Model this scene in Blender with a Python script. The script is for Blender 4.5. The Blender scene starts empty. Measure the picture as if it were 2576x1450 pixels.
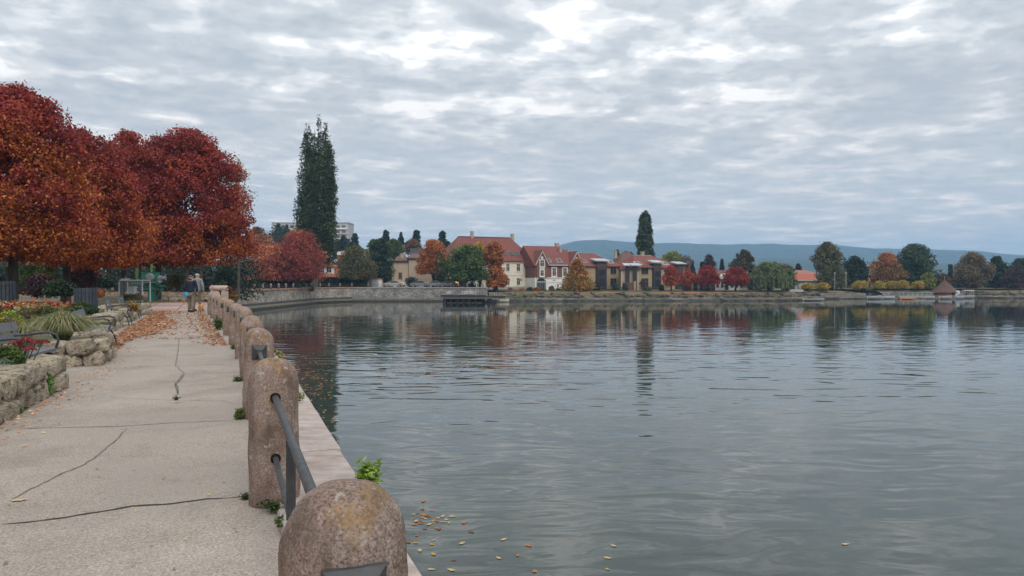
import bpy, math, random
import numpy as np
from mathutils import Vector, Matrix, noise as mnoise
from mathutils.geometry import delaunay_2d_cdt

scene = bpy.context.scene
COL = scene.collection
R = math.radians

# ------------------------------------------------------------------ camera
EYE = 1.5            # metres above the walkway (walkway = 0, lake surface = -3)
WATER = -3.0
FPX = 1850.0         # focal length for a picture 2576 wide
HOR = 708.0          # row of the horizon in a picture 1450 high
cam_d = bpy.data.cameras.new('camera')
cam_d.sensor_width = 36.0
cam_d.lens = FPX / 2576.0 * 36.0
cam_d.clip_start = 0.05
cam_d.clip_end = 12000
cam = bpy.data.objects.new('camera', cam_d)
cam.location = (0, 0, EYE)
cam.rotation_euler = (R(90) - math.atan((725 - HOR) / FPX), 0, 0)
COL.objects.link(cam)
scene.camera = cam

# ------------------------------------------------------------------ sky
world = bpy.data.worlds.new('World')
scene.world = world
world.use_nodes = True
wt = world.node_tree
wt.nodes.clear()
SUN_EL, SUN_AZ = R(42), R(155)     # soft light through the cloud deck


def wn(kind, **kw):
    n = wt.nodes.new(kind)
    for k, v in kw.items():
        setattr(n, k, v)
    return n


def wl(a, b):
    wt.links.new(a, b)


def wmath(op, a, b=None, clamp=False):
    n = wn('ShaderNodeMath', operation=op, use_clamp=clamp)
    for i, s in enumerate((a, b)):
        if s is None:
            continue
        if isinstance(s, (int, float)):
            n.inputs[i].default_value = s
        else:
            wl(s, n.inputs[i])
    return n.outputs[0]


def wmix(f, a, b):
    n = wn('ShaderNodeMix', data_type='RGBA')
    for s, i in ((f, 0), (a, 6), (b, 7)):
        if isinstance(s, (int, float)):
            n.inputs[i].default_value = s
        elif isinstance(s, tuple):
            n.inputs[i].default_value = s + (1,)
        else:
            wl(s, n.inputs[i])
    return n.outputs[2]


def wramp(f, stops, interp='EASE'):
    n = wn('ShaderNodeValToRGB')
    n.color_ramp.interpolation = interp
    el = n.color_ramp.elements
    while len(el) < len(stops):
        el.new(0.5)
    for e, (p, c) in zip(el, stops):
        e.position = p
        e.color = (c, c, c, 1) if isinstance(c, (int, float)) else c + (1,)
    wl(f, n.inputs[0])
    return n.outputs[0]


tc = wn('ShaderNodeTexCoord')
sep = wn('ShaderNodeSeparateXYZ')
wl(tc.outputs['Generated'], sep.inputs[0])
zc = wmath('MAXIMUM', sep.outputs[2], 0.0)
den = wmath('ADD', zc, 0.085)
px = wmath('DIVIDE', sep.outputs[0], den)
py = wmath('DIVIDE', sep.outputs[1], den)
comb = wn('ShaderNodeCombineXYZ')
wl(px, comb.inputs[0]); wl(py, comb.inputs[1])
mp = wn('ShaderNodeMapping')
mp.inputs['Rotation'].default_value = (0, 0, R(-28))
mp.inputs['Scale'].default_value = (1.0, 1.05, 1)
mp.inputs['Location'].default_value = (3.1, 7.7, 0)
wl(comb.outputs[0], mp.inputs[0])


def wnoise(vec, scale, detail, rough, dist=0.0):
    n = wn('ShaderNodeTexNoise')
    n.inputs['Scale'].default_value = scale
    n.inputs['Detail'].default_value = detail
    n.inputs['Roughness'].default_value = rough
    n.inputs['Distortion'].default_value = dist
    wl(vec, n.inputs['Vector'])
    return n.outputs[0]


n_cell = wnoise(mp.outputs[0], 3.1, 5, 0.52, 0.25)
n_big = wnoise(mp.outputs[0], 0.75, 3, 0.5, 0.3)
n_fine = wnoise(mp.outputs[0], 9.0, 4, 0.55, 0.15)
cl = wmath('ADD', wmath('MULTIPLY', n_cell, 0.55), wmath('MULTIPLY', n_fine, 0.17))
cl = wmath('ADD', cl, wmath('MULTIPLY', n_big, 0.43))
# cl is centred near 0.575
gap = wramp(cl, [(0.50, 0.0), (0.575, 0.13), (0.63, 0.42), (0.69, 1.0)])
shade = wramp(n_fine, [(0.3, 0.0), (0.7, 1.0)])
nish = wn('ShaderNodeTexSky', sky_type='NISHITA')
nish.sun_disc = False
nish.sun_elevation = SUN_EL
nish.sun_rotation = SUN_AZ
nish.altitude = 150
nish.air_density = 1.0
nish.dust_density = 2.0
elev = wramp(zc, [(0.0, 0.0), (0.30, 1.0)], 'LINEAR')
body_lo = wmix(shade, (5.4, 5.5, 5.7), (6.0, 6.0, 6.05))
body_hi = wmix(shade, (4.6, 4.95, 5.25), (5.5, 5.7, 5.85))
body = wmix(elev, body_lo, body_hi)
bright = wmix(elev, (9.6, 8.6, 7.9), (11.0, 10.8, 10.5))
clouds = wmix(gap, body, bright)
# near the horizon the deck closes into a smooth pale veil
veil = wramp(zc, [(0.0, 1.0), (0.035, 0.70), (0.12, 0.22), (0.26, 0.0)], 'LINEAR')
horizon = wmix(wramp(n_cell, [(0.45, 0.0), (0.68, 1.0)]), (6.9, 6.8, 6.8), (10.4, 8.7, 7.8))
clouds = wmix(wmath('MULTIPLY', veil, 0.85), clouds, horizon)
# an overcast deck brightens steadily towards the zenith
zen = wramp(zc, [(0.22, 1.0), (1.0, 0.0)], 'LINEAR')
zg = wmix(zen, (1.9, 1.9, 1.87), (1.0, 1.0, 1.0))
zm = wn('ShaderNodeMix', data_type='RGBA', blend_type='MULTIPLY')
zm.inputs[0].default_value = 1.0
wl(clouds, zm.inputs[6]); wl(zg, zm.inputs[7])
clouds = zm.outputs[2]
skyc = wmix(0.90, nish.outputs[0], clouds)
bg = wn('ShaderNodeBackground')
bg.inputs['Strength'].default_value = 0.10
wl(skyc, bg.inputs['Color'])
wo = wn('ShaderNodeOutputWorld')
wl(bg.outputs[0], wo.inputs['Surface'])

sun_d = bpy.data.lights.new('sun', 'SUN')
sun_d.energy = 1.2
sun_d.angle = R(25)
sun_d.color = (1.0, 0.95, 0.88)
sun = bpy.data.objects.new('sun', sun_d)
# direction towards the sun for this azimuth (Nishita rotation runs clockwise from +Y)
sdir = Vector((math.sin(SUN_AZ) * math.cos(SUN_EL), math.cos(SUN_AZ) * math.cos(SUN_EL), math.sin(SUN_EL)))
sun.rotation_euler = sdir.to_track_quat('Z', 'Y').to_euler()
sun.location = (20, -30, 40)
COL.objects.link(sun)

vs = scene.view_settings
scene.display_settings.display_device = 'sRGB'
vs.view_transform = 'Standard'
vs.look = 'None'
vs.exposure = 0.22
vs.gamma = 1.0
vs.use_curve_mapping = False
scene.render.engine = 'CYCLES'
scene.cycles.max_bounces = 6
scene.cycles.volume_bounces = 1
scene.cycles.caustics_reflective = False
scene.cycles.caustics_refractive = False


# ------------------------------------------------------------------ helpers
def X(xd, y):
    return (xd - 1288.0) / FPX * y


def Zr(yd, y):
    return EYE - (yd - HOR) / FPX * y


def gpt(xd, yd, z=0.0):
    y = (EYE - z) * FPX / (yd - HOR)
    return (X(xd, y), y)


_mats = {}


def mat(name, c1, c2=None, rough=0.8, scale=4.0, detail=5, bump=0.0, bscale=None, metal=0.0,
        stretch=(1, 1, 1), c3=None, s3=1.0, t3=(0.55, 0.7), obj=True, spec=0.3, contrast=(0.35, 0.65), bdist=0.02,
        rnd=0.0):
    if name in _mats:
        return _mats[name]
    m = bpy.data.materials.new(name)
    m.use_nodes = True
    t = m.node_tree
    b = t.nodes['Principled BSDF']
    b.inputs['Roughness'].default_value = rough
    b.inputs['Metallic'].default_value = metal
    b.inputs['Specular IOR Level'].default_value = spec
    tcn = t.nodes.new('ShaderNodeTexCoord')
    mpn = t.nodes.new('ShaderNodeMapping')
    mpn.inputs['Scale'].default_value = stretch
    t.links.new(tcn.outputs['Object'], mpn.inputs[0])
    c2 = c2 or tuple(x * 0.8 for x in c1)
    nz = t.nodes.new('ShaderNodeTexNoise')
    nz.inputs['Scale'].default_value = scale
    nz.inputs['Detail'].default_value = detail
    nz.inputs['Roughness'].default_value = 0.6
    t.links.new(mpn.outputs[0], nz.inputs['Vector'])
    cr = t.nodes.new('ShaderNodeValToRGB')
    cr.color_ramp.elements[0].position = contrast[0]
    cr.color_ramp.elements[1].position = contrast[1]
    cr.color_ramp.elements[0].color = c1 + (1,)
    cr.color_ramp.elements[1].color = c2 + (1,)
    t.links.new(nz.outputs[0], cr.inputs[0])
    col = cr.outputs[0]
    if c3:
        n3 = t.nodes.new('ShaderNodeTexNoise')
        n3.inputs['Scale'].default_value = s3
        n3.inputs['Detail'].default_value = 4
        t.links.new(mpn.outputs[0], n3.inputs['Vector'])
        r3 = t.nodes.new('ShaderNodeValToRGB')
        r3.color_ramp.elements[0].position = t3[0]
        r3.color_ramp.elements[1].position = t3[1]
        t.links.new(n3.outputs[0], r3.inputs[0])
        mx = t.nodes.new('ShaderNodeMix'); mx.data_type = 'RGBA'
        t.links.new(r3.outputs[0], mx.inputs[0])
        t.links.new(col, mx.inputs[6])
        mx.inputs[7].default_value = c3 + (1,)
        col = mx.outputs[2]
    if rnd:
        oi = t.nodes.new('ShaderNodeObjectInfo')
        mr = t.nodes.new('ShaderNodeMapRange')
        mr.inputs[3].default_value = 1 - rnd; mr.inputs[4].default_value = 1 + rnd
        t.links.new(oi.outputs['Random'], mr.inputs[0])
        hs = t.nodes.new('ShaderNodeHueSaturation')
        t.links.new(mr.outputs[0], hs.inputs['Value'])
        t.links.new(col, hs.inputs['Color'])
        col = hs.outputs[0]
    t.links.new(col, b.inputs['Base Color'])
    if bump:
        nb = t.nodes.new('ShaderNodeTexNoise')
        nb.inputs['Scale'].default_value = bscale or scale * 3
        nb.inputs['Detail'].default_value = 6
        t.links.new(mpn.outputs[0], nb.inputs['Vector'])
        bp = t.nodes.new('ShaderNodeBump')
        bp.inputs['Strength'].default_value = bump
        bp.inputs['Distance'].default_value = bdist
        t.links.new(nb.outputs[0], bp.inputs['Height'])
        t.links.new(bp.outputs[0], b.inputs['Normal'])
    _mats[name] = m
    return m


def leaf_mat():
    m = bpy.data.materials.new('foliage')
    m.use_nodes = True
    t = m.node_tree
    t.nodes.clear()
    at = t.nodes.new('ShaderNodeAttribute'); at.attribute_name = 'tint'
    d = t.nodes.new('ShaderNodeBsdfDiffuse')
    tr = t.nodes.new('ShaderNodeBsdfTranslucent')
    gl = t.nodes.new('ShaderNodeBsdfGlossy'); gl.inputs['Roughness'].default_value = 0.5
    gl.inputs['Color'].default_value = (0.5, 0.5, 0.5, 1)
    m1 = t.nodes.new('ShaderNodeMixShader'); m1.inputs[0].default_value = 0.28
    m2 = t.nodes.new('ShaderNodeMixShader'); m2.inputs[0].default_value = 0.04
    o = t.nodes.new('ShaderNodeOutputMaterial')
    t.links.new(at.outputs['Color'], d.inputs[0]); t.links.new(at.outputs['Color'], tr.inputs[0])
    t.links.new(d.outputs[0], m1.inputs[1]); t.links.new(tr.outputs[0], m1.inputs[2])
    t.links.new(m1.outputs[0], m2.inputs[1]); t.links.new(gl.outputs[0], m2.inputs[2])
    t.links.new(m2.outputs[0], o.inputs[0])
    return m


LEAF = leaf_mat()


def props(o, label=None, cat=None, group=None, kind=None):
    if label: o['label'] = label
    if cat: o['category'] = cat
    if group: o['group'] = group
    if kind: o['kind'] = kind
    return o


def empty(name, loc=(0, 0, 0), rz=0.0, label=None, cat=None, group=None):
    o = bpy.data.objects.new(name, None)
    o.empty_display_size = 0.3
    o.location = loc
    o.rotation_euler = (0, 0, rz)
    COL.objects.link(o)
    return props(o, label, cat, group)


def link(name, me, parent=None, loc=None, rot=None, scale=None):
    o = bpy.data.objects.new(name, me)
    COL.objects.link(o)
    if parent: o.parent = parent
    if loc: o.location = loc
    if rot: o.rotation_euler = rot
    if scale: o.scale = scale
    return o


def copy_tree(o, parent=None):
    c = o.copy()
    COL.objects.link(c)
    c.parent = parent
    for ch in [x for x in o.children]:
        copy_tree(ch, c)
    return c


class MB:
    def __init__(s):
        s.v = []; s.f = []

    def add(s, vs, fs):
        b = len(s.v)
        s.v += [tuple(v) for v in vs]
        s.f += [tuple(i + b for i in f) for f in fs]
        return s

    def box(s, x0, x1, y0, y1, z0, z1, m=None):
        vs = [(x0, y0, z0), (x1, y0, z0), (x1, y1, z0), (x0, y1, z0), (x0, y0, z1), (x1, y0, z1), (x1, y1, z1), (x0, y1, z1)]
        if m: vs = [m @ Vector(v) for v in vs]
        return s.add(vs, [(0, 3, 2, 1), (4, 5, 6, 7), (0, 1, 5, 4), (1, 2, 6, 5), (2, 3, 7, 6), (3, 0, 4, 7)])

    def tube(s, pts, rad, n=8, cap=True):
        pts = [Vector(p) for p in pts]
        if isinstance(rad, (int, float)): rad = [rad] * len(pts)
        rings = []
        for i, p in enumerate(pts):
            a = pts[max(i - 1, 0)]; b = pts[min(i + 1, len(pts) - 1)]
            d = (b - a).normalized()
            up = Vector((0, 0, 1)) if abs(d.z) < 0.9 else Vector((1, 0, 0))
            u = d.cross(up).normalized(); w = d.cross(u).normalized()
            rings.append([p + (u * math.cos(2 * math.pi * k / n) + w * math.sin(2 * math.pi * k / n)) * rad[i] for k in range(n)])
        vs = [v for r_ in rings for v in r_]
        fs = []
        for i in range(len(pts) - 1):
            for k in range(n):
                k2 = (k + 1) % n
                fs.append((i * n + k, i * n + k2, (i + 1) * n + k2, (i + 1) * n + k))
        if cap:
            fs.append(tuple(range(n))); fs.append(tuple((len(pts) - 1) * n + k for k in reversed(range(n))))
        return s.add(vs, fs)

    def lathe(s, prof, n=24, c=(0, 0), sx=1, sy=1):
        vs = []; fs = []
        for r_, z in prof:
            for k in range(n):
                a = 2 * math.pi * k / n
                vs.append((c[0] + r_ * sx * math.cos(a), c[1] + r_ * sy * math.sin(a), z))
        for i in range(len(prof) - 1):
            for k in range(n):
                k2 = (k + 1) % n
                fs.append((i * n + k, i * n + k2, (i + 1) * n + k2, (i + 1) * n + k))
        fs.append(tuple(reversed(range(n))))
        fs.append(tuple((len(prof) - 1) * n + k for k in range(n)))
        return s.add(vs, fs)

    def prism(s, poly, a0, a1, axis='z'):
        n = len(poly)
        def mk(p, a):
            return (p[0], p[1], a) if axis == 'z' else ((a, p[0], p[1]) if axis == 'x' else (p[0], a, p[1]))
        vs = [mk(p, a0) for p in poly] + [mk(p, a1) for p in poly]
        fs = [tuple(reversed(range(n))), tuple(range(n, 2 * n))]
        for k in range(n):
            k2 = (k + 1) % n
            fs.append((k, k2, n + k2, n + k))
        return s.add(vs, fs)

    def mesh(s, name, m, smooth=False):
        me = bpy.data.meshes.new(name)
        me.from_pydata(s.v, [], s.f)
        me.materials.append(m)
        if smooth:
            me.polygons.foreach_set('use_smooth', [True] * len(me.polygons))
        me.update()
        return me

    def build(s, name, m, parent=None, smooth=False, **kw):
        return link(name, s.mesh(name, m, smooth), parent, **kw)


def sheet(name, poly, z, m, kind='structure', hfun=None, grid=None, parent=None):
    """flat or height-mapped polygon, optionally refined with interior points"""
    pts = [Vector((p[0], p[1])) for p in poly]
    n = len(pts)
    extra = []
    if grid is not None:
        from_x = min(p.x for p in pts); to_x = max(p.x for p in pts)
        from_y = min(p.y for p in pts); to_y = max(p.y for p in pts)
        def inside(q):
            c = False
            for i in range(n):
                a, b = pts[i], pts[(i + 1) % n]
                if (a.y > q.y) != (b.y > q.y) and q.x < (b.x - a.x) * (q.y - a.y) / (b.y - a.y) + a.x:
                    c = not c
            return c
        for q in grid(from_x, to_x, from_y, to_y):
            q = Vector(q)
            if inside(q): extra.append(q)
    v, e, f, *_ = delaunay_2d_cdt(pts + extra, [(i, (i + 1) % n) for i in range(n)], [list(range(n))], 1, 1e-4)
    vs = [(p.x, p.y, hfun(p.x, p.y) if hfun else z) for p in v]
    me = bpy.data.meshes.new(name)
    me.from_pydata(vs, [], [tuple(q) for q in f])
    me.materials.append(m)
    me.update()
    if me.polygons and sum(p.normal.z for p in me.polygons) < 0:
        me.flip_normals()
    if hfun: me.polygons.foreach_set('use_smooth', [True] * len(me.polygons))
    o = link(name, me, parent)
    if kind: o['kind'] = kind
    return o


def quads_mesh(name, V, C):
    """V (n,4,3) quads, C (n,3) colours"""
    n = len(V)
    me = bpy.data.meshes.new(name)
    me.vertices.add(n * 4)
    me.vertices.foreach_set('co', V.reshape(-1).astype(np.float32))
    me.loops.add(n * 4)
    me.loops.foreach_set('vertex_index', np.arange(n * 4, dtype=np.int32))
    me.polygons.add(n)
    me.polygons.foreach_set('loop_start', np.arange(0, n * 4, 4, dtype=np.int32))
    me.polygons.foreach_set('loop_total', np.full(n, 4, dtype=np.int32))
    ca = me.color_attributes.new('tint', 'FLOAT_COLOR', 'POINT')
    cc = np.ones((n, 4, 4), dtype=np.float32)
    cc[:, :, :3] = C[:, None, :]
    ca.data.foreach_set('color', cc.reshape(-1))
    me.materials.append(LEAF)
    me.update()
    return me


def leaf_quads(P, size, rng, aspect=0.55, up=0.0, dirs=None, flat=0.0):
    n = len(P)
    a = rng.normal(size=(n, 3)) if dirs is None else dirs + rng.normal(size=(n, 3)) * 0.25
    if flat: a[:, 2] *= (1 - flat)
    a /= np.linalg.norm(a, axis=1)[:, None] + 1e-9
    b = rng.normal(size=(n, 3))
    if flat: b[:, 2] *= (1 - flat)
    b -= (b * a).sum(1)[:, None] * a
    b /= np.linalg.norm(b, axis=1)[:, None] + 1e-9
    s = (size * rng.uniform(0.6, 1.25, n))[:, None]
    V = np.empty((n, 4, 3))
    V[:, 0] = P - a * s * 0.5
    V[:, 1] = P + b * s * aspect * 0.5
    V[:, 2] = P + a * s * 0.5
    V[:, 3] = P - b * s * aspect * 0.5
    return V


def pal_colors(n, palette, rng, clump_idx=None, jitter=0.18):
    pal = np.array([p[:3] for p in palette], dtype=float)
    w = np.array([p[3] if len(p) > 3 else 1.0 for p in palette]); w = w / w.sum()
    base = rng.choice(len(pal), size=n, p=w)
    if clump_idx is not None:
        k = clump_idx.max() + 1
        cb = rng.choice(len(pal), size=k, p=w)
        use = rng.random(n) < 0.65
        base = np.where(use, cb[clump_idx], base)
        kv = rng.uniform(0.72, 1.30, k)[clump_idx]
    else:
        kv = np.ones(n)
    C = 1.55 * pal[base] * (kv * rng.uniform(1 - jitter, 1 + jitter, n))[:, None]
    return np.clip(C, 0.003, 0.9)


def crown_clumps(shape, rx, ry, h, nc, rng, csize):
    """clump centres relative to crown base centre; returns arrays centre, radius"""
    def prof(t):
        if shape == 'ball': return math.sqrt(max(0.0, 1 - (2 * t - 1) ** 2))
        if shape == 'dome': return min(1.0, (max(0.0, 1 - t ** 2.4)) ** 0.55) * (0.82 + 0.18 * min(1, t / 0.25))
        if shape == 'oval': return max(0.0, math.sin(math.pi * min(1, max(0, t)) ** 0.8)) ** 0.6
        if shape == 'cone': return (1 - t) ** 0.8 * min(1, 0.35 + t / 0.12) * 0.98 + 0.03
        if shape == 'column': return (min(1, 0.6 + t * 2.2)) * (1 - max(0, (t - 0.72) / 0.30) ** 2.0) ** 0.6 * (0.88 + 0.12 * math.sin(t * 31))
        if shape == 'layer': return (1 - t ** 1.6) ** 0.7 * (0.75 + 0.25 * math.sin(t * 22))
        if shape == 'flat': return (1 - abs(2 * t - 0.75) ** 2.5 * 0.5) if t < 0.95 else 0.5
        return 1.0
    cs = []; rs = []; wp = rng.random() * 6
    tries = 0
    while len(cs) < nc and tries < nc * 40:
        tries += 1
        t = rng.random()
        p = prof(t)
        if rng.random() > p + 0.05: continue
        a = rng.random() * 2 * math.pi
        q = (rng.random() ** 0.38)
        r_ = csize * rng.uniform(0.5, 1.35)
        lim = max(0.0, 1 - 0.8 * r_ / max(rx * p, 0.01))
        wob = 0.97 + 0.09 * math.sin(3 * a + t * 9 + wp) + 0.08 * math.sin(5 * a - t * 13 + wp * 2) + 0.07 * math.sin(t * 17 + wp * 3)
        zz = t * h
        zz = min(max(zz, r_ * 0.6), h - r_ * 0.7)
        cs.append((math.cos(a) * q * rx * p * lim * wob, math.sin(a) * q * ry * p * lim * wob, zz))
        rs.append(r_)
    return np.array(cs), np.array(rs)


def foliage_mesh(name, C, Rr, n, size, palette, rng, squash=0.8, aspect=0.55, top=None, top_pal=None, flat=0.0):
    w = Rr ** 2
    idx = rng.choice(len(C), size=n, p=w / w.sum())
    d = rng.normal(size=(n, 3)); d /= np.linalg.norm(d, axis=1)[:, None]
    rad = Rr[idx] * (0.45 + 0.6 * rng.random(n) ** 0.6)
    stray = rng.random(n) < 0.05
    rad = np.where(stray, Rr[idx] * rng.uniform(1.0, 1.5, n), rad)
    off = d * rad[:, None]
    off[:, 2] *= squash
    P = C[idx] + off
    col = pal_colors(n, palette, rng, idx)
    if top_pal is not None:
        zmax = P[:, 2].max(); zmin = P[:, 2].min()
        tt = (P[:, 2] - zmin) / (zmax - zmin)
        k = rng.random(n) * 0.5 + (rng.random(len(C)) * 0.55 - 0.27)[idx] + (top - 0.25)
        sel = tt > k
        c2 = pal_colors(n, top_pal, rng, idx)
        col[sel] = c2[sel]
    V = leaf_quads(P, size, rng, aspect, flat=flat)
    return quads_mesh(name, V, col)


BARK = mat('bark', (0.055, 0.045, 0.038), (0.10, 0.085, 0.07), rough=0.95, scale=6, bump=0.6, stretch=(1, 1, 0.25), bdist=0.03)
BARK_GREY = mat('bark_grey', (0.12, 0.11, 0.095), (0.19, 0.17, 0.15), rough=0.95, scale=7, bump=0.5, stretch=(1, 1, 0.3))


def trunk_mesh(h, r0, base, clumps, rng, nl, n=8, m=None):
    mb = MB()
    top = base + (clumps[:, 2].max() - 0) * 0.72 if len(clumps) else h
    pts = [(0, 0, -0.3), (0, 0, 0), (r0 * 0.3, 0, base * 0.5), (r0 * 0.2, r0 * 0.2, base), (0, 0, top)]
    mb.tube(pts, [r0 * 1.5, r0 * 1.15, r0 * 0.9, r0 * 0.8, r0 * 0.15], n)
    if nl:
        sel = rng.choice(len(clumps), size=min(nl, len(clumps)), replace=False)
        for i in sel:
            c = clumps[i]
            z0 = base * 0.85 + rng.random() * max(0.1, (base + c[2] - base) * 0.5)
            z0 = min(z0, base + c[2] * 0.8)
            a = Vector((0, 0, z0)); b = Vector((c[0], c[1], base + c[2]))
            mid = a.lerp(b, 0.5) + Vector((0, 0, 0.12 * (b - a).length))
            mb.tube([a, mid, b], [r0 * 0.42, r0 * 0.25, r0 * 0.07], max(4, n - 3), cap=False)
    return mb.mesh('trunk', m or BARK, True)


# palettes (real leaf colours)
P_RED = [(0.18, 0.028, 0.024, 3), (0.24, 0.044, 0.030, 3), (0.13, 0.022, 0.026, 2), (0.28, 0.06, 0.022, 1.2)]
P_ORANGE = [(0.32, 0.095, 0.022, 3), (0.38, 0.14, 0.028, 2), (0.26, 0.058, 0.024, 3), (0.15, 0.028, 0.02, 2)]
P_ORRED = [(0.30, 0.06, 0.024, 2), (0.36, 0.10, 0.03, 2), (0.22, 0.035, 0.022, 2), (0.16, 0.07, 0.03, 1)]
P_RUST = [(0.27, 0.09, 0.022, 3), (0.34, 0.13, 0.03, 2), (0.18, 0.06, 0.02, 2)]
P_DKGREEN = [(0.024, 0.040, 0.018, 3), (0.036, 0.056, 0.022, 2), (0.016, 0.026, 0.015, 2)]
P_GREEN = [(0.052, 0.082, 0.020, 3), (0.080, 0.112, 0.024, 2), (0.03, 0.052, 0.018, 2)]
P_POPLAR = [(0.036, 0.056, 0.020, 3), (0.055, 0.076, 0.025, 2), (0.024, 0.038, 0.017, 2), (0.12, 0.10, 0.03, 0.35)]
P_OLIVE = [(0.085, 0.088, 0.036, 3), (0.12, 0.11, 0.045, 2), (0.06, 0.065, 0.03, 2), (0.15, 0.10, 0.04, 0.6)]
P_WILLOW = [(0.10, 0.125, 0.055, 3), (0.135, 0.155, 0.07, 2), (0.07, 0.095, 0.045, 2)]
P_BROWN = [(0.12, 0.075, 0.045, 3), (0.16, 0.09, 0.05, 2), (0.085, 0.06, 0.04, 2)]
P_TAN = [(0.30, 0.22, 0.13, 2), (0.24, 0.16, 0.09, 2), (0.20, 0.17, 0.08, 1)]
P_YEL = [(0.30, 0.24, 0.04, 3), (0.36, 0.22, 0.04, 2), (0.16, 0.18, 0.04, 2), (0.33, 0.14, 0.03, 1)]
P_YGREEN = [(0.15, 0.17, 0.04, 3), (0.22, 0.20, 0.045, 2), (0.09, 0.12, 0.035, 2)]
P_CONIF = [(0.018, 0.032, 0.024, 3), (0.028, 0.045, 0.030, 2), (0.014, 0.022, 0.02, 1)]
P_PURPLE = [(0.055, 0.030, 0.032, 3), (0.08, 0.04, 0.04, 2), (0.035, 0.025, 0.028, 2)]

TREE_N = 0


def tree(name, label, xd, yd_top, hw, yd_bot, y, pal, shape='ball', ground=None, n=5000, leaf=0.5, trunk=0.35, nl=4,
         group=None, top_pal=None, top=0.5, nc=None, csize=None, cat='tree', squash=0.8, depth=None, bark=None, trunk_x=None,
         aspect=0.55, parts=True, flat=0.0, n_side=8):
    """a tree standing y metres away; its crown spans the given rows/columns of the photograph at that distance"""
    global TREE_N
    TREE_N += 1
    rng = np.random.default_rng(1000 + TREE_N * 7)
    rx = hw / FPX * y
    zt, zb = Zr(yd_top, y), Zr(yd_bot, y)
    g = ground if ground is not None else ground_h(X(xd, y), y)
    h = zt - zb
    tx = X(trunk_x, y) if trunk_x is not None else X(xd, y)
    o = empty(name, (tx, y, g), rng.random() * 0.0, label, cat, group)
    csize = csize or max(0.28 * rx, 0.10 * h) * 0.75
    csize = min(csize, rx * 0.6)
    nc = nc or int(min(260, max(14, 1.5 * (rx * rx * h) / csize ** 3 * 0.9)))
    ry = depth or rx
    C, Rr = crown_clumps(shape, rx, ry, h, nc, rng, csize)
    C[:, 0] += X(xd, y) - tx
    base = max(zb - g, 0.05)
    me = foliage_mesh('crown', C, Rr, n, leaf, pal, rng, squash, top=top, top_pal=top_pal, aspect=aspect, flat=flat)
    link('crown', me, o, loc=(0, 0, base))
    if trunk:
        link('trunk', trunk_mesh(h, trunk, base, C, rng, nl, m=bark, n=n_side), o)
    return o


def shrub(name, label, xd, yd_top, hw, yd_bot, y, pal, n=1200, leaf=0.12, shape='dome', group=None, cat='shrub', depth=None,
          csize=None, ground=None, nc=None, top_pal=None, top=0.5, aspect=0.55, seed=0):
    """low bush: one crown mesh, standing on the ground"""
    global TREE_N
    TREE_N += 1
    rng = np.random.default_rng(5000 + TREE_N * 11 + seed)
    rx = hw / FPX * y
    zt, zb = Zr(yd_top, y), Zr(yd_bot, y)
    h = max(zt - zb, 0.1)
    csize = csize or min(0.4 * rx, 0.4 * h)
    nc = nc or int(min(120, max(10, 1.3 * rx * (depth or rx) * h / csize ** 3)))
    C, Rr = crown_clumps(shape, rx, depth or rx, h, nc, rng, csize)
    me = foliage_mesh(name, C, Rr, n, leaf, pal, rng, 0.8, aspect, top=top, top_pal=top_pal)
    o = link(name, me, None, loc=(X(xd, y), y, zb))
    return props(o, label, cat, group)


# ------------------------------------------------------------------ where the shore runs
QUAY = [(-41.0, 98), (-40.7, 112), (-40.7, 150), (-39, 157), (-35.5, 163), (-22, 164), (-5.5, 164)]
BANK = [(-5.5, 165), (0.5, 167), (14, 168.5), (28, 169.5), (44, 170), (60, 171), (66, 175), (70, 184.5), (77, 188), (89, 192), (94.5, 192.5)]
COVE = [(94.5, 189), (96, 203), (112, 205), (124, 200)]
BANK2 = [(124, 200), (130, 196), (150, 195), (240, 205), (900, 260), (4500, 600)]


def sstep(a, b, x):
    t = min(1.0, max(0.0, (x - a) / (b - a)))
    return t * t * (3 - 2 * t)


def ground_h(x, y):
    if y < 90 and x < 0:
        return 0.15 * sstep(60, 98, y)
    h = 0.15 * (1 - sstep(-12, 0, x)) + (-0.85) * sstep(-12, 0, x)
    h += 0.022 * max(0.0, y - 185) * (1 - sstep(-40, 60, x))
    h = min(h, 14)
    h += 0.3 * sstep(170, 185, y) * sstep(-12, 0, x)
    return h

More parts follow.
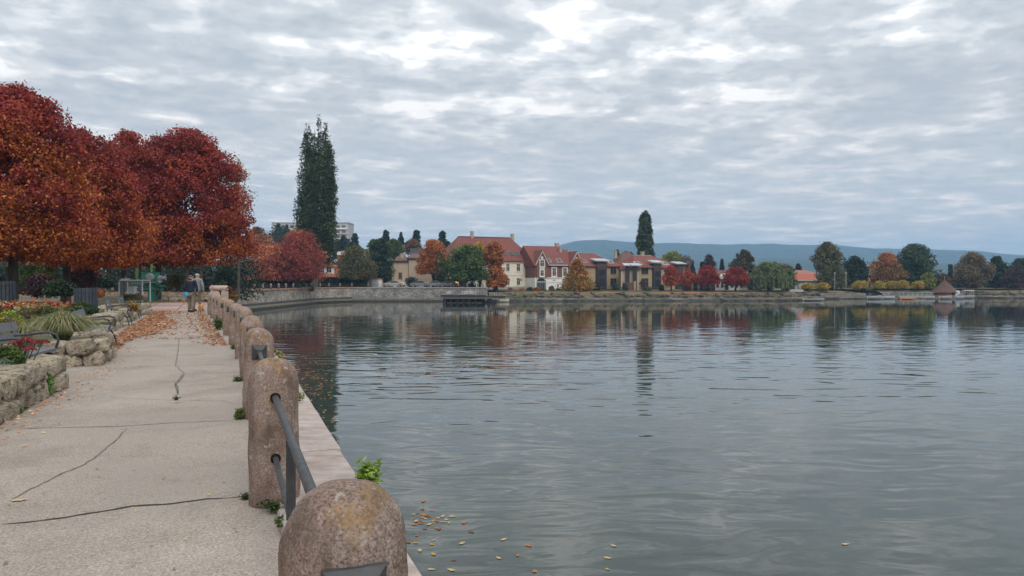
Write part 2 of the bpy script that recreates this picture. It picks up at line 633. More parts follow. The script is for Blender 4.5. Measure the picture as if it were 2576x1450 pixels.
# ------------------------------------------------------------------ materials of the setting
def water_mat():
    m = bpy.data.materials.new('lake_water'); m.use_nodes = True
    t = m.node_tree; b = t.nodes['Principled BSDF']
    b.inputs['Roughness'].default_value = 0.0
    b.inputs['IOR'].default_value = 1.40
    g = t.nodes.new('ShaderNodeNewGeometry')

    def nz(scale, stretch, detail, rough=0.5, dist=0.0, rz=0.0):
        mp_ = t.nodes.new('ShaderNodeMapping'); mp_.inputs['Scale'].default_value = stretch
        mp_.inputs['Rotation'].default_value = (0, 0, R(rz))
        t.links.new(g.outputs['Position'], mp_.inputs[0])
        n = t.nodes.new('ShaderNodeTexNoise'); n.inputs['Scale'].default_value = scale
        n.inputs['Detail'].default_value = detail; n.inputs['Roughness'].default_value = rough
        n.inputs['Distortion'].default_value = dist
        t.links.new(mp_.outputs[0], n.inputs['Vector'])
        return n.outputs[0]

    def mth(op, a, c):
        n = t.nodes.new('ShaderNodeMath'); n.operation = op
        for i, s_ in enumerate((a, c)):
            if isinstance(s_, (int, float)): n.inputs[i].default_value = s_
            else: t.links.new(s_, n.inputs[i])
        return n.outputs[0]
    swell = mth('MULTIPLY', nz(0.45, (0.50, 1.0, 1), 1, 0.45, 0.4, 6), 0.034)
    rip = mth('MULTIPLY', nz(1.1, (0.45, 1.0, 1), 0, 0.4, 1.0, -7), 0.026)
    small = mth('MULTIPLY', nz(3.6, (0.5, 1.0, 1), 1, 0.4, 0.8, 4), 0.0016)
    patch = t.nodes.new('ShaderNodeMapRange')
    t.links.new(nz(0.05, (0.45, 1.0, 1), 2, 0.5, 0.6), patch.inputs[0])
    patch.inputs[1].default_value = 0.35; patch.inputs[2].default_value = 0.65
    patch.inputs[3].default_value = 0.45; patch.inputs[4].default_value = 1.15
    # the water lies calmer under the lee of the far shore
    sp = t.nodes.new('ShaderNodeSeparateXYZ'); t.links.new(g.outputs['Position'], sp.inputs[0])
    lee = t.nodes.new('ShaderNodeMapRange'); t.links.new(sp.outputs[1], lee.inputs[0])
    lee.inputs[1].default_value = 10; lee.inputs[2].default_value = 95
    lee.inputs[3].default_value = 1.7; lee.inputs[4].default_value = 0.22
    h = mth('ADD', swell, mth('ADD', mth('MULTIPLY', rip, patch.outputs[0]), mth('MULTIPLY', small, patch.outputs[0])))
    h = mth('MULTIPLY', h, lee.outputs[0])
    bp = t.nodes.new('ShaderNodeBump'); bp.inputs['Strength'].default_value = 1.0
    bp.inputs['Distance'].default_value = 1.0
    t.links.new(h, bp.inputs['Height']); t.links.new(bp.outputs[0], b.inputs['Normal'])
    cr = t.nodes.new('ShaderNodeValToRGB')
    cr.color_ramp.elements[0].color = (0.030, 0.044, 0.038, 1); cr.color_ramp.elements[1].color = (0.046, 0.060, 0.050, 1)
    cr.color_ramp.elements[0].position = 0.35; cr.color_ramp.elements[1].position = 0.65
    t.links.new(nz(0.25, (0.6, 1, 1), 3), cr.inputs[0]); t.links.new(cr.outputs[0], b.inputs['Base Color'])
    return m


def uv_wall_mat(name, c1, c2, mortar, w, hgt, bump=0.6, rough=0.9):
    m = bpy.data.materials.new(name); m.use_nodes = True
    t = m.node_tree; b = t.nodes['Principled BSDF']; b.inputs['Roughness'].default_value = rough
    uv = t.nodes.new('ShaderNodeTexCoord')
    nz0 = t.nodes.new('ShaderNodeTexNoise'); nz0.inputs['Scale'].default_value = 1.3; nz0.inputs['Detail'].default_value = 3
    t.links.new(uv.outputs['UV'], nz0.inputs['Vector'])
    ad = t.nodes.new('ShaderNodeVectorMath'); ad.operation = 'MULTIPLY_ADD'
    t.links.new(nz0.outputs[1], ad.inputs[0]); ad.inputs[1].default_value = (0.35, 0.25, 0); t.links.new(uv.outputs['UV'], ad.inputs[2])
    sc_ = t.nodes.new('ShaderNodeMapping'); sc_.inputs['Scale'].default_value = (1 / w, 1 / hgt, 1); t.links.new(ad.outputs[0], sc_.inputs[0])
    v1 = t.nodes.new('ShaderNodeTexVoronoi'); v1.voronoi_dimensions = '2D'; v1.feature = 'F1'; v1.inputs['Scale'].default_value = 1.0; t.links.new(sc_.outputs[0], v1.inputs['Vector'])
    v2 = t.nodes.new('ShaderNodeTexVoronoi'); v2.voronoi_dimensions = '2D'; v2.feature = 'DISTANCE_TO_EDGE'; v2.inputs['Scale'].default_value = 1.0; t.links.new(sc_.outputs[0], v2.inputs['Vector'])
    s1 = t.nodes.new('ShaderNodeSeparateColor'); t.links.new(v1.outputs['Color'], s1.inputs[0])
    m1 = t.nodes.new('ShaderNodeMix'); m1.data_type = 'RGBA'; t.links.new(s1.outputs[0], m1.inputs[0]); m1.inputs[6].default_value = tuple(q * 1.25 for q in c1) + (1,); m1.inputs[7].default_value = tuple(q * 0.8 for q in c2) + (1,)
    r1 = t.nodes.new('ShaderNodeMapRange'); r1.inputs[1].default_value = 0.02; r1.inputs[2].default_value = 0.10; t.links.new(v2.outputs['Distance'], r1.inputs[0])
    m2_ = t.nodes.new('ShaderNodeMix'); m2_.data_type = 'RGBA'; t.links.new(r1.outputs[0], m2_.inputs[0]); m2_.inputs[6].default_value = mortar + (1,); t.links.new(m1.outputs[2], m2_.inputs[7])
    br = t.nodes.new('ShaderNodeTexBrick')
    br.inputs['Scale'].default_value = 1.0; br.inputs['Brick Width'].default_value = w; br.inputs['Row Height'].default_value = hgt
    br.inputs['Mortar Size'].default_value = 0.035; br.inputs['Mortar Smooth'].default_value = 0.6
    br.inputs['Color1'].default_value = c1 + (1,); br.inputs['Color2'].default_value = c2 + (1,); br.inputs['Mortar'].default_value = mortar + (1,)
    nz = t.nodes.new('ShaderNodeTexNoise'); nz.inputs['Scale'].default_value = 0.5; nz.inputs['Detail'].default_value = 8; nz.inputs['Roughness'].default_value = 0.7
    t.links.new(uv.outputs['UV'], nz.inputs['Vector'])
    mr = t.nodes.new('ShaderNodeMapRange'); mr.inputs[1].default_value = 0.3; mr.inputs[2].default_value = 0.7
    mr.inputs[3].default_value = 0.55; mr.inputs[4].default_value = 1.35
    t.links.new(nz.outputs[0], mr.inputs[0])
    hs = t.nodes.new('ShaderNodeHueSaturation'); t.links.new(mr.outputs[0], hs.inputs['Value']); t.links.new(m2_.outputs[2], hs.inputs['Color'])
    t.links.new(hs.outputs[0], b.inputs['Base Color'])
    t.nodes.remove(br)
    bp = t.nodes.new('ShaderNodeBump'); bp.inputs['Strength'].default_value = bump; bp.inputs['Distance'].default_value = 0.08
    t.links.new(hs.outputs[0], bp.inputs['Height']); t.links.new(bp.outputs[0], b.inputs['Normal'])
    return m


def path_mat():
    m = bpy.data.materials.new('path_asphalt'); m.use_nodes = True
    t = m.node_tree; b = t.nodes['Principled BSDF']; b.inputs['Roughness'].default_value = 0.9
    b.inputs['Specular IOR Level'].default_value = 0.25
    g = t.nodes.new('ShaderNodeNewGeometry')
    def nz(s_, d_, r_=0.6):
        n = t.nodes.new('ShaderNodeTexNoise'); n.inputs['Scale'].default_value = s_; n.inputs['Detail'].default_value = d_
        n.inputs['Roughness'].default_value = r_
        t.links.new(g.outputs['Position'], n.inputs['Vector']); return n.outputs[0]
    def ramp(f, a, ca, c, cc):
        n = t.nodes.new('ShaderNodeValToRGB'); e = n.color_ramp.elements
        e[0].position = a; e[0].color = ca + (1,); e[1].position = c; e[1].color = cc + (1,)
        t.links.new(f, n.inputs[0]); return n.outputs[0]
    def mix(f, a, c, bt='MIX'):
        n = t.nodes.new('ShaderNodeMix'); n.data_type = 'RGBA'; n.blend_type = bt
        for s_, i in ((f, 0), (a, 6), (c, 7)):
            if isinstance(s_, (int, float)): n.inputs[i].default_value = s_
            elif isinstance(s_, tuple): n.inputs[i].default_value = s_ + (1,)
            else: t.links.new(s_, n.inputs[i])
        return n.outputs[2]
    base = ramp(nz(0.9, 9, 0.7), 0.32, (0.30, 0.255, 0.22), 0.68, (0.475, 0.41, 0.36))
    vo = t.nodes.new('ShaderNodeTexVoronoi'); vo.inputs['Scale'].default_value = 105
    t.links.new(g.outputs['Position'], vo.inputs['Vector'])
    sepc = t.nodes.new('ShaderNodeSeparateColor'); t.links.new(vo.outputs['Color'], sepc.inputs[0])
    peb = ramp(sepc.outputs[0], 0.15, (0.55, 0.55, 0.55), 0.9, (1.35, 1.33, 1.28))
    col = mix(0.45, base, peb, 'MULTIPLY')
    sp = ramp(nz(60, 3, 0.7), 0.36, (0.45, 0.45, 0.45), 0.56, (1.06, 1.06, 1.06))
    col = mix(0.55, col, sp, 'MULTIPLY')
    # older, darker worn patches
    col = mix(ramp(nz(0.45, 5), 0.52, (0, 0, 0), 0.66, (0.75, 0.75, 0.75)), col, (0.29, 0.25, 0.215))
    mus = nz(2.6, 8, 0.75)
    col = mix(ramp(mus, 0.56, (0, 0, 0), 0.70, (0.6, 0.6, 0.6)), col, (0.22, 0.19, 0.16))
    t.links.new(col, b.inputs['Base Color'])
    bp = t.nodes.new('ShaderNodeBump'); bp.inputs['Strength'].default_value = 0.7; bp.inputs['Distance'].default_value = 0.008
    t.links.new(vo.outputs['Distance'], bp.inputs['Height'])
    b2 = t.nodes.new('ShaderNodeBump'); b2.inputs['Strength'].default_value = 0.4; b2.inputs['Distance'].default_value = 0.03
    t.links.new(nz(5, 6), b2.inputs['Height']); t.links.new(bp.outputs[0], b2.inputs['Normal'])
    t.links.new(b2.outputs[0], b.inputs['Normal'])
    return m


def granite_mat():
    """reddish limestone of the bollards, with ochre lichen on the heads"""
    m = bpy.data.materials.new('red_limestone'); m.use_nodes = True
    t = m.node_tree; b = t.nodes['Principled BSDF']; b.inputs['Roughness'].default_value = 0.88
    b.inputs['Specular IOR Level'].default_value = 0.25
    tcn = t.nodes.new('ShaderNodeTexCoord'); oi = t.nodes.new('ShaderNodeObjectInfo')
    off = t.nodes.new('ShaderNodeVectorMath'); off.operation = 'MULTIPLY_ADD'
    t.links.new(oi.outputs['Random'], off.inputs[0]); off.inputs[1].default_value = (17, 9, 5); t.links.new(tcn.outputs['Object'], off.inputs[2])
    def nz(s_, d_, r_=0.6):
        n = t.nodes.new('ShaderNodeTexNoise'); n.inputs['Scale'].default_value = s_; n.inputs['Detail'].default_value = d_
        n.inputs['Roughness'].default_value = r_; t.links.new(off.outputs[0], n.inputs['Vector']); return n.outputs[0]
    def ramp(f, stops):
        n = t.nodes.new('ShaderNodeValToRGB'); e = n.color_ramp.elements
        while len(e) < len(stops): e.new(0.5)
        for q, (p, c) in zip(e, stops): q.position = p; q.color = (c + (1,)) if isinstance(c, tuple) else (c, c, c, 1)
        t.links.new(f, n.inputs[0]); return n.outputs[0]
    def mix(f, a, c, bt='MIX'):
        n = t.nodes.new('ShaderNodeMix'); n.data_type = 'RGBA'; n.blend_type = bt
        for s_, i in ((f, 0), (a, 6), (c, 7)):
            if isinstance(s_, (int, float)): n.inputs[i].default_value = s_
            elif isinstance(s_, tuple): n.inputs[i].default_value = s_ + (1,)
            else: t.links.new(s_, n.inputs[i])
        return n.outputs[2]
    base = ramp(nz(7, 6, 0.65), [(0.3, (0.26, 0.17, 0.13)), (0.5, (0.38, 0.275, 0.23)), (0.7, (0.46, 0.36, 0.31))])
    sp = ramp(nz(115, 5, 0.75), [(0.36, 0.18), (0.50, 0.78), (0.64, 1.25)])
    col = mix(0.85, base, sp, 'MULTIPLY')
    sepx = t.nodes.new('ShaderNodeSeparateXYZ'); t.links.new(tcn.outputs['Object'], sepx.inputs[0])
    hi = t.nodes.new('ShaderNodeMapRange'); t.links.new(sepx.outputs[2], hi.inputs[0])
    hi.inputs[1].default_value = 0.2; hi.inputs[2].default_value = 0.92; hi.inputs[3].default_value = -0.10; hi.inputs[4].default_value = 0.06
    ml = t.nodes.new('ShaderNodeMath'); ml.operation = 'ADD'; t.links.new(nz(6.5, 5, 0.65), ml.inputs[0]); t.links.new(hi.outputs[0], ml.inputs[1])
    lich = ramp(ml.outputs[0], [(0.565, 0.0), (0.66, 0.62)])
    col = mix(lich, col, ramp(nz(30, 3), [(0.35, (0.20, 0.11, 0.04)), (0.6, (0.42, 0.27, 0.11))]))
    # grime low on the shaft
    lo = t.nodes.new('ShaderNodeMapRange'); t.links.new(sepx.outputs[2], lo.inputs[0])
    lo.inputs[1].default_value = 0.75; lo.inputs[2].default_value = 0.0; lo.inputs[3].default_value = -0.08; lo.inputs[4].default_value = 0.09
    m2 = t.nodes.new('ShaderNodeMath'); m2.operation = 'ADD'; t.links.new(nz(3.2, 6, 0.7), m2.inputs[0]); t.links.new(lo.outputs[0], m2.inputs[1])
    col = mix(ramp(m2.outputs[0], [(0.50, 0.0), (0.68, 0.7)]), col, (0.13, 0.085, 0.055))
    mpz = t.nodes.new('ShaderNodeMapping'); mpz.inputs['Scale'].default_value = (14, 14, 1.6); t.links.new(off.outputs[0], mpz.inputs[0])
    dz = t.nodes.new('ShaderNodeTexNoise'); dz.inputs['Scale'].default_value = 1.0; dz.inputs['Detail'].default_value = 6; t.links.new(mpz.outputs[0], dz.inputs['Vector'])
    col = mix(ramp(dz.outputs[0], [(0.52, 0.0), (0.66, 0.55)]), col, (0.12, 0.085, 0.062))
    col = mix(ramp(nz(19, 4, 0.7), [(0.60, 0.0), (0.66, 0.7)]), col, (0.50, 0.46, 0.40))
    t.links.new(col, b.inputs['Base Color'])
    bp = t.nodes.new('ShaderNodeBump'); bp.inputs['Strength'].default_value = 1.0; bp.inputs['Distance'].default_value = 0.02
    t.links.new(nz(34, 6, 0.75), bp.inputs['Height']); t.links.new(bp.outputs[0], b.inputs['Normal'])
    return m


M_WATER = water_mat()
M_PATH = path_mat()
M_STONE = granite_mat()
M_QUAY = uv_wall_mat('quay_masonry', (0.38, 0.33, 0.27), (0.30, 0.265, 0.22), (0.20, 0.18, 0.155), 0.62, 0.30, 0.9)
M_QUAY_G = uv_wall_mat('quay_masonry_grey', (0.31, 0.29, 0.27), (0.22, 0.21, 0.20), (0.14, 0.135, 0.13), 0.62, 0.28, 0.9)
M_LEDGE = mat('ledge_stone', (0.12, 0.10, 0.07), (0.21, 0.18, 0.13), scale=3.5, bump=0.6, c3=(0.06, 0.06, 0.045), s3=2.5, t3=(0.5, 0.72))
M_COPE = mat('coping_stone', (0.33, 0.27, 0.245), (0.46, 0.39, 0.355), rough=0.85, scale=5, detail=10, bump=0.6, bscale=25, stretch=(1.0, 1.5, 1),
             c3=(0.27, 0.20, 0.16), s3=2.2, t3=(0.55, 0.75), rnd=0.12)
M_IRON = mat('painted_iron', (0.030, 0.031, 0.034), (0.058, 0.060, 0.064), rough=0.55, scale=14, bump=0.15, metal=0.0, spec=0.45, c3=(0.10, 0.06, 0.035), s3=9, t3=(0.62, 0.74))
M_ROCK = mat('wall_limestone', (0.26, 0.21, 0.15), (0.47, 0.40, 0.31), rough=0.92, scale=5, detail=9, bump=1.0, bscale=11, bdist=0.05,
             c3=(0.12, 0.105, 0.075), s3=4.0, t3=(0.52, 0.68), rnd=0.18)
M_SOIL = mat('garden_soil', (0.055, 0.045, 0.03), (0.10, 0.09, 0.045), scale=3, bump=0.8, c3=(0.05, 0.075, 0.03), s3=1.4, t3=(0.45, 0.6))
M_GROUND = mat('park_ground', (0.115, 0.085, 0.055), (0.17, 0.12, 0.075), scale=0.35, bump=0.3, c3=(0.075, 0.085, 0.035), s3=0.10, t3=(0.42, 0.60))
M_CRACK = mat('crack_shadow', (0.035, 0.03, 0.025), (0.06, 0.05, 0.04), rough=1, scale=20)  # dark brown tone of the nearest crack
M_CRACK2 = mat('crack_dirt', (0.10, 0.085, 0.07), (0.22, 0.185, 0.155), rough=1, scale=9)
M_PAVE = mat('reddish_paving', (0.33, 0.22, 0.185), (0.42, 0.31, 0.27), scale=2.5, bump=0.3, rnd=0.16)

# ------------------------------------------------------------------ lake, ground, path
me = MB().add([(-700, -300, WATER), (5000, -300, WATER), (5000, 1200, WATER), (-700, 1200, WATER)], [(0, 1, 2, 3)]).mesh('lake_water', M_WATER)
props(link('lake_water', me), kind='structure')

BOLL = [(-6, 2.55), (-1.2, 0.76), (1.9, -.434), (5, -1.62), (8.1, -2.79), (11.2, -3.97), (14.3, -5.22), (17.4, -6.52), (20.5, -7.88),
        (23.6, -9.27), (26.7, -10.66), (29.8, -12.05), (32.9, -13.45), (36.2, -14.9), (38.5, -15.9)]


def bx(y):
    for (y0, x0), (y1, x1) in zip(BOLL, BOLL[1:]):
        if y <= y1 or (y1, x1) == BOLL[-1]:
            return x0 + (x1 - x0) * (y - y0) / (y1 - y0)


def off(y, d):
    x = bx(y); dx = (bx(y + 0.3) - bx(y - 0.3)) / 0.6
    n = Vector((1, -dx)).normalized()
    return (x + n.x * d, y + n.y * d)


GARDEN_EDGE = [(-0.9, -6), (-4.45, 4.5), (-5.75, 8.3), (-6.5, 10.35), (-8.35, 10.5), (-8.95, 12.85), (-7.45, 13.05), (-7.95, 14.3), (-8.6, 15.2),
               (-10.6, 15.45), (-11.4, 18.5), (-12.9, 21.6), (-12.1, 21.9), (-12.9, 24.1), (-14.4, 24.3), (-15.3, 26.5), (-14.15, 26.8),
               (-15.1, 29.1), (-16.4, 29.3), (-17.0, 31.0), (-16.1, 31.2), (-17.0, 34.2)]
inner = [(x - 0.16, y) for x, y in GARDEN_EDGE]
path_poly = [off(y, 0.02) for y in (-6, -1, 1.9, 5, 8, 11, 14, 17, 20, 23, 26, 29, 32, 35, 37.5)] + [(-24, 37.5), (-24, 34.2)] + \
            [(x - 0.8, y) for x, y in reversed(GARDEN_EDGE)]
sheet('path', path_poly, 0.0, M_PATH)


def gheight(x, y):
    d = max(0.0, -(x + 0.42 * y + 2.4))
    h = 0.37 + 0.035 * min(d, 14) + 0.05 * mnoise.noise(Vector((x * 0.5, y * 0.5, 0)))
    h *= 1 - sstep(33.5, 39, y)
    return h - 0.05 * sstep(38, 40, y)


def ggrid(x0, x1, y0, y1):
    y = y0 + 1.0
    while y < y1:
        x = x0 + 1
        while x < x1:
            yield (x + random.random() * 0.5, y + random.random() * 0.5)
            x += 1.6
        y += 1.6


random.seed(3)
sheet('garden_bed', inner + [(-26, 40.5), (-70, 40.5), (-70, -6)], 0, M_SOIL, hfun=gheight, grid=ggrid)


def bgrid(x0, x1, y0, y1):
    for y in (105, 120, 140, 155, 170, 176, 185, 200, 220, 250, 300, 400, 600, 1000, 2000, 3400):
        s_ = 12 if y < 320 else 200
        x = -400.0 if y < 500 else -3500.0
        while x < (600 if y < 500 else 3800):
            yield (x, y + 3 * math.sin(x))
            x += s_


shore = [(-14.9, 37.3), (-15.6, 38.4), (-21, 52), (-40, 92)] + QUAY + BANK + COVE + BANK2
ground_poly = shore + [(4500, 4300), (-4200, 4300), (-4200, 37.0), (-24, 37.0)]
sheet('ground', ground_poly, 0, M_GROUND, hfun=lambda x, y: ground_h(x, y) - 0.012, grid=bgrid)


def strip_wall(name, line, prof, m, parent=None, sub=1.5, jit=0.0, cols=False):
    """sweep a vertical profile [(outward offset, z or None)] along a shoreline whose water lies to the right"""
    pts = []
    for (x0, y0), (x1, y1) in zip(line, line[1:]):
        L = math.hypot(x1 - x0, y1 - y0); k = max(1, int(L / sub))
        for i in range(k): pts.append((x0 + (x1 - x0) * i / k, y0 + (y1 - y0) * i / k))
    pts.append(line[-1])
    vs = []; uvs = []; s = 0; n = len(prof)
    for i, p in enumerate(pts):
        a = pts[max(0, i - 1)]; c = pts[min(len(pts) - 1, i + 1)]
        d = Vector((c[0] - a[0], c[1] - a[1])).normalized(); nr = Vector((d.y, -d.x))
        if i: s += math.hypot(p[0] - pts[i - 1][0], p[1] - pts[i - 1][1])
        for j, (o_, z) in enumerate(prof):
            jx = jit * mnoise.noise(Vector((s * 0.7, j * 3.1, 0))) if 0 < j < n - 1 else 0
            jz = jit * 0.6 * mnoise.noise(Vector((s * 0.9, j * 5.3, 4))) if 0 < j < n - 1 else 0
            vs.append((p[0] + nr.x * (o_ + jx), p[1] + nr.y * (o_ + jx), z + jz)); uvs.append((s, z * 1.0 + o_ * 0.5))
    fs = []
    for i in range(len(pts) - 1):
        for j in range(n - 1):
            a = i * n + j
            fs.append((a, a + n, a + n + 1, a + 1))
    me = bpy.data.meshes.new(name); me.from_pydata(vs, [], fs); me.materials.append(m)
    ul = me.uv_layers.new(name='UVMap')
    for p in me.polygons:
        for li in p.loop_indices: ul.data[li].uv = uvs[me.loops[li].vertex_index]
    me.update(); me.flip_normals()
    return link(name, me, parent)


# far quay: masonry, coping, dark plinth course, sloping pale ledge at the water
q1 = [(-21, 52), (-40, 92)] + QUAY[:5]
q2 = QUAY[4:]
qw = empty('quay_wall', (-40.7, 112, 0), 0, 'long pale masonry quay wall with leaf-strewn top below the left row of stone posts', 'wall')
for line, gm, nm in ((q1, M_QUAY, 'masonry'),):
    o = strip_wall('masonry', [(x + 40.7, y - 112) for x, y in line], [(0.0, 0.02), (0.05, -2.0)], gm, qw)
    strip_wall('coping', [(x + 40.7, y - 112) for x, y in line], [(-0.5, 0.19), (0.14, 0.19), (0.14, 0.0), (0.0, 0.0)],
               mat('leafy_coping', (0.36, 0.17, 0.11), (0.42, 0.30, 0.24), scale=1.2), qw)
    strip_wall('plinth', [(x + 40.7, y - 112) for x, y in line], [(0.05, -1.98), (0.18, -2.0), (0.20, -2.35)], mat('damp_stone', (0.06, 0.06, 0.06), (0.10, 0.095, 0.09), scale=2), qw)
    strip_wall('ledge', [(x + 40.7, y - 112) for x, y in line], [(0.1, -2.34), (0.75, -2.5), (0.95, -3.2)], M_LEDGE, qw)
M_WET = mat('wet_stone', (0.022, 0.021, 0.018), (0.045, 0.042, 0.034), rough=0.5, scale=1.5)
strip_wall('wet_foot', [(x + 40.7, y - 112) for x, y in line], [(0.90, -2.72), (0.99, -3.2)], M_WET, qw, jit=0.0)
qw2 = empty('quay_wall', (-22, 164, 0), 0, 'grey masonry quay wall in front of the cafe terrace and behind the dark jetty', 'wall')
L2 = [(x + 22, y - 164) for x, y in q2]
strip_wall('masonry', L2, [(0.0, 0.0), (0.05, -2.3)], M_QUAY_G, qw2)
strip_wall('coping', L2, [(-0.5, 0.17), (0.14, 0.17), (0.14, -0.06), (0.0, -0.06)], mat('grey_coping', (0.32, 0.28, 0.25), (0.42, 0.38, 0.34), scale=1.2), qw2)
strip_wall('ledge', L2, [(0.04, -2.28), (0.7, -2.42), (0.9, -3.2)], M_LEDGE, qw2)
strip_wall('wet_foot', L2, [(0.84, -2.68), (0.95, -3.2)], M_WET, qw2)
# stony bank and lawn edge to the right
M_BANK = mat('bank_rock', (0.095, 0.08, 0.06), (0.21, 0.17, 0.125), scale=1.2, detail=8, bump=1.0, bscale=2.5, bdist=0.25, stretch=(0.45, 0.45, 2.2),
             c3=(0.07, 0.08, 0.035), s3=0.35, t3=(0.5, 0.62))
M_LAWN = mat('bank_lawn', (0.10, 0.105, 0.045), (0.16, 0.13, 0.065), scale=0.4, c3=(0.30, 0.14, 0.06), s3=0.06, t3=(0.5, 0.62))
for ln in (BANK, BANK2[:4]):
    o = strip_wall('lake_bank', ln, [(-9, -0.80), (-2, -0.78), (0.8, -1.02), (1.5, -1.28)], M_LAWN, sub=2.0, jit=0.15); o['kind'] = 'structure'
    o = strip_wall('rocky_shore', ln, [(1.4, -1.22), (1.75, -1.5), (2.0, -2.15), (2.4, -2.25), (3.6, -2.42), (3.9, -2.66)], M_BANK, sub=0.8, jit=0.45); o['kind'] = 'structure'
    o = strip_wall('wet_shore', ln, [(3.6, -2.60), (4.05, -2.62), (4.2, -3.2)], M_WET, sub=0.8, jit=0.3); o['kind'] = 'structure'
o = strip_wall('cove_shore', COVE, [(-9, -0.6), (-1, -0.85), (0.5, -1.6), (1.5, -3.2)], M_BANK, sub=1.5, jit=0.3); o['kind'] = 'structure'
for ln in (BANK2[3:],):
    o = strip_wall('far_shore', ln, [(-9, -0.6), (-1, -0.85), (0.5, -1.6), (1.5, -3.2)], M_BANK, sub=12, jit=0.3); o['kind'] = 'structure'
# leafy slope between the sluice bridge and the quay
o = strip_wall('leafy_slope', [(-14.2, 36.5), (-15.6, 38.4), (-21, 52), (-30, 71), (-40, 92)], [(-0.6, 0.02), (0.4, -0.5), (2.0, -1.8), (3.6, -3.2)],
               mat('leaf_litter', (0.30, 0.13, 0.06), (0.16, 0.09, 0.05), scale=4, bump=0.8, c3=(0.07, 0.085, 0.03), s3=0.8), sub=1.5, jit=0.3); o['kind'] = 'structure'

# loose boulders bedded along the rocky shore, joined as one
rb_ = random.Random(77); mbk = MB(); ICO = []
import bmesh
for s_ in range(5):
    bm_ = bmesh.new(); bmesh.ops.create_icosphere(bm_, subdivisions=2, radius=0.5)
    for v in bm_.verts: v.co *= 0.8 + 0.5 * mnoise.noise(v.co * 3 + Vector((s_ * 7, 0, 0)))
    ICO.append(([v.co.copy() for v in bm_.verts], [tuple(v.index for v in f.verts) for f in bm_.faces])); bm_.free()
for ln in (BANK, BANK2[:4]):
    for (xa, ya_), (xb_, yb_) in zip(ln, ln[1:]):
        L_ = math.hypot(xb_ - xa, yb_ - ya_); d_ = Vector(((xb_ - xa) / L_, (yb_ - ya_) / L_)); nr_ = Vector((d_.y, -d_.x))
        for k in range(int(L_ * 3.4)):
            u_ = rb_.random() * L_; w_ = rb_.choice((0, 1, 1, 2)); o_ = (1.55, 2.0, 3.5)[w_] + rb_.uniform(-0.2, 0.3); z_ = (-1.35, -1.85, -2.75)[w_] + rb_.uniform(-0.3, 0.25)
            sc_ = Vector((rb_.uniform(0.7, 2.0), rb_.uniform(0.5, 0.9), rb_.uniform(0.3, 0.75))); rot_ = Matrix.Rotation(math.atan2(d_.y, d_.x) + rb_.uniform(-0.3, 0.3), 3, 'Z')
            vv, ff = rb_.choice(ICO); c_ = Vector((xa + d_.x * u_ + nr_.x * o_, ya_ + d_.y * u_ + nr_.y * o_, z_))
            mbk.add([c_ + rot_ @ Vector((v.x * sc_.x, v.y * sc_.y, v.z * sc_.z)) for v in vv], ff)
props(mbk.build('shore_boulders', mat('boulder', (0.055, 0.048, 0.04), (0.21, 0.18, 0.145), scale=1.1, detail=8, bump=0.8, bscale=4, bdist=0.1)), kind='stuff')

# hills
M_HILL = mat('forest_hill', (0.006, 0.012, 0.008), (0.06, 0.075, 0.032), scale=0.03, detail=9, bump=1.0, bscale=0.03, bdist=25)
SKY = [(-3000, 742), (-600, 730), (300, 712), (900, 690), (1250, 668), (1392, 620), (1453, 607.5), (1535, 610), (1598, 614), (1686, 613.5), (1790, 617), (1897, 615), (2028, 621.5), (2157, 629), (2264, 627.5),
       (2334, 631), (2484, 643), (2576, 650), (2900, 668), (3600, 690), (5000, 702)]


def hill_top(xd):
    for (a, b_), (c, d_) in zip(SKY, SKY[1:]):
        if a <= xd <= c:
            t = (xd - a) / (c - a); return b_ + (d_ - b_) * (t if xd < 1300 or xd > 2600 else t * t * (3 - 2 * t) * 0.5 + t * 0.5)
    return 702


def hills(name, y0, y1, scale, amp, seed):
    vs = []; fs = []
    xs = list(np.arange(-1500, 4700, 14.0)); rows = 9
    for i, xd in enumerate(xs):
        for j in range(rows):
            t = j / (rows - 1)
            y = y0 + (y1 - y0) * t
            top = max(0.0, (Zr(hill_top(xd), y1)) * scale)
            xw = X(xd, y1)
            nz = mnoise.fractal(Vector((xw / 260 + seed, y / 300, seed)), 1.0, 2.0, 5)
            prof = math.sin(min(1, t * 1.08) * math.pi / 2) ** 1.1
            z = -2 + top * prof + amp * nz * (0.3 + t) * min(1, top / 40) * (0.35 if t > .95 else 1)
            vs.append((xw, y, z))
    for i in range(len(xs) - 1):
        for j in range(rows - 1):
            a = i * rows + j
            fs.append((a, a + rows, a + rows + 1, a + 1))
    me = bpy.data.meshes.new(name); me.from_pydata(vs, [], fs); me.materials.append(M_HILL)
    me.polygons.foreach_set('use_smooth', [True] * len(me.polygons)); me.update()
    props(link(name, me), kind='structure')


hills('hills', 2300, 3300, 1.0, 9, 1.3)
hills('hills', 1500, 2100, 0.60, 9, 7.7)

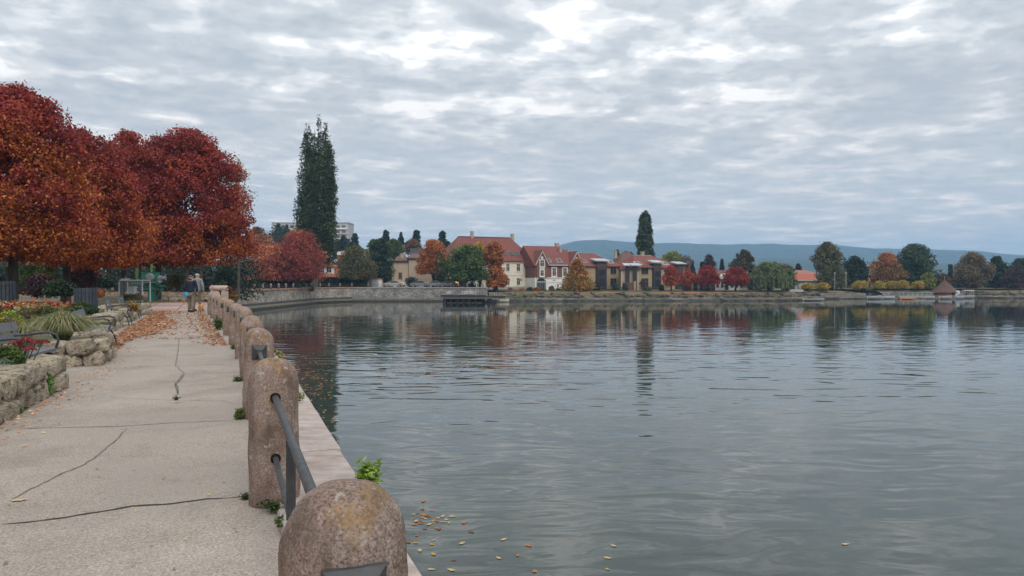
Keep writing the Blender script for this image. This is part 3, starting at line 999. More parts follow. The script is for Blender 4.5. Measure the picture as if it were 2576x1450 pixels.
# ------------------------------------------------------------------ near quay: masonry, coping slabs
nq = empty('quay_wall', (0, 0, 0), 0, 'near stone quay wall carrying the coping slabs and the big rounded bollards', 'wall')
line = [off(y, 0.50) for y in np.arange(-6, 38, 1.5)]
strip_wall('masonry', [(p[0], p[1]) for p in line], [(-0.3, -0.2), (0.0, -0.2), (0.12, -3.3)], M_QUAY_G, nq, sub=1.5)
rr = random.Random(5)
y = -2.6
while y < 37.3:
    y2 = y + 0.98
    a0, a1 = off(y + 0.012, 0.0), off(y + 0.012, 0.62)
    b0, b1 = off(y2 - 0.012, 0.0), off(y2 - 0.012, 0.62 + rr.uniform(-0.012, 0.012))
    t = 0.035 + rr.uniform(-0.007, 0.007)
    mb = MB(); c = 0.012
    def lerp2(p, q, s_): return (p[0] + (q[0] - p[0]) * s_, p[1] + (q[1] - p[1]) * s_)
    ring = [a0, a1, b1, b0]
    cx_ = sum(p[0] for p in ring) / 4; cy_ = sum(p[1] for p in ring) / 4
    topr = [(p[0] + (cx_ - p[0]) * 0.03, p[1] + (cy_ - p[1]) * 0.03) for p in ring]
    vs = [(p[0], p[1], -0.25) for p in ring] + [(p[0], p[1], t - c) for p in ring] + [(p[0], p[1], t) for p in topr]
    fs = [(3, 2, 1, 0), (8, 9, 10, 11)]
    for k in range(4):
        k2 = (k + 1) % 4
        fs += [(k, k2, 4 + k2, 4 + k), (4 + k, 4 + k2, 8 + k2, 8 + k)]
    mb.add(vs, fs).build('coping_slab', M_COPE, nq)
    y += 0.98 + 0.0

# ------------------------------------------------------------------ bollards and rails
def bollard_mesh(seed, n=44, r=0.165, h=0.95):
    mb = MB(); prof = [(r * 1.0, -0.1), (r * 1.01, 0.0), (r * 1.02, 0.25), (r * 1.0, 0.5), (r * 0.985, h - r * 1.02)]
    for k in range(1, 10):
        a = k / 10 * math.pi / 2
        prof.append((r * 0.985 * math.cos(a) ** 0.9, h - r * 1.02 + r * 1.02 * math.sin(a)))
    prof.append((0.012, h))
    # more rings on the shaft
    pr = []
    for (r0, z0), (r1, z1) in zip(prof, prof[1:]):
        k = max(1, int(abs(z1 - z0) / 0.06))
        for i in range(k): pr.append((r0 + (r1 - r0) * i / k, z0 + (z1 - z0) * i / k))
    pr.append(prof[-1])
    mb.lathe(pr, n)
    out = []
    for v in mb.v:
        p = Vector(v); q = p + Vector((seed * 3.1, seed * 1.7, 0))
        d = 0.011 * mnoise.noise(q * 5) + 0.006 * mnoise.noise(q * 16)
        rad = Vector((p.x, p.y, max(0, p.z - 0.78) * 1.2))
        if rad.length > 1e-6: p += rad.normalized() * d
        out.append(tuple(p))
    mb.v = out
    return mb.mesh('bollard', M_STONE, True)


boll_meshes = [bollard_mesh(s) for s in range(4)]


def plate_mesh():
    mb = MB(); s = 0.078
    vs = [(-s, -s, 0), (s, -s, 0), (s, s, 0), (-s, s, 0), (-s * 0.96, -s * 0.96, 0.012), (s * 0.96, -s * 0.96, 0.012), (s * 0.96, s * 0.96, 0.012), (-s * 0.96, s * 0.96, 0.012),
          (-0.03, -0.03, 0.045), (0.03, -0.03, 0.045), (0.03, 0.03, 0.045), (-0.03, 0.03, 0.045)]
    fs = [(3, 2, 1, 0), (8, 9, 10, 11)]
    for a in (0, 4):
        for k in range(4):
            k2 = (k + 1) % 4; fs.append((a + k, a + k2, a + 4 + k2, a + 4 + k))
    mb.add(vs, fs)
    mb.tube([(0, 0, 0.03), (0, 0, 0.10)], 0.031, 12)
    return mb.mesh('rail_plate', M_IRON)


PLATE = plate_mesh()
HOLE = MB().tube([(0, 0, -0.02), (0, 0, 0.012)], 0.034, 14).mesh('rail_hole', mat('dark_hole', (0.012, 0.012, 0.012), rough=1))
ORD = ['nearest', 'second', 'third', 'fourth', 'fifth', 'sixth', 'seventh', 'eighth', 'ninth', 'tenth', 'eleventh', 'twelfth', 'thirteenth', 'fourteenth',
       'fifteenth', 'sixteenth', 'seventeenth', 'eighteenth', 'nineteenth', 'twentieth', 'twenty-first', 'twenty-second', 'twenty-third', 'twenty-fourth']
BLAB = ['huge rounded pink stone bollard at the bottom edge, ochre lichen streaks on its head',
        'tall round-headed stone bollard, second nearest, with two iron rails entering its near side',
        'third stone bollard with a square dark iron plate and rail collar on its shaft',
        'smooth pinkish round-headed stone bollard just behind the one with the iron plate',
        'fifth stone bollard along the path, yellowish head with a dark groove across it',
        'sixth stone bollard along the path, its head half hidden behind the grooved one',
        'seventh stone bollard along the path, beside the leafy green weed',
        'eighth stone bollard along the path, ochre head just beyond the leafy weed',
        'ninth stone bollard along the path, short of the two overlapping ones',
        'tenth stone bollard along the path, nearer of the two overlapping far ones',
        'eleventh stone bollard along the path, last before the stone parapet']
bys = [b_[0] for b_ in BOLL[2:13]]
tips = []
for i, yy in enumerate(bys):
    x = bx(yy)
    rz = math.atan2(-(bx(yy + 0.5) - bx(yy - 0.5)), 1.0)
    b = empty('bollard', (x, yy, 0.03), rz, BLAB[i], 'bollard', 'stone bollards along the near quay')
    s_ = 1.0 + [0, 0.0, 0.0, 0.03, -0.01, 0.04, -0.02, 0.02, 0, 0.03, 0][i]
    link('stone_shaft', boll_meshes[i % 4], b, scale=(s_, s_, 1 + [0, 0, 0.01, 0, 0.03, 0, 0.02, -0.01, 0.02, 0.01, 0.02][i]), rot=(0, 0, i * 1.3))
    for z, nm in ((0.70 if i else 0.712, 't'), (0.30, 'l')):
        if i not in (1,) and z > 0.5:
            link('rail_plate', PLATE, b, loc=(0, -0.158, z), rot=(R(90), 0, 0))
        else:
            link('rail_hole', HOLE, b, loc=(0, -0.163, z), rot=(R(90), 0, 0))
        link('rail_hole', HOLE, b, loc=(0, 0.163, z), rot=(R(-90), 0, 0))
for i in range(len(bys)):
    y0 = bys[i]; y1 = BOLL[2 + i + 1][0]
    if i == len(bys) - 1: break
    a = Vector((bx(y0), y0, 0.03)); c = Vector((bx(y1), y1, 0.03)); d = (c - a).normalized()
    lab = 'iron railing between the %s and %s stone bollards of the near quay' % (ORD[i], ORD[i + 1])
    r_ = empty('railing', a, 0, lab, 'railing', 'iron railings between the near bollards')
    L = (c - a).length
    for nm, z, rad in (('top_rail', 0.70, 0.022), ('bottom_rail', 0.30, 0.018)):
        MB().tube([d * 0.15 + Vector((0, 0, z)), d * (L - 0.15) + Vector((0, 0, z))], rad, 14, False).build(nm, M_IRON, r_, True)
    mid = d * L * 0.55
    MB().box(mid.x - 0.018, mid.x + 0.018, mid.y - 0.02, mid.y + 0.02, 0.30, 0.69).build('upright', M_IRON, r_)
    q = d * L * 0.42
    nv = Vector((-d.y, d.x, 0)) * -1
    MB().tube([q + Vector((0, 0, 0.30)), q + Vector((0, 0, 0.12)), q + nv * 0.10 + Vector((0, 0, 0.0))], 0.018, 8).build('stay', M_IRON, r_, True)

# stone parapet at the end of the near quay
pp = empty('stone_parapet', (-15.3, 38.4, 0), R(-12), 'low pinkish stone parapet with a thick rounded beam closing the end of the near quay', 'parapet')
M_PPT = mat('parapet_stone', (0.42, 0.29, 0.24), (0.52, 0.42, 0.37), scale=4, bump=0.5)
for x in (-0.33, 0.33):
    MB().prism([(-0.13, 0), (0.13, 0), (0.13, 0.92), (0.06, 1.04), (-0.06, 1.04), (-0.13, 0.92)], -0.13, 0.13, 'y').build('post', M_PPT, pp, loc=(x, 0, 0))
MB().tube([(-0.50, 0, 1.12), (-0.45, 0, 1.13), (0.45, 0, 1.13), (0.50, 0, 1.12)], [0.10, 0.15, 0.15, 0.10], 12).build('beam', M_PPT, pp, True)
MB().box(-0.2, 0.2, -0.06, 0.06, 0.0, 0.35).build('foot_stone', M_PPT, pp)
pp2 = empty('stone_parapet', (-14.6, 36.3, 0), R(20), 'short stone parapet block just short of the rounded beam, rails running into it', 'parapet')
MB().prism([(-0.16, 0), (0.16, 0), (0.16, 0.88), (0.08, 1.0), (-0.08, 1.0), (-0.16, 0.88)], -0.4, 0.4, 'y').build('block', M_PPT, pp2)
MB().box(-0.5, -0.17, -0.3, 0.3, 0.0, 0.3).build('step_stone', M_PPT, pp2)

# reddish slabs beyond the asphalt
pv = empty('bridge_paving', (0, 0, 0)); pv['kind'] = 'structure'
for i in range(6):
    for j in range(6):
        x0 = -15.4 - 1.65 * i - 0.42 * (j * 2.3); y0 = 37.4 + j * 2.3
        g = 0.02; sk = -0.42
        z = 0.012 + rr.uniform(-0.004, 0.006)
        ring = [(x0 - 1.65 + g, y0 + g), (x0 - g, y0 + g), (x0 - g + sk * 2.26, y0 + 2.28), (x0 - 1.65 + g + sk * 2.26, y0 + 2.28)]
        MB().prism(ring, -0.08, z).build('paving_slab', M_PAVE, pv)

# ------------------------------------------------------------------ dry-stone garden walls: every stone its own part
def stone_mesh(seed):
    r_ = random.Random(seed)
    import bmesh
    bm = bmesh.new()
    bmesh.ops.create_icosphere(bm, subdivisions=3, radius=0.5)
    for v in bm.verts:
        p = v.co.normalized()
        q = Vector([math.copysign(abs(c) ** 0.45, c) for c in p]) * 0.5
        q *= 0.92 + 0.16 * mnoise.noise(p * 2.2 + Vector((seed * 3.3, 0, 0))) + 0.14 * mnoise.noise(p * 5.5 + Vector((0, seed * 2.1, 0))) + 0.07 * mnoise.noise(p * 12 + Vector((0, seed, 0)))
        v.co = q
    me = bpy.data.meshes.new('stone'); bm.to_mesh(me); bm.free()
    me.materials.append(M_ROCK)
    me.polygons.foreach_set('use_smooth', [True] * len(me.polygons))
    return me


STONES = [stone_mesh(s) for s in range(9)]


def stone_wall(label, line, h, seed, size=0.40, rows=2, group='dry-stone walls edging the flower beds'):
    r_ = random.Random(seed)
    o = empty('garden_wall', (line[0][0], line[0][1], 0), 0, label, 'wall', group)
    ox, oy = line[0]
    for j in range(rows):
        z0 = -0.04 + (h + 0.05) * j / rows; rh = (h + 0.05) / rows
        for (x0, y0), (x1, y1) in zip(line, line[1:]):
            L = math.hypot(x1 - x0, y1 - y0); s = r_.uniform(-0.15, 0.1); ang = math.atan2(y1 - y0, x1 - x0)
            while s < L:
                w = size * r_.uniform(0.65, 1.5)
                t = (s + w / 2) / L
                if t > 1.04: break
                nx, ny = -(y1 - y0) / L, (x1 - x0) / L
                k = r_.uniform(-0.05, 0.05)
                link('stone', r_.choice(STONES), o, loc=(x0 + (x1 - x0) * t + nx * k - ox, y0 + (y1 - y0) * t + ny * k - oy, z0 + rh * 0.5 + r_.uniform(-0.015, 0.03)),
                     rot=(r_.choice((0, math.pi)) + r_.uniform(-0.1, 0.1), r_.uniform(-0.12, 0.12), ang + r_.choice((0, math.pi)) + r_.uniform(-0.12, 0.12)),
                     scale=(w * 1.08, 0.36 * r_.uniform(0.8, 1.25), rh * r_.uniform(1.05, 1.35)))
                s += w * 0.97
    return o


GE = GARDEN_EDGE
stone_wall('nearest dry-stone wall at the left edge, with the bright green fern against it', [GE[0], GE[1], GE[2], GE[3]], 0.44, 1, 0.42)
stone_wall('stone edging behind the nearest bench, joining the first and second walls', [GE[3], GE[4], GE[5], GE[6]], 0.42, 2, 0.36)
stone_wall('dry-stone wall under the big grass clump, between the two nearest benches', [GE[6], GE[7], GE[8]], 0.44, 3, 0.34)
stone_wall('stone edging behind the second bench, running back to the leaf pile', [GE[8], GE[9], GE[10], GE[11]], 0.42, 4, 0.40)
stone_wall('pale boulder wall beside the leaf pile, just past the second bench', [GE[11], GE[12], GE[13], GE[14]], 0.50, 5, 0.48)
stone_wall('dark stone edging behind the third bench', [GE[14], GE[15], GE[16]], 0.42, 6, 0.42)
stone_wall('fourth boulder wall, beyond the leaf pile and below the third bench end', [GE[16], GE[17], GE[18]], 0.46, 7, 0.48)
stone_wall('farthest boulder wall, next to the reddish paving', [GE[18], GE[19], GE[20], GE[21]], 0.46, 8, 0.48)

# ------------------------------------------------------------------ cracks and joints across the path
def ribbon(name, pts, w, m, parent=None, seed=0, z=0.004):
    """a narrow ragged strip on the ground"""
    r_ = random.Random(seed); P = []
    for (x0, y0), (x1, y1) in zip(pts, pts[1:]):
        L = math.hypot(x1 - x0, y1 - y0); k = max(2, int(L / 0.06))
        for i in range(k): P.append((x0 + (x1 - x0) * i / k, y0 + (y1 - y0) * i / k))
    P.append(pts[-1]); vs = []; fs = []
    for i, p in enumerate(P):
        a = P[max(0, i - 1)]; c = P[min(len(P) - 1, i + 1)]
        d = Vector((c[0] - a[0], c[1] - a[1])).normalized(); nr = Vector((d.y, -d.x))
        j = 0.030 * mnoise.noise(Vector((i * 0.22, seed * 5.0, 0))) + 0.012 * mnoise.noise(Vector((i * 0.9, seed * 5.0, 3)))
        ww = w * (0.35 + 1.0 * abs(mnoise.noise(Vector((i * 0.35, seed, 9)))) + 0.35 * r_.random()) * min(1, 0.25 + i / 6, 0.25 + (len(P) - 1 - i) / 6)
        vs += [(p[0] + nr.x * (j - ww), p[1] + nr.y * (j - ww), z), (p[0] + nr.x * (j + ww), p[1] + nr.y * (j + ww), z)]
    for i in range(len(P) - 1): fs.append((2 * i, 2 * i + 1, 2 * i + 3, 2 * i + 2))
    me = bpy.data.meshes.new(name); me.from_pydata(vs, [], fs); me.materials.append(m); me.update()
    if me.polygons[0].normal.z < 0: me.flip_normals()
    return link(name, me, parent)


path_obj = bpy.data.objects['path']
CR = [([(0, 1322), (160, 1305), (330, 1277), (430, 1270), (520, 1258), (620, 1250)], 0.014),
      ([(0, 1082), (120, 1078), (300, 1074), (420, 1066), (600, 1058)], 0.011),
      ([(20, 1262), (75, 1232), (160, 1190), (215, 1170), (262, 1132), (300, 1100), (316, 1078)], 0.009),
      ([(430, 1006), (445, 990), (440, 965), (462, 940), (441, 920), (448, 880), (450, 850)], 0.010),
      ([(150, 938), (300, 926), (420, 921), (600, 917)], 0.012),
      ([(290, 850), (400, 851), (520, 846), (570, 849)], 0.014),
      ([(260, 1002), (430, 1008), (560, 1010), (600, 1018)], 0.006),
      ([(330, 802), (440, 806), (520, 803)], 0.016), ([(0, 915 + 200), (60, 1110), (140, 1100)], 0.005)]
for i, (pl, w) in enumerate(CR):
    ribbon('crack', [gpt(a, b_) for a, b_ in pl], w, M_CRACK if i == 0 else M_CRACK2, path_obj, i + 1)
    if i == 3: ribbon('crack', [gpt(a + 3, b_ + 2) for a, b_ in pl[1:4]], w * 1.6, M_CRACK2 if i == 3 else M_CRACK, path_obj, i + 20)
# dark soil line where the path meets the first wall
ribbon('dirt_seam', [(x + 0.14, y_) for x, y_ in GE[1:4]], 0.06, M_SOIL, path_obj, 31)


# ------------------------------------------------------------------ buildings
M_CREAM = mat('cream_render', (0.74, 0.69, 0.56), (0.80, 0.75, 0.63), scale=0.8, bump=0.1)
M_WHITE = mat('white_render', (0.74, 0.73, 0.71), (0.80, 0.79, 0.77), scale=0.8, bump=0.1)
M_OCHRE = mat('ochre_render', (0.34, 0.26, 0.16), (0.40, 0.31, 0.20), scale=0.8, bump=0.1)
M_BEIGE = mat('beige_render', (0.46, 0.37, 0.27), (0.52, 0.42, 0.32), scale=0.8, bump=0.1)
M_BRICKW = uv = mat('red_brick', (0.15, 0.065, 0.050), (0.23, 0.115, 0.09), scale=3, bump=0.3, stretch=(1, 1, 4))
M_DARKW = mat('dark_cladding', (0.035, 0.032, 0.035), (0.055, 0.05, 0.052), scale=2)
M_TRIM = mat('white_trim', (0.66, 0.63, 0.57), (0.72, 0.69, 0.64), scale=3)
M_GLASS = mat('window_glass', (0.02, 0.024, 0.028), (0.035, 0.04, 0.045), rough=0.08, scale=2, spec=0.6)
M_ZINC = mat('grey_metal_roof', (0.36, 0.39, 0.43), (0.44, 0.47, 0.50), rough=0.4, scale=3)
M_WOOD = mat('dark_wood', (0.10, 0.085, 0.075), (0.17, 0.15, 0.135), scale=4, stretch=(0.4, 3, 3), bump=0.3)
M_CHIM = mat('chimney_plaster', (0.36, 0.29, 0.21), (0.44, 0.37, 0.29), scale=3)
M_LIT = bpy.data.materials.new('lit_window'); M_LIT.use_nodes = True
_b = M_LIT.node_tree.nodes['Principled BSDF']
_b.inputs['Base Color'].default_value = (0.5, 0.3, 0.1, 1); _b.inputs['Emission Color'].default_value = (1.0, 0.55, 0.16, 1); _b.inputs['Emission Strength'].default_value = 0.9


def roof_mat(name, c1, c2, pitch=0.38):
    m = mat(name, c1, c2, rough=0.8, scale=1.6, detail=6, bump=0.3)
    t = m.node_tree
    tcn = t.nodes.new('ShaderNodeTexCoord'); wv = t.nodes.new('ShaderNodeTexWave')
    wv.wave_type = 'BANDS'; wv.bands_direction = 'Z'; wv.wave_profile = 'SAW'
    wv.inputs['Scale'].default_value = 0.314 / pitch; wv.inputs['Distortion'].default_value = 0.15
    t.links.new(tcn.outputs['Object'], wv.inputs[0])
    old = t.nodes['Principled BSDF'].inputs['Base Color'].links[0].from_socket
    mr = t.nodes.new('ShaderNodeMapRange'); mr.inputs[3].default_value = 0.72; mr.inputs[4].default_value = 1.12
    t.links.new(wv.outputs[1], mr.inputs[0])
    hs = t.nodes.new('ShaderNodeHueSaturation'); t.links.new(old, hs.inputs['Color']); t.links.new(mr.outputs[0], hs.inputs['Value'])
    t.links.new(hs.outputs[0], t.nodes['Principled BSDF'].inputs['Base Color'])
    bp = t.nodes.new('ShaderNodeBump'); bp.inputs['Distance'].default_value = 0.05; bp.inputs['Strength'].default_value = 0.8
    t.links.new(wv.outputs[1], bp.inputs['Height']); t.links.new(bp.outputs[0], t.nodes['Principled BSDF'].inputs['Normal'])
    return m


M_TILE = roof_mat('red_clay_tiles', (0.235, 0.082, 0.064), (0.175, 0.060, 0.049))
M_TILE2 = roof_mat('bright_clay_tiles', (0.42, 0.13, 0.07), (0.33, 0.10, 0.06))
M_TILEB = roof_mat('brown_tiles', (0.18, 0.10, 0.075), (0.13, 0.075, 0.06))

_wcache = {}


def window(parent, u, z, w, h, v=0.0, frame=None, cols=2, lit=False, rot=0.0, name='window', fw=0.12, sill=True):
    """frame ring proud of the wall with mullions, and its pane as sub-part; faces -y of the parent"""
    fm = frame or M_TRIM
    key = (w, h, fm.name, cols, fw, sill)
    if key not in _wcache:
        mb = MB()
        mb.box(-w / 2 - fw, -w / 2, -0.07, 0.05, -fw, h + fw); mb.box(w / 2, w / 2 + fw, -0.07, 0.05, -fw, h + fw)
        mb.box(-w / 2, w / 2, -0.07, 0.05, -fw, 0); mb.box(-w / 2, w / 2, -0.07, 0.05, h, h + fw)
        for c in range(1, cols): mb.box(-w / 2 + w * c / cols - 0.03, -w / 2 + w * c / cols + 0.03, -0.045, 0.05, 0, h)
        mb.box(-w / 2, w / 2, -0.043, 0.05, h * 0.66 - 0.03, h * 0.66 + 0.03)
        if sill: mb.box(-w / 2 - fw * 1.4, w / 2 + fw * 1.4, -0.16, 0.05, -fw - 0.08, -fw - 0.002)
        _wcache[key] = (mb.mesh('window', fm), MB().box(-w / 2, w / 2, -0.012, 0.04, 0, h).mesh('pane', M_GLASS), MB().box(-w / 2, w / 2, -0.012, 0.04, 0, h).mesh('pane', M_LIT))
    a, b_, c_ = _wcache[key]
    o = link(name, a, parent, loc=(u, v, z), rot=(0, 0, rot))
    link('pane', c_ if lit else b_, o)
    return o


def place_len(x0, y0, th, xd1):
    a1 = (xd1 - 1288) / FPX
    return (a1 * y0 - x0) / (math.cos(th) - a1 * math.sin(th))


def hip_roof(mb, L, D, eh, rh, hl, hr, ov=0.4, th=0.18):
    e = [(-ov, -ov, eh), (L + ov, -ov, eh), (L + ov, D + ov, eh), (-ov, D + ov, eh)]
    r_ = [(hl, D / 2, rh), (L - hr, D / 2, rh)]
    e2 = [(x, y, z - th) for x, y, z in e]
    mb.add(e + r_ + e2, [(0, 1, 5, 4), (1, 2, 5), (2, 3, 4, 5), (3, 0, 4), (0, 6, 7, 1), (1, 7, 8, 2), (2, 8, 9, 3), (3, 9, 6, 0), (9, 8, 7, 6)])


def chimney(parent, u, v, z0, z1, w=0.7, m=None):
    MB().box(u - w / 2, u + w / 2, v - w / 2, v + w / 2, z0, z1).box(u - w / 2 - 0.08, u + w / 2 + 0.08, v - w / 2 - 0.08, v + w / 2 + 0.08, z1 + 0.003, z1 + 0.16).build('chimney', m or M_CHIM, parent)


def roof_at(u, v, L, D, eh, rh, hl, hr):
    t = min(v, D - v) / (D / 2)
    return eh + (rh - eh) * t


def skylight(parent, u, v, D, eh, rh, w=0.9, l=1.5, m=None):
    sl = math.atan2(rh - eh, D / 2)
    z = eh + (rh - eh) * (v + 0.5) / (D / 2 + 0.5) + 0.06
    mat_ = Matrix.Translation((u, v, z)) @ Matrix.Rotation(sl, 4, 'X')
    fr = MB(); fr.box(-w / 2, w / 2, -l / 2, l / 2, -0.1, 0.10, mat_)
    o = fr.build('skylight', M_ZINC if m is None else m, parent)
    MB().box(-w / 2 + 0.1, w / 2 - 0.1, -l / 2 + 0.1, l / 2 - 0.1, 0.0, 0.115, mat_).build('pane', M_GLASS, o)


# --- cream two-storey house with the big hipped roof
th = R(22); y0 = 178.0; g = -0.55
x0 = X(1128, y0); L = place_len(x0, y0, th, 1346); D = 13.0
H = empty('town_house', (x0, y0, g), th, 'cream two-storey house with the tallest red hipped roof and a row of four roof windows', 'house')
EH = Zr(657, 184) - g; RH = Zr(598, 189) - g
MB().box(0, L, 0, D, -0.5, EH).build('wall', M_CREAM, H)
for z in (EH * 0.49,):
    MB().box(-0.05, L + 0.05, -0.10, 0.02, z, z + 0.22).build('cornice', M_TRIM, H)
MB().box(-0.2, L + 0.2, -0.22, 0.02, EH - 0.45, EH - 0.16).build('cornice', M_CREAM, H)
MB().box(-0.04, L + 0.04, -0.06, 0.02, -0.5, 0.7).build('plinth', mat('grey_plinth', (0.40, 0.38, 0.34), scale=2), H)
mb = MB(); hip_roof(mb, L, D, EH, RH, 4.5, 4.2); rf = mb.build('roof', M_TILE, H)
for xd in (1187, 1208, 1232, 1254, 1277.5, 1304, 1326.5):
    u = place_len(x0, y0, th, xd)
    mat('dark_frame', (0.20, 0.19, 0.17), scale=4); window(H, u, 1.15, 0.80, 1.65, -0.0)
    window(H, u, EH * 0.49 + 1.15, 0.80, 1.75, -0.0)
    MB().box(u - 0.75, u + 0.75, -0.07, 0.02, EH * 0.49 + 3.25, EH * 0.49 + 3.4).build('lintel', M_TRIM, H)
for xd in (1283, 1299, 1314, 1331):
    u = place_len(x0, y0, th, xd - 6)
    skylight(H, u, 1.6, D, EH, RH, 0.95, 1.6, _mats['dark_frame'])
chimney(H, L * 0.36, D / 2, RH - 0.4, RH + 1.3); chimney(H, L - 3.4, D / 2 + 0.5, RH - 1.6, RH + 0.9)
MB().tube([(5.5, 0, 0), (5.5, 0, 0.01)], 0.01)
MB().box(L * 0.80, L * 0.80 + 0.9, -0.06, 0.0, 2.1, 2.7).build('plaque', mat('brown_plaque', (0.20, 0.10, 0.06)), H)

# lower red-roofed wing to its left
th2 = R(20); yb = 186.0; xb = X(1046, yb); Lb = place_len(xb, yb, th2, 1150)
W = empty('town_house', (xb, yb, 0), th2, 'lower red-roofed wing left of the tallest roof, mostly hidden behind the orange and green trees', 'house')
MB().box(0, Lb, 0, 9, -1, 5.2).build('wall', M_BEIGE, W)
mb = MB(); hip_roof(mb, Lb, 9, 5.2, Zr(641, 190), 3, 0.5); mb.build('roof', M_TILE, W)
chimney(W, Lb * 0.62, 4.5, Zr(645, 190), Zr(624, 190), 0.8)
for u in (1.5, 4.0, 6.5): window(W, u, 2.2, 1.0, 1.5)

MB().tube([(4.5, D / 2, RH + 0.04), (L - 4.2, D / 2, RH + 0.04)], 0.13, 6).build('ridge_tiles', mat('dark_ridge', (0.10, 0.04, 0.035)), H)
MB().box(-0.4, L + 0.4, -0.52, -0.403, EH - 0.14, EH + 0.0).build('gutter', _mats['dark_ridge'], H)

# --- brick and white house with two stone-edged gables
th = R(24); y1 = 180.5; x1 = X(1345.5, y1); L = place_len(x1, y1, th, 1470); D = 12; g = -0.6
B = empty('town_house', (x1, y1, g), th, 'brick and white house with two pointed pale-edged gables and an arched gateway', 'house')
EH = Zr(668.5, 186) - g; RH = Zr(621, 191) - g; MH = Zr(699.5, 184) - g
MB().box(0.01, L, 0, D, -0.5, MH).build('wall', M_WHITE, B)
MB().box(0.01, L, 0.03, D, MH + 0.003, EH).build('brick_wall', M_BRICKW, B)
MB().box(-0.02, L, -0.15, 0.03, MH - 0.12, MH + 0.10).build('cornice', M_TRIM, B)
MB().box(-0.02, L, -0.09, 0.0, MH - 1.1, MH - 0.95).build('cornice', M_TRIM, B)
mb = MB(); hip_roof(mb, L, D, EH, RH, -0.4, 4.0); mb.build('roof', M_TILE, B)


def gable(parent, uc, w, zbase, zap, vf=-0.35):
    """projecting gable bay with its own small roof and pale stone edging"""
    mb = MB(); mb.prism([(uc - w / 2, MH + 0.1), (uc + w / 2, MH + 0.1), (uc + w / 2, zbase), (uc, zap), (uc - w / 2, zbase)], vf, 3.2, 'y')
    o = mb.build('gable', M_BRICKW, parent)
    mb = MB(); ov = 0.35; sl = (zap - zbase) / (w / 2)
    mb.add([(uc - w / 2 - ov, vf - 0.25, zbase - ov * sl + 0.12), (uc, vf - 0.25, zap + 0.12), (uc, 5.2, zap + 0.12), (uc - w / 2 - ov, 1.5, zbase - ov * sl + 0.12),
            (uc + w / 2 + ov, vf - 0.25, zbase - ov * sl + 0.12), (uc + w / 2 + ov, 1.5, zbase - ov * sl + 0.12)], [(0, 1, 2, 3), (1, 4, 5, 2)])
    mb.build('gable_roof', M_TILE, parent)
    for s_ in (-1, 1):
        a = Vector((uc + s_ * (w / 2 + ov), vf - 0.3, zbase - ov * sl)); b_ = Vector((uc, vf - 0.3, zap))
        mb = MB(); d = Vector((0, 0, -0.48))
        mb.add([a, b_, b_ + d, a + d, a + Vector((0, 0.24, 0)), b_ + Vector((0, 0.24, 0)), b_ + d + Vector((0, 0.24, 0)), a + d + Vector((0, 0.24, 0))],
               [(0, 1, 2, 3), (7, 6, 5, 4), (0, 4, 5, 1), (3, 2, 6, 7)])
        mb.build('gable_edge', mat('gable_stone', (0.42, 0.36, 0.31), (0.48, 0.43, 0.38)), parent)
    MB().tube([(uc, vf - 0.06, zap - 1.75), (uc, vf + 0.1, zap - 1.75)], 0.34, 16).build('roundel', M_TRIM, parent)
    window(parent, uc, zbase - 1.2, 1.0, 1.5, vf, fw=0.22)
    MB().box(uc - 0.72, uc + 0.72, vf - 0.06, vf + 0.02, MH + 2.2, zbase - 1.6).build('panel', M_TRIM, parent)
    window(parent, uc, MH + 0.5, 0.85, 1.35, vf, fw=0.28)


g1 = place_len(x1, y1, th, 1362); g2 = place_len(x1, y1, th, 1449)
gable(B, g1, 3.0, Zr(659, 184) - g, Zr(632, 184) - g)
gable(B, g2, 3.0, Zr(659, 187) - g, Zr(634, 187) - g)
for xd in (1394, 1421):
    u = place_len(x1, y1, th, xd)
    window(B, u, MH + 0.5, 0.95, 1.9, 0.0, fw=0.3)
    skylight(B, u - 1.2, 0.9, D, EH, RH, 1.4, 1.5)
MB().box(g1 + 2.0, g2 - 2.0, -0.55, 0.0, EH - 0.12, EH + 0.12).build('gutter_roof', M_ZINC, B)
# arched gateway
mb = MB(); arch = [(g1 - 1.35, 0.0), (g1 + 1.15, 0.0), (g1 + 1.15, 1.9)] + [(g1 - 0.1 + 1.25 * math.cos(a), 1.9 + 0.95 * math.sin(a)) for a in np.linspace(0.2, math.pi - 0.2, 9)] + [(g1 - 1.35, 1.9)]
mb.prism(arch, -0.02, 0.1, 'y'); dr = mb.build('gateway', mat('dark_gate', (0.03, 0.03, 0.033)), B)
mb = MB(); aa = np.linspace(0, math.pi, 12)
ring = [(g1 - 0.1 + 1.55 * math.cos(a), 1.9 + 1.25 * math.sin(a)) for a in aa] + [(g1 - 0.1 + 1.27 * math.cos(a), 1.9 + 0.97 * math.sin(a)) for a in reversed(aa)]
mb.prism(ring, -0.09, 0.0, 'y').box(g1 - 1.65, g1 - 1.37, -0.09, 0, 0, 1.9).box(g1 + 1.17, g1 + 1.45, -0.09, 0, 0, 1.9)
mb.build('arch_moulding', M_TRIM, B)
for k in range(5): MB().box(g1 - 1.2 + k * 0.5, g1 - 1.14 + k * 0.5, -0.05, -0.02, 0.05, 2.3).build('bar', M_ZINC, dr)
for xd in (1422, 1440): window(B, place_len(x1, y1, th, xd), 1.0, 0.75, 1.4, 0.0, fw=0.2)
MB().box(g1 + 3.2, g1 + 3.9, -0.04, 0.0, 2.2, 2.5).build('plaque', M_CHIM, B)
chimney(B, L - 4.2, D / 2 + 1, RH - 1.5, RH + 0.7, 0.9)


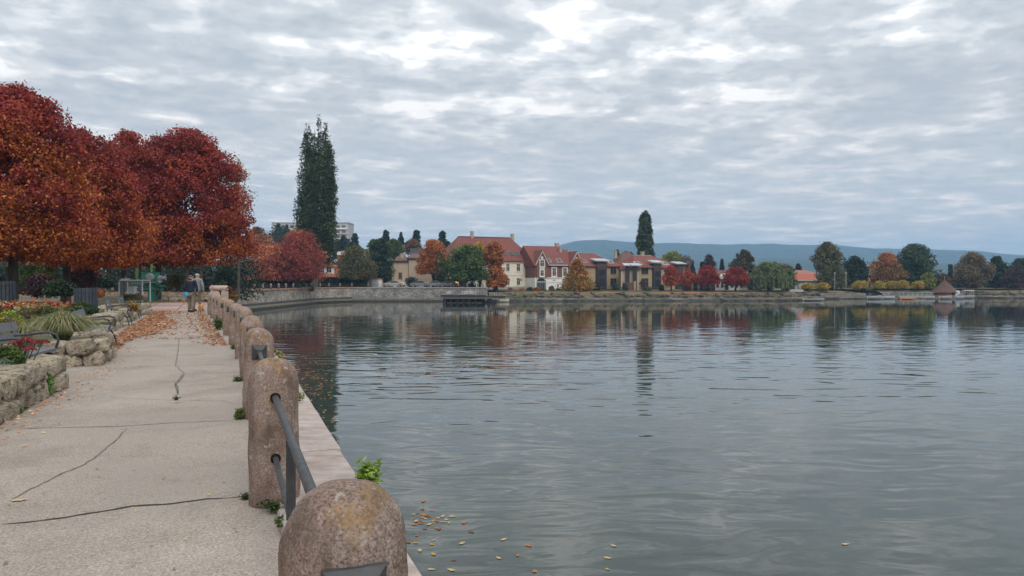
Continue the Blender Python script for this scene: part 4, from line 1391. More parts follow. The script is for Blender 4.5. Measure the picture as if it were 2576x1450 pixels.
# --- two modern houses with dark bays and metal canopies
def canopy(parent, u, v, z, w=3.4, d=2.2, tilt=R(13), rz=0.0):
    m = Matrix.Translation((u, v, z)) @ Matrix.Rotation(rz, 4, 'Z') @ Matrix.Rotation(tilt, 4, 'X')
    MB().box(-w / 2, w / 2, -d / 2, d / 2, -0.10, 0.10, m).build('canopy', M_ZINC, parent)


def bay(parent, u, w, z1, v=-0.55, depth=2.4, win=((0.8, 1.9), (3.6, 1.9)), cols=2):
    MB().box(u - w / 2, u + w / 2, v, depth, -0.4, z1).build('dark_bay', M_DARKW, parent)
    for z, h in win:
        window(parent, u, z, w * 0.55, h, v, M_DARKW, cols, sill=False)
    MB().box(u - w / 2 + 0.2, u + w / 2 - 0.2, v - 0.05, v, z1 - 1.9, z1 - 0.5).build('louvre_panel', mat('brown_panel', (0.11, 0.07, 0.06)), parent)


th = R(26); y2 = 184.0; x2 = X(1466, y2); L = place_len(x2, y2, th, 1561); D = 11; g = -0.6
M1 = empty('modern_house', (x2, y2, g), th, 'ochre modern house with one dark central bay, left of the sloping double bay', 'house')
EH = Zr(670, 188) - g; RH = Zr(638, 192) - g
MB().box(0, L, 0, D, -0.5, EH).build('wall', M_OCHRE, M1)
mb = MB(); hip_roof(mb, L, D, EH, RH, 0.5, 5.0, 0.6); mb.build('roof', M_TILE, M1)
MB().box(1.5, L - 5.3, D / 2 - 0.2, D / 2 + 0.2, RH - 0.02, RH + 0.12).build('ridge_cap', M_ZINC, M1)
ub = place_len(x2, y2, th, 1511)
bay(M1, ub, 3.0, EH + 1.0)
canopy(M1, ub, 0.2, EH + 1.55, 4.4, 2.6)
u = place_len(x2, y2, th, 1543)
window(M1, u, 4.0, 1.7, 1.9, 0.0, mat('ochre_frame', (0.30, 0.23, 0.15)), 2); window(M1, u, 0.9, 1.7, 1.9, 0.0, _mats['ochre_frame'], 2)
skylight(M1, u, 1.4, D, EH, RH, 1.5, 1.6, M_WHITE); skylight(M1, 1.2, 1.4, D, EH, RH, 1.4, 1.5)
for k, (xd, dz) in enumerate(((1440, 0.5), (1460, 0.0), (1532, -0.9))):
    chimney(M1, place_len(x2, y2, th, xd), D / 2 + 0.6, RH - 1.6 + dz, RH + 0.7 + dz, 0.65)

th = R(30); y3 = 182.5; x3 = X(1606, y3); L = place_len(x3, y3, th, 1716); D = 12; g = -0.6
M2 = empty('modern_house', (x3, y3, g), th, 'ochre modern house with tall dark bays and tilted metal canopies below the second poplar', 'house')
EH = Zr(673, 186) - g; RH = Zr(643.5, 191) - g
MB().box(0, L, 0, D, -0.5, EH).build('wall', M_OCHRE, M2)
mb = MB(); hip_roof(mb, L, D, EH, RH, 3.0, 5.0, 0.6); mb.build('roof', M_TILE, M2)
MB().box(3.2, L - 5.2, D / 2 - 0.2, D / 2 + 0.2, RH - 0.02, RH + 0.12).build('ridge_cap', M_ZINC, M2)
ub = place_len(x3, y3, th, 1650)
bay(M2, ub, 2.5, EH + 0.9, cols=1, win=((0.8, 1.7), (3.3, 1.6), (5.4, 1.0)))
canopy(M2, ub, 0.1, EH + 1.45, 3.6, 2.6)
ub2 = place_len(x3, y3, th, 1707)
bay(M2, ub2, 2.2, EH + 0.7, cols=1, win=((0.8, 1.7), (3.6, 1.7))); canopy(M2, ub2, 0.1, EH + 1.2, 3.6, 2.4)
u = place_len(x3, y3, th, 1622)
window(M2, u, 3.9, 2.1, 2.1, 0.0, _mats['ochre_frame'], 3); window(M2, u, 0.7, 2.1, 2.1, 0.0, _mats['ochre_frame'], 3)
u = place_len(x3, y3, th, 1680); window(M2, u, 3.9, 1.6, 1.9, 0.0, _mats['ochre_frame'], 2); window(M2, u, 0.8, 1.6, 1.9, 0.0, _mats['ochre_frame'], 2)
for xd in (1614, 1682): skylight(M2, place_len(x3, y3, th, xd), 1.5, D, EH, RH, 1.7, 1.7, M_WHITE)
chimney(M2, place_len(x3, y3, th, 1655), D / 2, RH - 0.6, RH + 0.9, 0.7)
# shaded link wing to the left with the two bays
LW = empty('modern_house', (X(1562, 181.0), 181.0, g), R(-8), 'shaded link building with twin slim dark bays above the brown gate', 'house')
Lw = place_len(X(1562, 181.0), 181.0, R(-8), 1607)
EH2 = Zr(678, 181) - g
MB().box(0, Lw, 0, 5, -0.5, EH2).build('wall', M_BEIGE, LW)
mb = MB(); hip_roof(mb, Lw, 5, EH2, Zr(662, 184) - g, 0.6, 0.6, 0.4); mb.build('roof', M_TILE, LW)
for xd in (1578.5, 1597):
    u = place_len(X(1562, 181.0), 181.0, R(-8), xd)
    MB().box(u - 0.5, u + 0.5, -0.6, 0.5, -0.4, EH2 + 0.8).build('dark_bay', M_DARKW, LW)
    canopy(LW, u + 0.1, -0.3, EH2 + 1.15, 2.5, 1.8, R(18), R(20))
BR = empty('town_house', (X(1552, 202), 202, 0), R(20), 'brown-roofed house rising behind the modern houses, left of the second poplar', 'house')
Lr = place_len(X(1552, 202), 202, R(20), 1620)
MB().box(0, Lr, 0, 10, -1, 4.5).build('wall', M_BEIGE, BR)
mb = MB(); hip_roof(mb, Lr, 10, 4.5, Zr(634, 206), 4.5, 1.5); mb.build('roof', M_TILEB, BR)
chimney(BR, 2.2, 5, Zr(650, 206), Zr(632, 206), 0.7)

# brown gate with posts, low fences
GT = empty('garden_gate', (X(1584, 178), 178, -0.9), 0, 'brown boarded gate between two pale posts below the link building', 'gate')
for k in range(9): MB().box(-1.05 + k * 0.235, -0.85 + k * 0.235, 0, 0.05, 0.1, 2.1).build('board', mat('brown_board', (0.16, 0.075, 0.055)), GT)
for x in (-1.45, 1.25): MB().box(x - 0.28, x + 0.28, -0.15, 0.25, 0, 2.3).box(x - 0.34, x + 0.34, -0.2, 0.3, 2.303, 2.42).build('gate_post', M_OCHRE, GT)
FN = empty('garden_fence', (X(1716, 177), 177, -0.95), 0, 'dark boarded fence with pale posts between the orange tree and the white pavilion', 'fence')
for k in range(20): MB().box(k * 0.40, k * 0.40 + 0.36, 0, 0.05, 0.05, 1.7).build('board', mat('dark_board', (0.06, 0.05, 0.045)), FN)
for x in (2.4, 3.9): MB().box(x - 0.3, x + 0.3, -0.1, 0.2, 0, 2.0).build('fence_post', M_BEIGE, FN)

# --- white pavilion house
y4 = 178.0
PV = empty('pavilion_house', (X(1786, y4), y4, -0.95), 0, 'white pavilion with brown roof between and behind the two round red trees', 'house')
Lp = X(1873, y4) - X(1786, y4)
MB().box(0, Lp, 0, 7, -0.2, 2.9).build('wall', M_WHITE, PV)
M_WG = mat('white_boarding', (0.66, 0.66, 0.66), (0.74, 0.74, 0.74), scale=2)
MB().prism([(1.5, 2.9), (5.2, 2.9), (3.4, 4.4)], -0.3, 3, 'y').build('gable', M_WG, PV)
mb = MB(); hip_roof(mb, Lp, 7, 2.9, Zr(680, 181) + 0.95, 2.5, 2.5, 0.5); mb.build('roof', M_TILEB, PV)
for k in range(8):
    MB().box(0.1 + k * Lp / 7.2 - 0.07, 0.1 + k * Lp / 7.2 + 0.07, -0.12, 0.0, 0.0, 2.9).build('column', M_WG, PV)
for k in range(7):
    if k != 3: window(PV, 0.65 + k * Lp / 7.2, 0.9, 0.62, 1.3, 0.0, M_WG, 1, fw=0.06, sill=False)
MB().box(0.65 + 3 * Lp / 7.2 - 0.35, 0.65 + 3 * Lp / 7.2 + 0.35, -0.04, 0, 0, 2.1).build('door', M_DARKW, PV)
MB().box(-0.2, Lp + 0.2, -0.5, -0.2, -0.25, 0.35).build('parapet', M_WHITE, PV)

# --- far red-roofed hall and neighbours
y5 = 215.0
RH_ = empty('boat_house_hall', (X(2009, y5), y5, -0.7), R(4), 'long low hall with a bright red tiled roof left of the tall olive tree', 'house')
L5 = X(2100, y5) - X(2009, y5)
MB().box(0, L5, 0, 9, -0.4, Zr(705, y5) + 0.7).build('wall', mat('stone_wall', (0.30, 0.27, 0.24), (0.36, 0.33, 0.30), scale=1), RH_)
mb = MB(); hip_roof(mb, L5, 9, Zr(705, y5) + 0.7, Zr(689, y5 + 4) + 0.7, 1.5, 1.0, 0.7); mb.build('roof', M_TILE2, RH_)
MB().box(-0.6, L5 + 0.6, -0.75, -0.70, Zr(705, y5) + 0.45, Zr(705, y5) + 0.7).build('gutter', M_ZINC, RH_)
for k in range(3): MB().prism([(1.2 + k * 3.5 + 1.2 * math.cos(a), 0.5 + 1.3 * math.sin(a)) for a in np.linspace(0, math.pi, 10)], -0.05, 0.0, 'y').build('arch', mat('pale_arch', (0.5, 0.46, 0.42)), RH_)
RH2 = empty('town_house', (X(1997, 245), 245, 0), 0, 'faded pink-roofed house peeping over the green trees behind the bright red hall', 'house')
MB().box(0, X(2062, 245) - X(1997, 245), 0, 8, -2, Zr(690, 245)).build('wall', M_BEIGE, RH2)
mb = MB(); hip_roof(mb, X(2062, 245) - X(1997, 245), 8, Zr(691, 245), Zr(680, 249), 2, 3); mb.build('roof', roof_mat('faded_tiles', (0.36, 0.17, 0.12), (0.29, 0.14, 0.10)), RH2)
RH3 = empty('town_house', (X(2176, 235), 235, 0), 0, 'small red roof glimpsed between the olive tree and the orange tree', 'house')
MB().box(0, 5, 0, 6, -2, Zr(709, 235)).build('wall', M_WHITE, RH3)
mb = MB(); hip_roof(mb, 5.5, 6, Zr(709, 235), Zr(699, 238), 1.5, 1.5); mb.build('roof', M_TILE2, RH3)

# --- brick kiosk with the witch-hat roof on the lake edge
yk = 196.0; gk = -2.2
KI = empty('lakeside_kiosk', (X(2376, yk), yk, gk), 0, 'round-cornered brick kiosk with a tall pointed brown roof on the water edge', 'kiosk')
wk = (X(2403, yk) - X(2350, yk)) / 2
oct_ = [(wk * math.cos(a), wk * math.sin(a)) for a in np.arange(8) * math.pi / 4 + math.pi / 8]
MB().prism(oct_, 0, Zr(735, yk) - gk + 0.1).build('wall', mat('salmon_brick', (0.42, 0.16, 0.10), (0.34, 0.12, 0.08), scale=3, bump=0.3), KI)
zr0 = Zr(736, yk) - gk; zr1 = Zr(701, yk) - gk
prof = []
for t in np.linspace(0, 1, 9): prof.append(((wk + 0.75) * (1 - t) ** 1.35 + 0.10 * (1 - t) + 0.03, zr0 + (zr1 - zr0) * t))
MB().lathe(prof, 8).build('roof', roof_mat('shingle_roof', (0.15, 0.085, 0.065), (0.11, 0.06, 0.05), 0.25), KI, rot=(0, 0, math.pi / 8))
MB().tube([(0, 0, zr1 - 0.2), (0, 0, zr1 + 0.6)], 0.05, 6).build('finial', M_ZINC, KI)
MB().box(1.2, 2.3, -wk - 0.06, -wk + 0.5, 0.0, 1.2).build('hatch', M_WHITE, KI)
MB().box(0.5, 1.15, -wk - 0.02, -wk + 0.5, 0.0, 1.1).build('door', M_DARKW, KI)

# --- beige house left of the orange tree
th = R(12); y6 = 180.0; g = 0.1
BH = empty('town_house', (X(991, y6), y6, g), th, 'beige house with brown roofs and chimney beside the dark green tree', 'house')
La = place_len(X(991, y6), y6, th, 1028); Lb = place_len(X(991, y6), y6, th, 1085)
e1 = Zr(656, y6) - g; e2 = Zr(649, y6) - g
MB().box(0, La, 0, 11, Zr(711, y6) - g, e1).build('wall', M_BEIGE, BH)
MB().box(La + 0.01, Lb, -0.6, 11, Zr(711, y6) - g, e2).build('wall', mat('pink_beige_render', (0.44, 0.34, 0.26), (0.50, 0.39, 0.30)), BH)
MB().box(-0.02, Lb + 0.02, -0.75, 11, -0.6, Zr(711, y6) - g - 0.003).build('ground_floor', M_WHITE, BH)
mb = MB(); hip_roof(mb, La - 0.6, 11, e1, Zr(640, y6 + 5) - g, 2, 0.0, 0.6); mb.build('roof', M_TILEB, BH)
mb = MB(); hip_roof(mb, Lb - La, 11, e2, Zr(637, y6 + 5) - g, 1.0, 1.5, 0.6); r_o = mb.build('roof', M_TILEB, BH, loc=(La + 0.3, -0.6, 0))
chimney(BH, place_len(X(991, y6), y6, th, 1013), 2.0, e1, Zr(638, y6) - g, 0.8)
window(BH, place_len(X(991, y6), y6, th, 1008), Zr(706.5, y6) - g - 2.2, 2.2, 1.1, -0.75, None, 3)
window(BH, place_len(X(991, y6), y6, th, 1007), Zr(706.5, y6) - g + 0.6, 0.7, 1.3, 0.0, mat('brown_frame', (0.25, 0.15, 0.10)), 1)
MB().box(0.5, 3.5, 6, 7, e2, e2 + 2.6).build('dormer', mat('slate_dormer', (0.10, 0.115, 0.14)), r_o)

# --- red-tiled villa behind the hedge, lit windows
y7 = 176.0; g = 0.2
VL = empty('villa', (X(797, y7), y7, g), R(6), 'low villa with steep red tiles, white dormer and warm lit windows behind the hedge', 'house')
Lv = X(912, y7) - X(797, y7)
ev = Zr(700, y7) - g
MB().box(0, Lv, 0, 11, -0.5, ev).build('wall', M_BEIGE, VL)
mb = MB(); hip_roof(mb, Lv, 11, ev, Zr(662, y7 + 5) - g, 4.2, 3.4, 0.8); mb.build('roof', M_TILE2, VL)
ud = X(826, y7) - X(797, y7)
MB().box(ud - 1.1, ud + 1.1, 0.7, 3.5, ev, Zr(672, y7) - g).build('dormer_wall', M_WHITE, VL)
mb = MB(); mb.prism([(ud - 1.5, Zr(673, y7) - g), (ud + 1.5, Zr(673, y7) - g), (ud, Zr(659, y7) - g)], 0.4, 4.0, 'y').build('dormer_roof', M_TILE2, VL)
window(VL, ud, Zr(686, y7) - g, 1.1, 1.2, 0.7)
MB().box(Lv * 0.46 - 0.75, Lv * 0.46 + 0.75, 4.4, 5.8, Zr(672, y7) - g, Zr(642, y7 + 5) - g).build('chimney', M_TILE2, VL)
MB().box(Lv * 0.46 - 0.85, Lv * 0.46 + 0.85, 4.3, 5.9, Zr(642, y7 + 5) - g + 0.003, Zr(633, y7 + 5) - g).build('chimney_cap', M_WHITE, VL)
for k in range(4): window(VL, ud - 0.3 + k * 1.35, ev - 1.7, 0.8, 1.1, 0.0, mat('brown_frame', (0.25, 0.15, 0.10)), 1, lit=k != 1, sill=False)
GA = empty('garage', (X(921, 172), 172, 0.12), 0, 'small garage with orange-red tile coping and pale roller door beside the hedge', 'garage')
Lg = X(958, 172) - X(905, 172)
MB().box(-1.4, Lg - 1.4, 0, 5, -0.3, 2.1).build('wall', M_WHITE, GA)
MB().box(-1.7, Lg - 1.2, -0.25, 5, 2.103, Zr(703, 172)).build('tile_coping', M_TILE2, GA)
for k in range(5): MB().box(0.2, 2.9, -0.04, 0.0, 0.1 + k * 0.36, 0.43 + k * 0.36).build('door_slat', M_ZINC, GA)

# --- apartment block on the hill
ya = 420.0
AP = empty('apartment_block', (X(684, ya), ya, 6), 0, 'white flat-roofed apartment block on the hill behind the big poplar', 'apartment block')
La = X(877, ya) - X(684, ya)
zt = Zr(562, ya) - 6
MB().box(0, La, 0, 14, -6, zt).build('wall', mat('dull_white', (0.38, 0.38, 0.39), (0.44, 0.44, 0.45)), AP)
MB().box(-0.3, La + 0.3, -0.3, 14.3, zt + 0.003, zt + 0.5).build('roof_slab', mat('grey_slab', (0.40, 0.40, 0.42)), AP)
for fl in range(5):
    z = zt - 2.6 - fl * 2.9
    MB().box(La - 8.2, La - 0.6, -0.9, 0.0, z - 0.9, z - 0.1).build('balcony', M_BEIGE if fl == 1 else M_WHITE, AP)
    for k in range(2): window(AP, La - 6.2 + k * 3.4, z, 2.4, 1.5, 0.0, None, 3, sill=False)
    for k in range(7): window(AP, 2.5 + k * 4.5, z, 2.0, 1.5, 0.0, None, 2, sill=False)
    MB().box(La - 11.0, La - 8.4, -0.02, 0.0, z - 0.3, z + 2.0).build('loggia', mat('loggia_dark', (0.06, 0.07, 0.09)), AP)

# --- cafe pavilion between the trees
y8 = 172.0
CF = empty('cafe_pavilion', (X(1098, y8), y8, 0.0), 0, 'low cafe pavilion with warm lit arched openings below the big green tree', 'cafe')
Lc = X(1168, y8) - X(1098, y8)
MB().box(0, Lc, 0, 5, -0.3, 1.75).build('wall', mat('peach_render', (0.55, 0.40, 0.30), (0.60, 0.45, 0.34)), CF)
MB().box(-0.4, Lc + 0.4, -0.6, 5, 1.753, 2.05).build('roof', M_DARKW, CF)
for k in range(5): window(CF, 0.9 + k * 1.3, 0.55, 0.7, 0.85, 0.0, mat('brown_frame', (0.25, 0.15, 0.10)), 1, lit=k % 2 == 1, sill=False, fw=0.08)

# ------------------------------------------------------------------ jetty and boats
JT = empty('wooden_jetty', (X(1108, 151), 151, WATER), 0, 'long dark wooden jetty on posts in front of the grey quay wall', 'jetty')
Lj = X(1222, 151) - X(1108, 151)
zd = Zr(741, 151) + 3
MB().box(0, Lj, 0, 3.2, zd - 0.50, zd - 0.2).build('beam', M_DARKW, JT)
for z_ in (0.62, 0.86): MB().box(-0.2, Lj + 1.5, -0.16, -0.11, zd - z_ - 0.08, zd - z_ + 0.08).build('fascia_board', M_WOOD, JT)
MB().box(0.3, Lj - 0.3, 2.2, 2.6, 0.1, zd - 0.5).build('back_boarding', M_DARKW, JT)  # dark sheet added to stand in for the shade under the deck
for k in range(24): MB().box(k * Lj / 24 + 0.02, (k + 1) * Lj / 24 - 0.02, -0.1, 3.3, zd - 0.197, zd - 0.12).build('deck_plank', M_WOOD, JT)
for k in range(6):
    for v in (0.3, 2.8): MB().tube([(0.9 + k * (Lj - 3) / 5, v, -0.5), (0.9 + k * (Lj - 3) / 5, v, zd - 0.5)], 0.20, 8).build('pile', M_DARKW, JT)
for z in (zd + 0.12, zd + 0.42): MB().tube([(0, 0, z), (Lj, 0, z)], 0.05, 6).build('rail', M_WOOD, JT)
for k in range(9): MB().box(k * Lj / 8 - 0.05, k * Lj / 8 + 0.05, -0.05, 0.05, zd - 0.12, zd + 0.6).build('rail_post', M_WOOD, JT)
JT2 = empty('wooden_jetty', (X(1222, 152), 152, WATER), R(6), 'lower jetty landing with pale stacked chairs, right end of the dark jetty', 'jetty')
for k in range(9): MB().box(k * 0.45, k * 0.45 + 0.42, 0, 2.6, zd - 0.42, zd - 0.32).build('deck_plank', M_WOOD, JT2)
MB().box(0, 4.1, 0.1, 2.5, zd - 0.8, zd - 0.423).build('beam', M_DARKW, JT2)
for k in range(6): MB().box(0.3 + k * 0.5, 0.36 + k * 0.5, 0.4, 1.2, zd - 0.32, zd + 0.35 - 0.04 * (k % 2)).build('stacked_chair', M_ZINC, JT2)
# pale name-board shapes on the quay behind the jetty
for k, (xa, xb_) in enumerate(((1119, 1139), (1160, 1198))):
    NB = empty('tarpaulin', (X((xa + xb_) / 2, 151.5), 151.5, Zr(740, 151.5)), 0, ('short pale rumpled tarpaulin on the left of the jetty deck', 'longer pale rumpled tarpaulin on the middle of the jetty deck')[k], 'tarpaulin')
    w = X(xb_, 151) - X(xa, 151); mb = MB(); n = 10; vs = []; fs = []
    for i in range(n + 1):
        for j in range(4): vs.append((-w / 2 + w * i / n, 0.5 + 0.25 * j, [0, 0.55, 0.6, 0.1][j] * (0.8 + 0.4 * mnoise.noise(Vector((i * 0.9, k * 7, j))))))
    for i in range(n):
        for j in range(3): a = i * 4 + j; fs.append((a, a + 1, a + 5, a + 4))
    mb.add(vs, fs).build('sheet', mat('grey_tarp', (0.30, 0.31, 0.32), (0.40, 0.41, 0.43), scale=2), NB)


def boat(label, xd0, xd1, y, col, h=0.55, rz=0.0, cover=None, canopy_=False):
    L = X(xd1, y) - X(xd0, y)
    o = empty('boat', (X((xd0 + xd1) / 2, y), y, WATER), rz, label, 'boat', 'boats moored along the far shore')
    W = min(2.0, L * 0.34); n = 12; vs = []; fs = []
    for i in range(n + 1):
        t = i / n; x = -L / 2 + L * t
        b_ = W / 2 * (math.sin(math.pi * min(1, 0.22 + t * 0.80)) ** 0.6) if t < 1 else 0.02
        sh = h * (1 + 0.35 * (t - 0.3) ** 2 * 2)
        ring = [(x, -b_, sh), (x, -b_ * 0.8, sh * 0.25), (x, -b_ * 0.3, -0.08), (x, b_ * 0.3, -0.08), (x, b_ * 0.8, sh * 0.25), (x, b_, sh), (x, b_ * 0.86, sh), (x, b_ * 0.65, sh * 0.35), (x, -b_ * 0.65, sh * 0.35), (x, -b_ * 0.86, sh)]
        vs += ring
    for i in range(n):
        for k in range(10):
            k2 = (k + 1) % 10; fs.append((i * 10 + k, (i + 1) * 10 + k, (i + 1) * 10 + k2, i * 10 + k2))
    fs.append(tuple(range(9, -1, -1))); fs.append(tuple(n * 10 + k for k in range(10)))
    MB().add(vs, fs).build('hull', mat('hull_%s' % col, {'white': (0.27, 0.27, 0.27), 'tan': (0.42, 0.38, 0.30), 'dark': (0.06, 0.06, 0.07), 'orange': (0.45, 0.20, 0.10), 'grey': (0.30, 0.33, 0.36)}[col], rough=0.4), o, True)
    for x in (-L * 0.25, L * 0.08): MB().box(x - 0.14, x + 0.14, -W * 0.38, W * 0.38, h * 0.62, h * 0.74).build('bench_seat', M_WOOD, o)
    if canopy_:
        MB().box(-L * 0.42, L * 0.38, -W * 0.5, W * 0.5, 2.05, 2.2).build('canopy', M_WHITE, o)
        for x in (-L * 0.38, 0, L * 0.34):
            for s_ in (-1, 1): MB().tube([(x, s_ * W * 0.42, h), (x, s_ * W * 0.42, 2.06)], 0.04, 6).build('canopy_post', M_ZINC, o)
    if cover:
        MB().prism([(-L * 0.30, h * 1.02), (L * 0.30, h * 1.02), (L * 0.22, h * 1.02 + 0.5), (-L * 0.1, h * 1.02 + 0.45)], -W * 0.36, W * 0.36, 'y').build('cover', mat('blue_cover', (0.18, 0.24, 0.30)), o)
    return o


boat('white skiff tucked under the right end of the dark jetty', 1213, 1249, 154.5, 'white')
boat('pale upturned-looking skiff just right of the jetty landing', 1257, 1281, 158.5, 'tan')
boat('low white and tan rowing boat beached where the rocky shore steps back', 2021, 2074, 168.5, 'white', 0.5)
boat('long white boat leftmost along the pontoons', 2182, 2219, 184, 'white', 0.8)
boat('grey open boat second from the left along the pontoons', 2220, 2252, 185, 'grey', 0.7)
boat('orange-bottomed rowing boat low in front of the pontoon', 2266, 2300, 181, 'orange', 0.4)
boat('small pale boat just left of the brick kiosk', 2328, 2352, 187, 'white', 0.6)
boat('long white boat in front of the brick kiosk', 2363, 2395, 185, 'white', 0.75)
boat('white motor boat right of the kiosk under its hatch', 2403, 2426, 186, 'white', 0.8, cover=True)
boat('excursion boat with a flat white canopy right of the kiosk', 2421, 2452, 192, 'white', 0.8, canopy_=True)
for i, (xa, xb_, yy, lb) in enumerate(((2177, 2246, 190, 'low grey pontoon with railings below the yellow hedge balls'), (2262, 2352, 190, 'longer grey pontoon with white railings left of the kiosk'))):
    o = empty('pontoon', (X(xa, yy), yy, WATER), 0, lb, 'pontoon'); L = X(xb_, yy) - X(xa, yy)
    MB().box(0, L, 0, 2.2, 0.25, 0.75).build('deck', mat('pontoon_grey', (0.28, 0.28, 0.27), (0.36, 0.36, 0.34), scale=1), o)
    for z in (1.15, 1.55): MB().tube([(0, 0.1, z), (L, 0.1, z)], 0.04, 6).build('rail', M_ZINC, o)
    for k in range(int(L / 1.2) + 1): MB().box(k * 1.2 - 0.03, k * 1.2 + 0.03, 0.07, 0.13, 0.7, 1.6).build('rail_post', M_ZINC, o)
    for k in range(4): MB().tube([(0.6 + k * (L - 1.2) / 3, 1, -0.4), (0.6 + k * (L - 1.2) / 3, 1, 0.4)], 0.14, 8).build('pile', M_DARKW, o)

# sea wall under the hedge balls
M_SWALL = mat('shore_wall_stone', (0.16, 0.145, 0.115), (0.27, 0.245, 0.20), scale=2, bump=0.5, rnd=0.2)
SW = empty('shore_wall', (X(2064, 184.5), 184.5, WATER), R(12), 'low pale stone wall along the lake below the first hedge balls, right of the beached boat', 'wall')
Lw = 13.0
mb = MB(); rr2 = random.Random(9)
for j in range(3):
    x = 0
    while x < Lw:
        w = rr2.uniform(0.5, 1.0)
        MB().box(x + 0.02, min(Lw, x + w), rr2.uniform(-0.06, 0.02), 0.6, 0.15 + j * 0.45, 0.57 + j * 0.45).build('stone', M_SWALL, SW)
        x += w

# ------------------------------------------------------------------ stone posts along the far quay
fp_m = MB().lathe([(0.17, 0), (0.17, 0.72), (0.155, 0.82), (0.11, 0.90), (0.01, 0.94)], 12).mesh('stone_post', M_STONE, True)
far_pts = [(-40.7, y_) for y_ in (108.7, 112.6, 116.7, 120.7, 124.7, 128.9, 133, 137.5, 141.9, 145.9, 150)] + \
          [(-39.9, 153.6), (-38.9, 157), (-37.3, 160.2), (-35.4, 163.2), (-31.8, 163.4), (-28.3, 163.6), (-24.7, 163.9), (-22.1, 164.1), (-19.2, 164.2), (-16.4, 164.3), (-13.5, 164.35), (-9.9, 164.4)]
for i, (x, y_) in enumerate([(-40.75, 101.2), (-40.75, 104.9)] + far_pts):
    o = link('stone_post', fp_m, None, loc=(x - 0.18, y_ + (0.18 if i > 15 else 0), 0.18), rot=(0, 0, i * 0.7))
    nth = (ORD + ['twenty-fifth', 'twenty-sixth'])[i] if i else 'leftmost'
    props(o, '%s of the short round-headed stone posts on the far quay, counting from the left' % nth, 'bollard', 'short stone posts along the far quay')
fr = empty('railing', (-40.75, 101.2, 0.18), 0, 'thin iron railing threading the short stone posts of the far quay', 'railing')
allp = [(-40.75, 101.2), (-40.75, 104.9)] + far_pts
for z in (0.35, 0.68):
    for (xa, ya_), (xb_, yb_) in zip(allp, allp[1:]):
        MB().tube([(xa + 40.75 - 0.18, ya_ - 101.2, z), (xb_ + 40.75 - 0.18, yb_ - 101.2, z)], 0.03, 5, False).build('rail', M_IRON, fr)

# ------------------------------------------------------------------ big red ash trees over the path garden
GR = 'red autumn ash trees along the lakeside garden'
tree('red_ash_tree', 'big red and orange ash at the left edge, trunk with a small pale sign', 40, 222, 215, 652, 34, P_RED, 'dome', gheight(-23.2, 34), 88000, 0.165, 0.30, 16, GR,
     trunk_x=25, nc=420, csize=0.66, depth=4.2, n_side=12)
bpy.data.objects['red_ash_tree']
tree('red_ash_tree', 'red ash with orange skirts, second from the left, crown shoulder beside the dome', 222, 328, 165, 668, 44, P_RED, 'dome', gheight(-26.7, 44) if False else 0.3, 70000, 0.18, 0.26, 12, GR,
     trunk_x=165, nc=360, csize=0.66, depth=4.0)
tree('red_ash_tree', 'great round dome of a dark red ash, right-hand one of the big trees', 470, 328, 182, 664, 60, P_RED, 'dome', 0.1, 88000, 0.225, 0.26, 14, GR,
     trunk_x=397, nc=420, csize=0.82, depth=6.0)
tree('red_ash_tree', 'slim-trunked red ash filling the gap between the shoulder and the dome', 318, 330, 125, 668, 56, P_RED, 'dome', 0.1, 54000, 0.21, 0.17, 8, GR,
     trunk_x=308, nc=230, csize=0.78, depth=4.5)
# orange undersides: the photographed crowns are orange low down and red on top
_rng = np.random.default_rng(77)
for o in [x for x in bpy.data.objects if x.name.startswith('crown') and x.parent and x.parent.name.startswith('red_ash_tree')]:
    me = o.data; nv = len(me.vertices)
    co = np.empty(nv * 3, np.float32); me.vertices.foreach_get('co', co); co = co.reshape(-1, 4, 3).mean(1)
    zz = (co[:, 2] - co[:, 2].min()) / np.ptp(co[:, 2])
    q = co * 0.55
    nz = np.sin(q[:, 0] * 2.1 + 1.3 * np.sin(q[:, 2] * 1.7)) + np.sin(q[:, 2] * 2.7 + q[:, 1] * 1.9 + 2) + 0.8 * np.sin(q[:, 0] * 4.6 + q[:, 2] * 3.3)
    first = o.parent.name == 'red_ash_tree' or o.parent.name == 'red_ash_tree.001'
    thr = (0.47 if first else 0.20) + 0.13 * nz + _rng.normal(size=len(zz)) * 0.12
    sel = zz < thr
    col = np.empty(nv * 4, np.float32); me.color_attributes['tint'].data.foreach_get('color', col); col = col.reshape(-1, 4, 4)
    c2 = pal_colors(int(sel.sum()), P_ORANGE, _rng)
    col[sel, :, :3] = c2[:, None, :]
    me.color_attributes['tint'].data.foreach_set('color', col.reshape(-1))
sg = MB().box(-0.16, 0.16, -0.02, 0.02, -0.12, 0.12).build('trunk_sign', mat('sign_white', (0.5, 0.48, 0.42)), loc=(X(25, 34) + 0.0, 34 - 0.36, Zr(666, 34)))
props(sg, 'small pale rectangular tag fixed on the leftmost red tree trunk', 'sign')
sgm = MB()
for k, (w, z) in enumerate(((0.09, 0.05), (0.11, -0.02), (0.07, -0.07))): sgm.box(-w, w, -0.026, -0.02, z - 0.012, z + 0.012)
sgm.build('lettering', M_DARKW, sg)

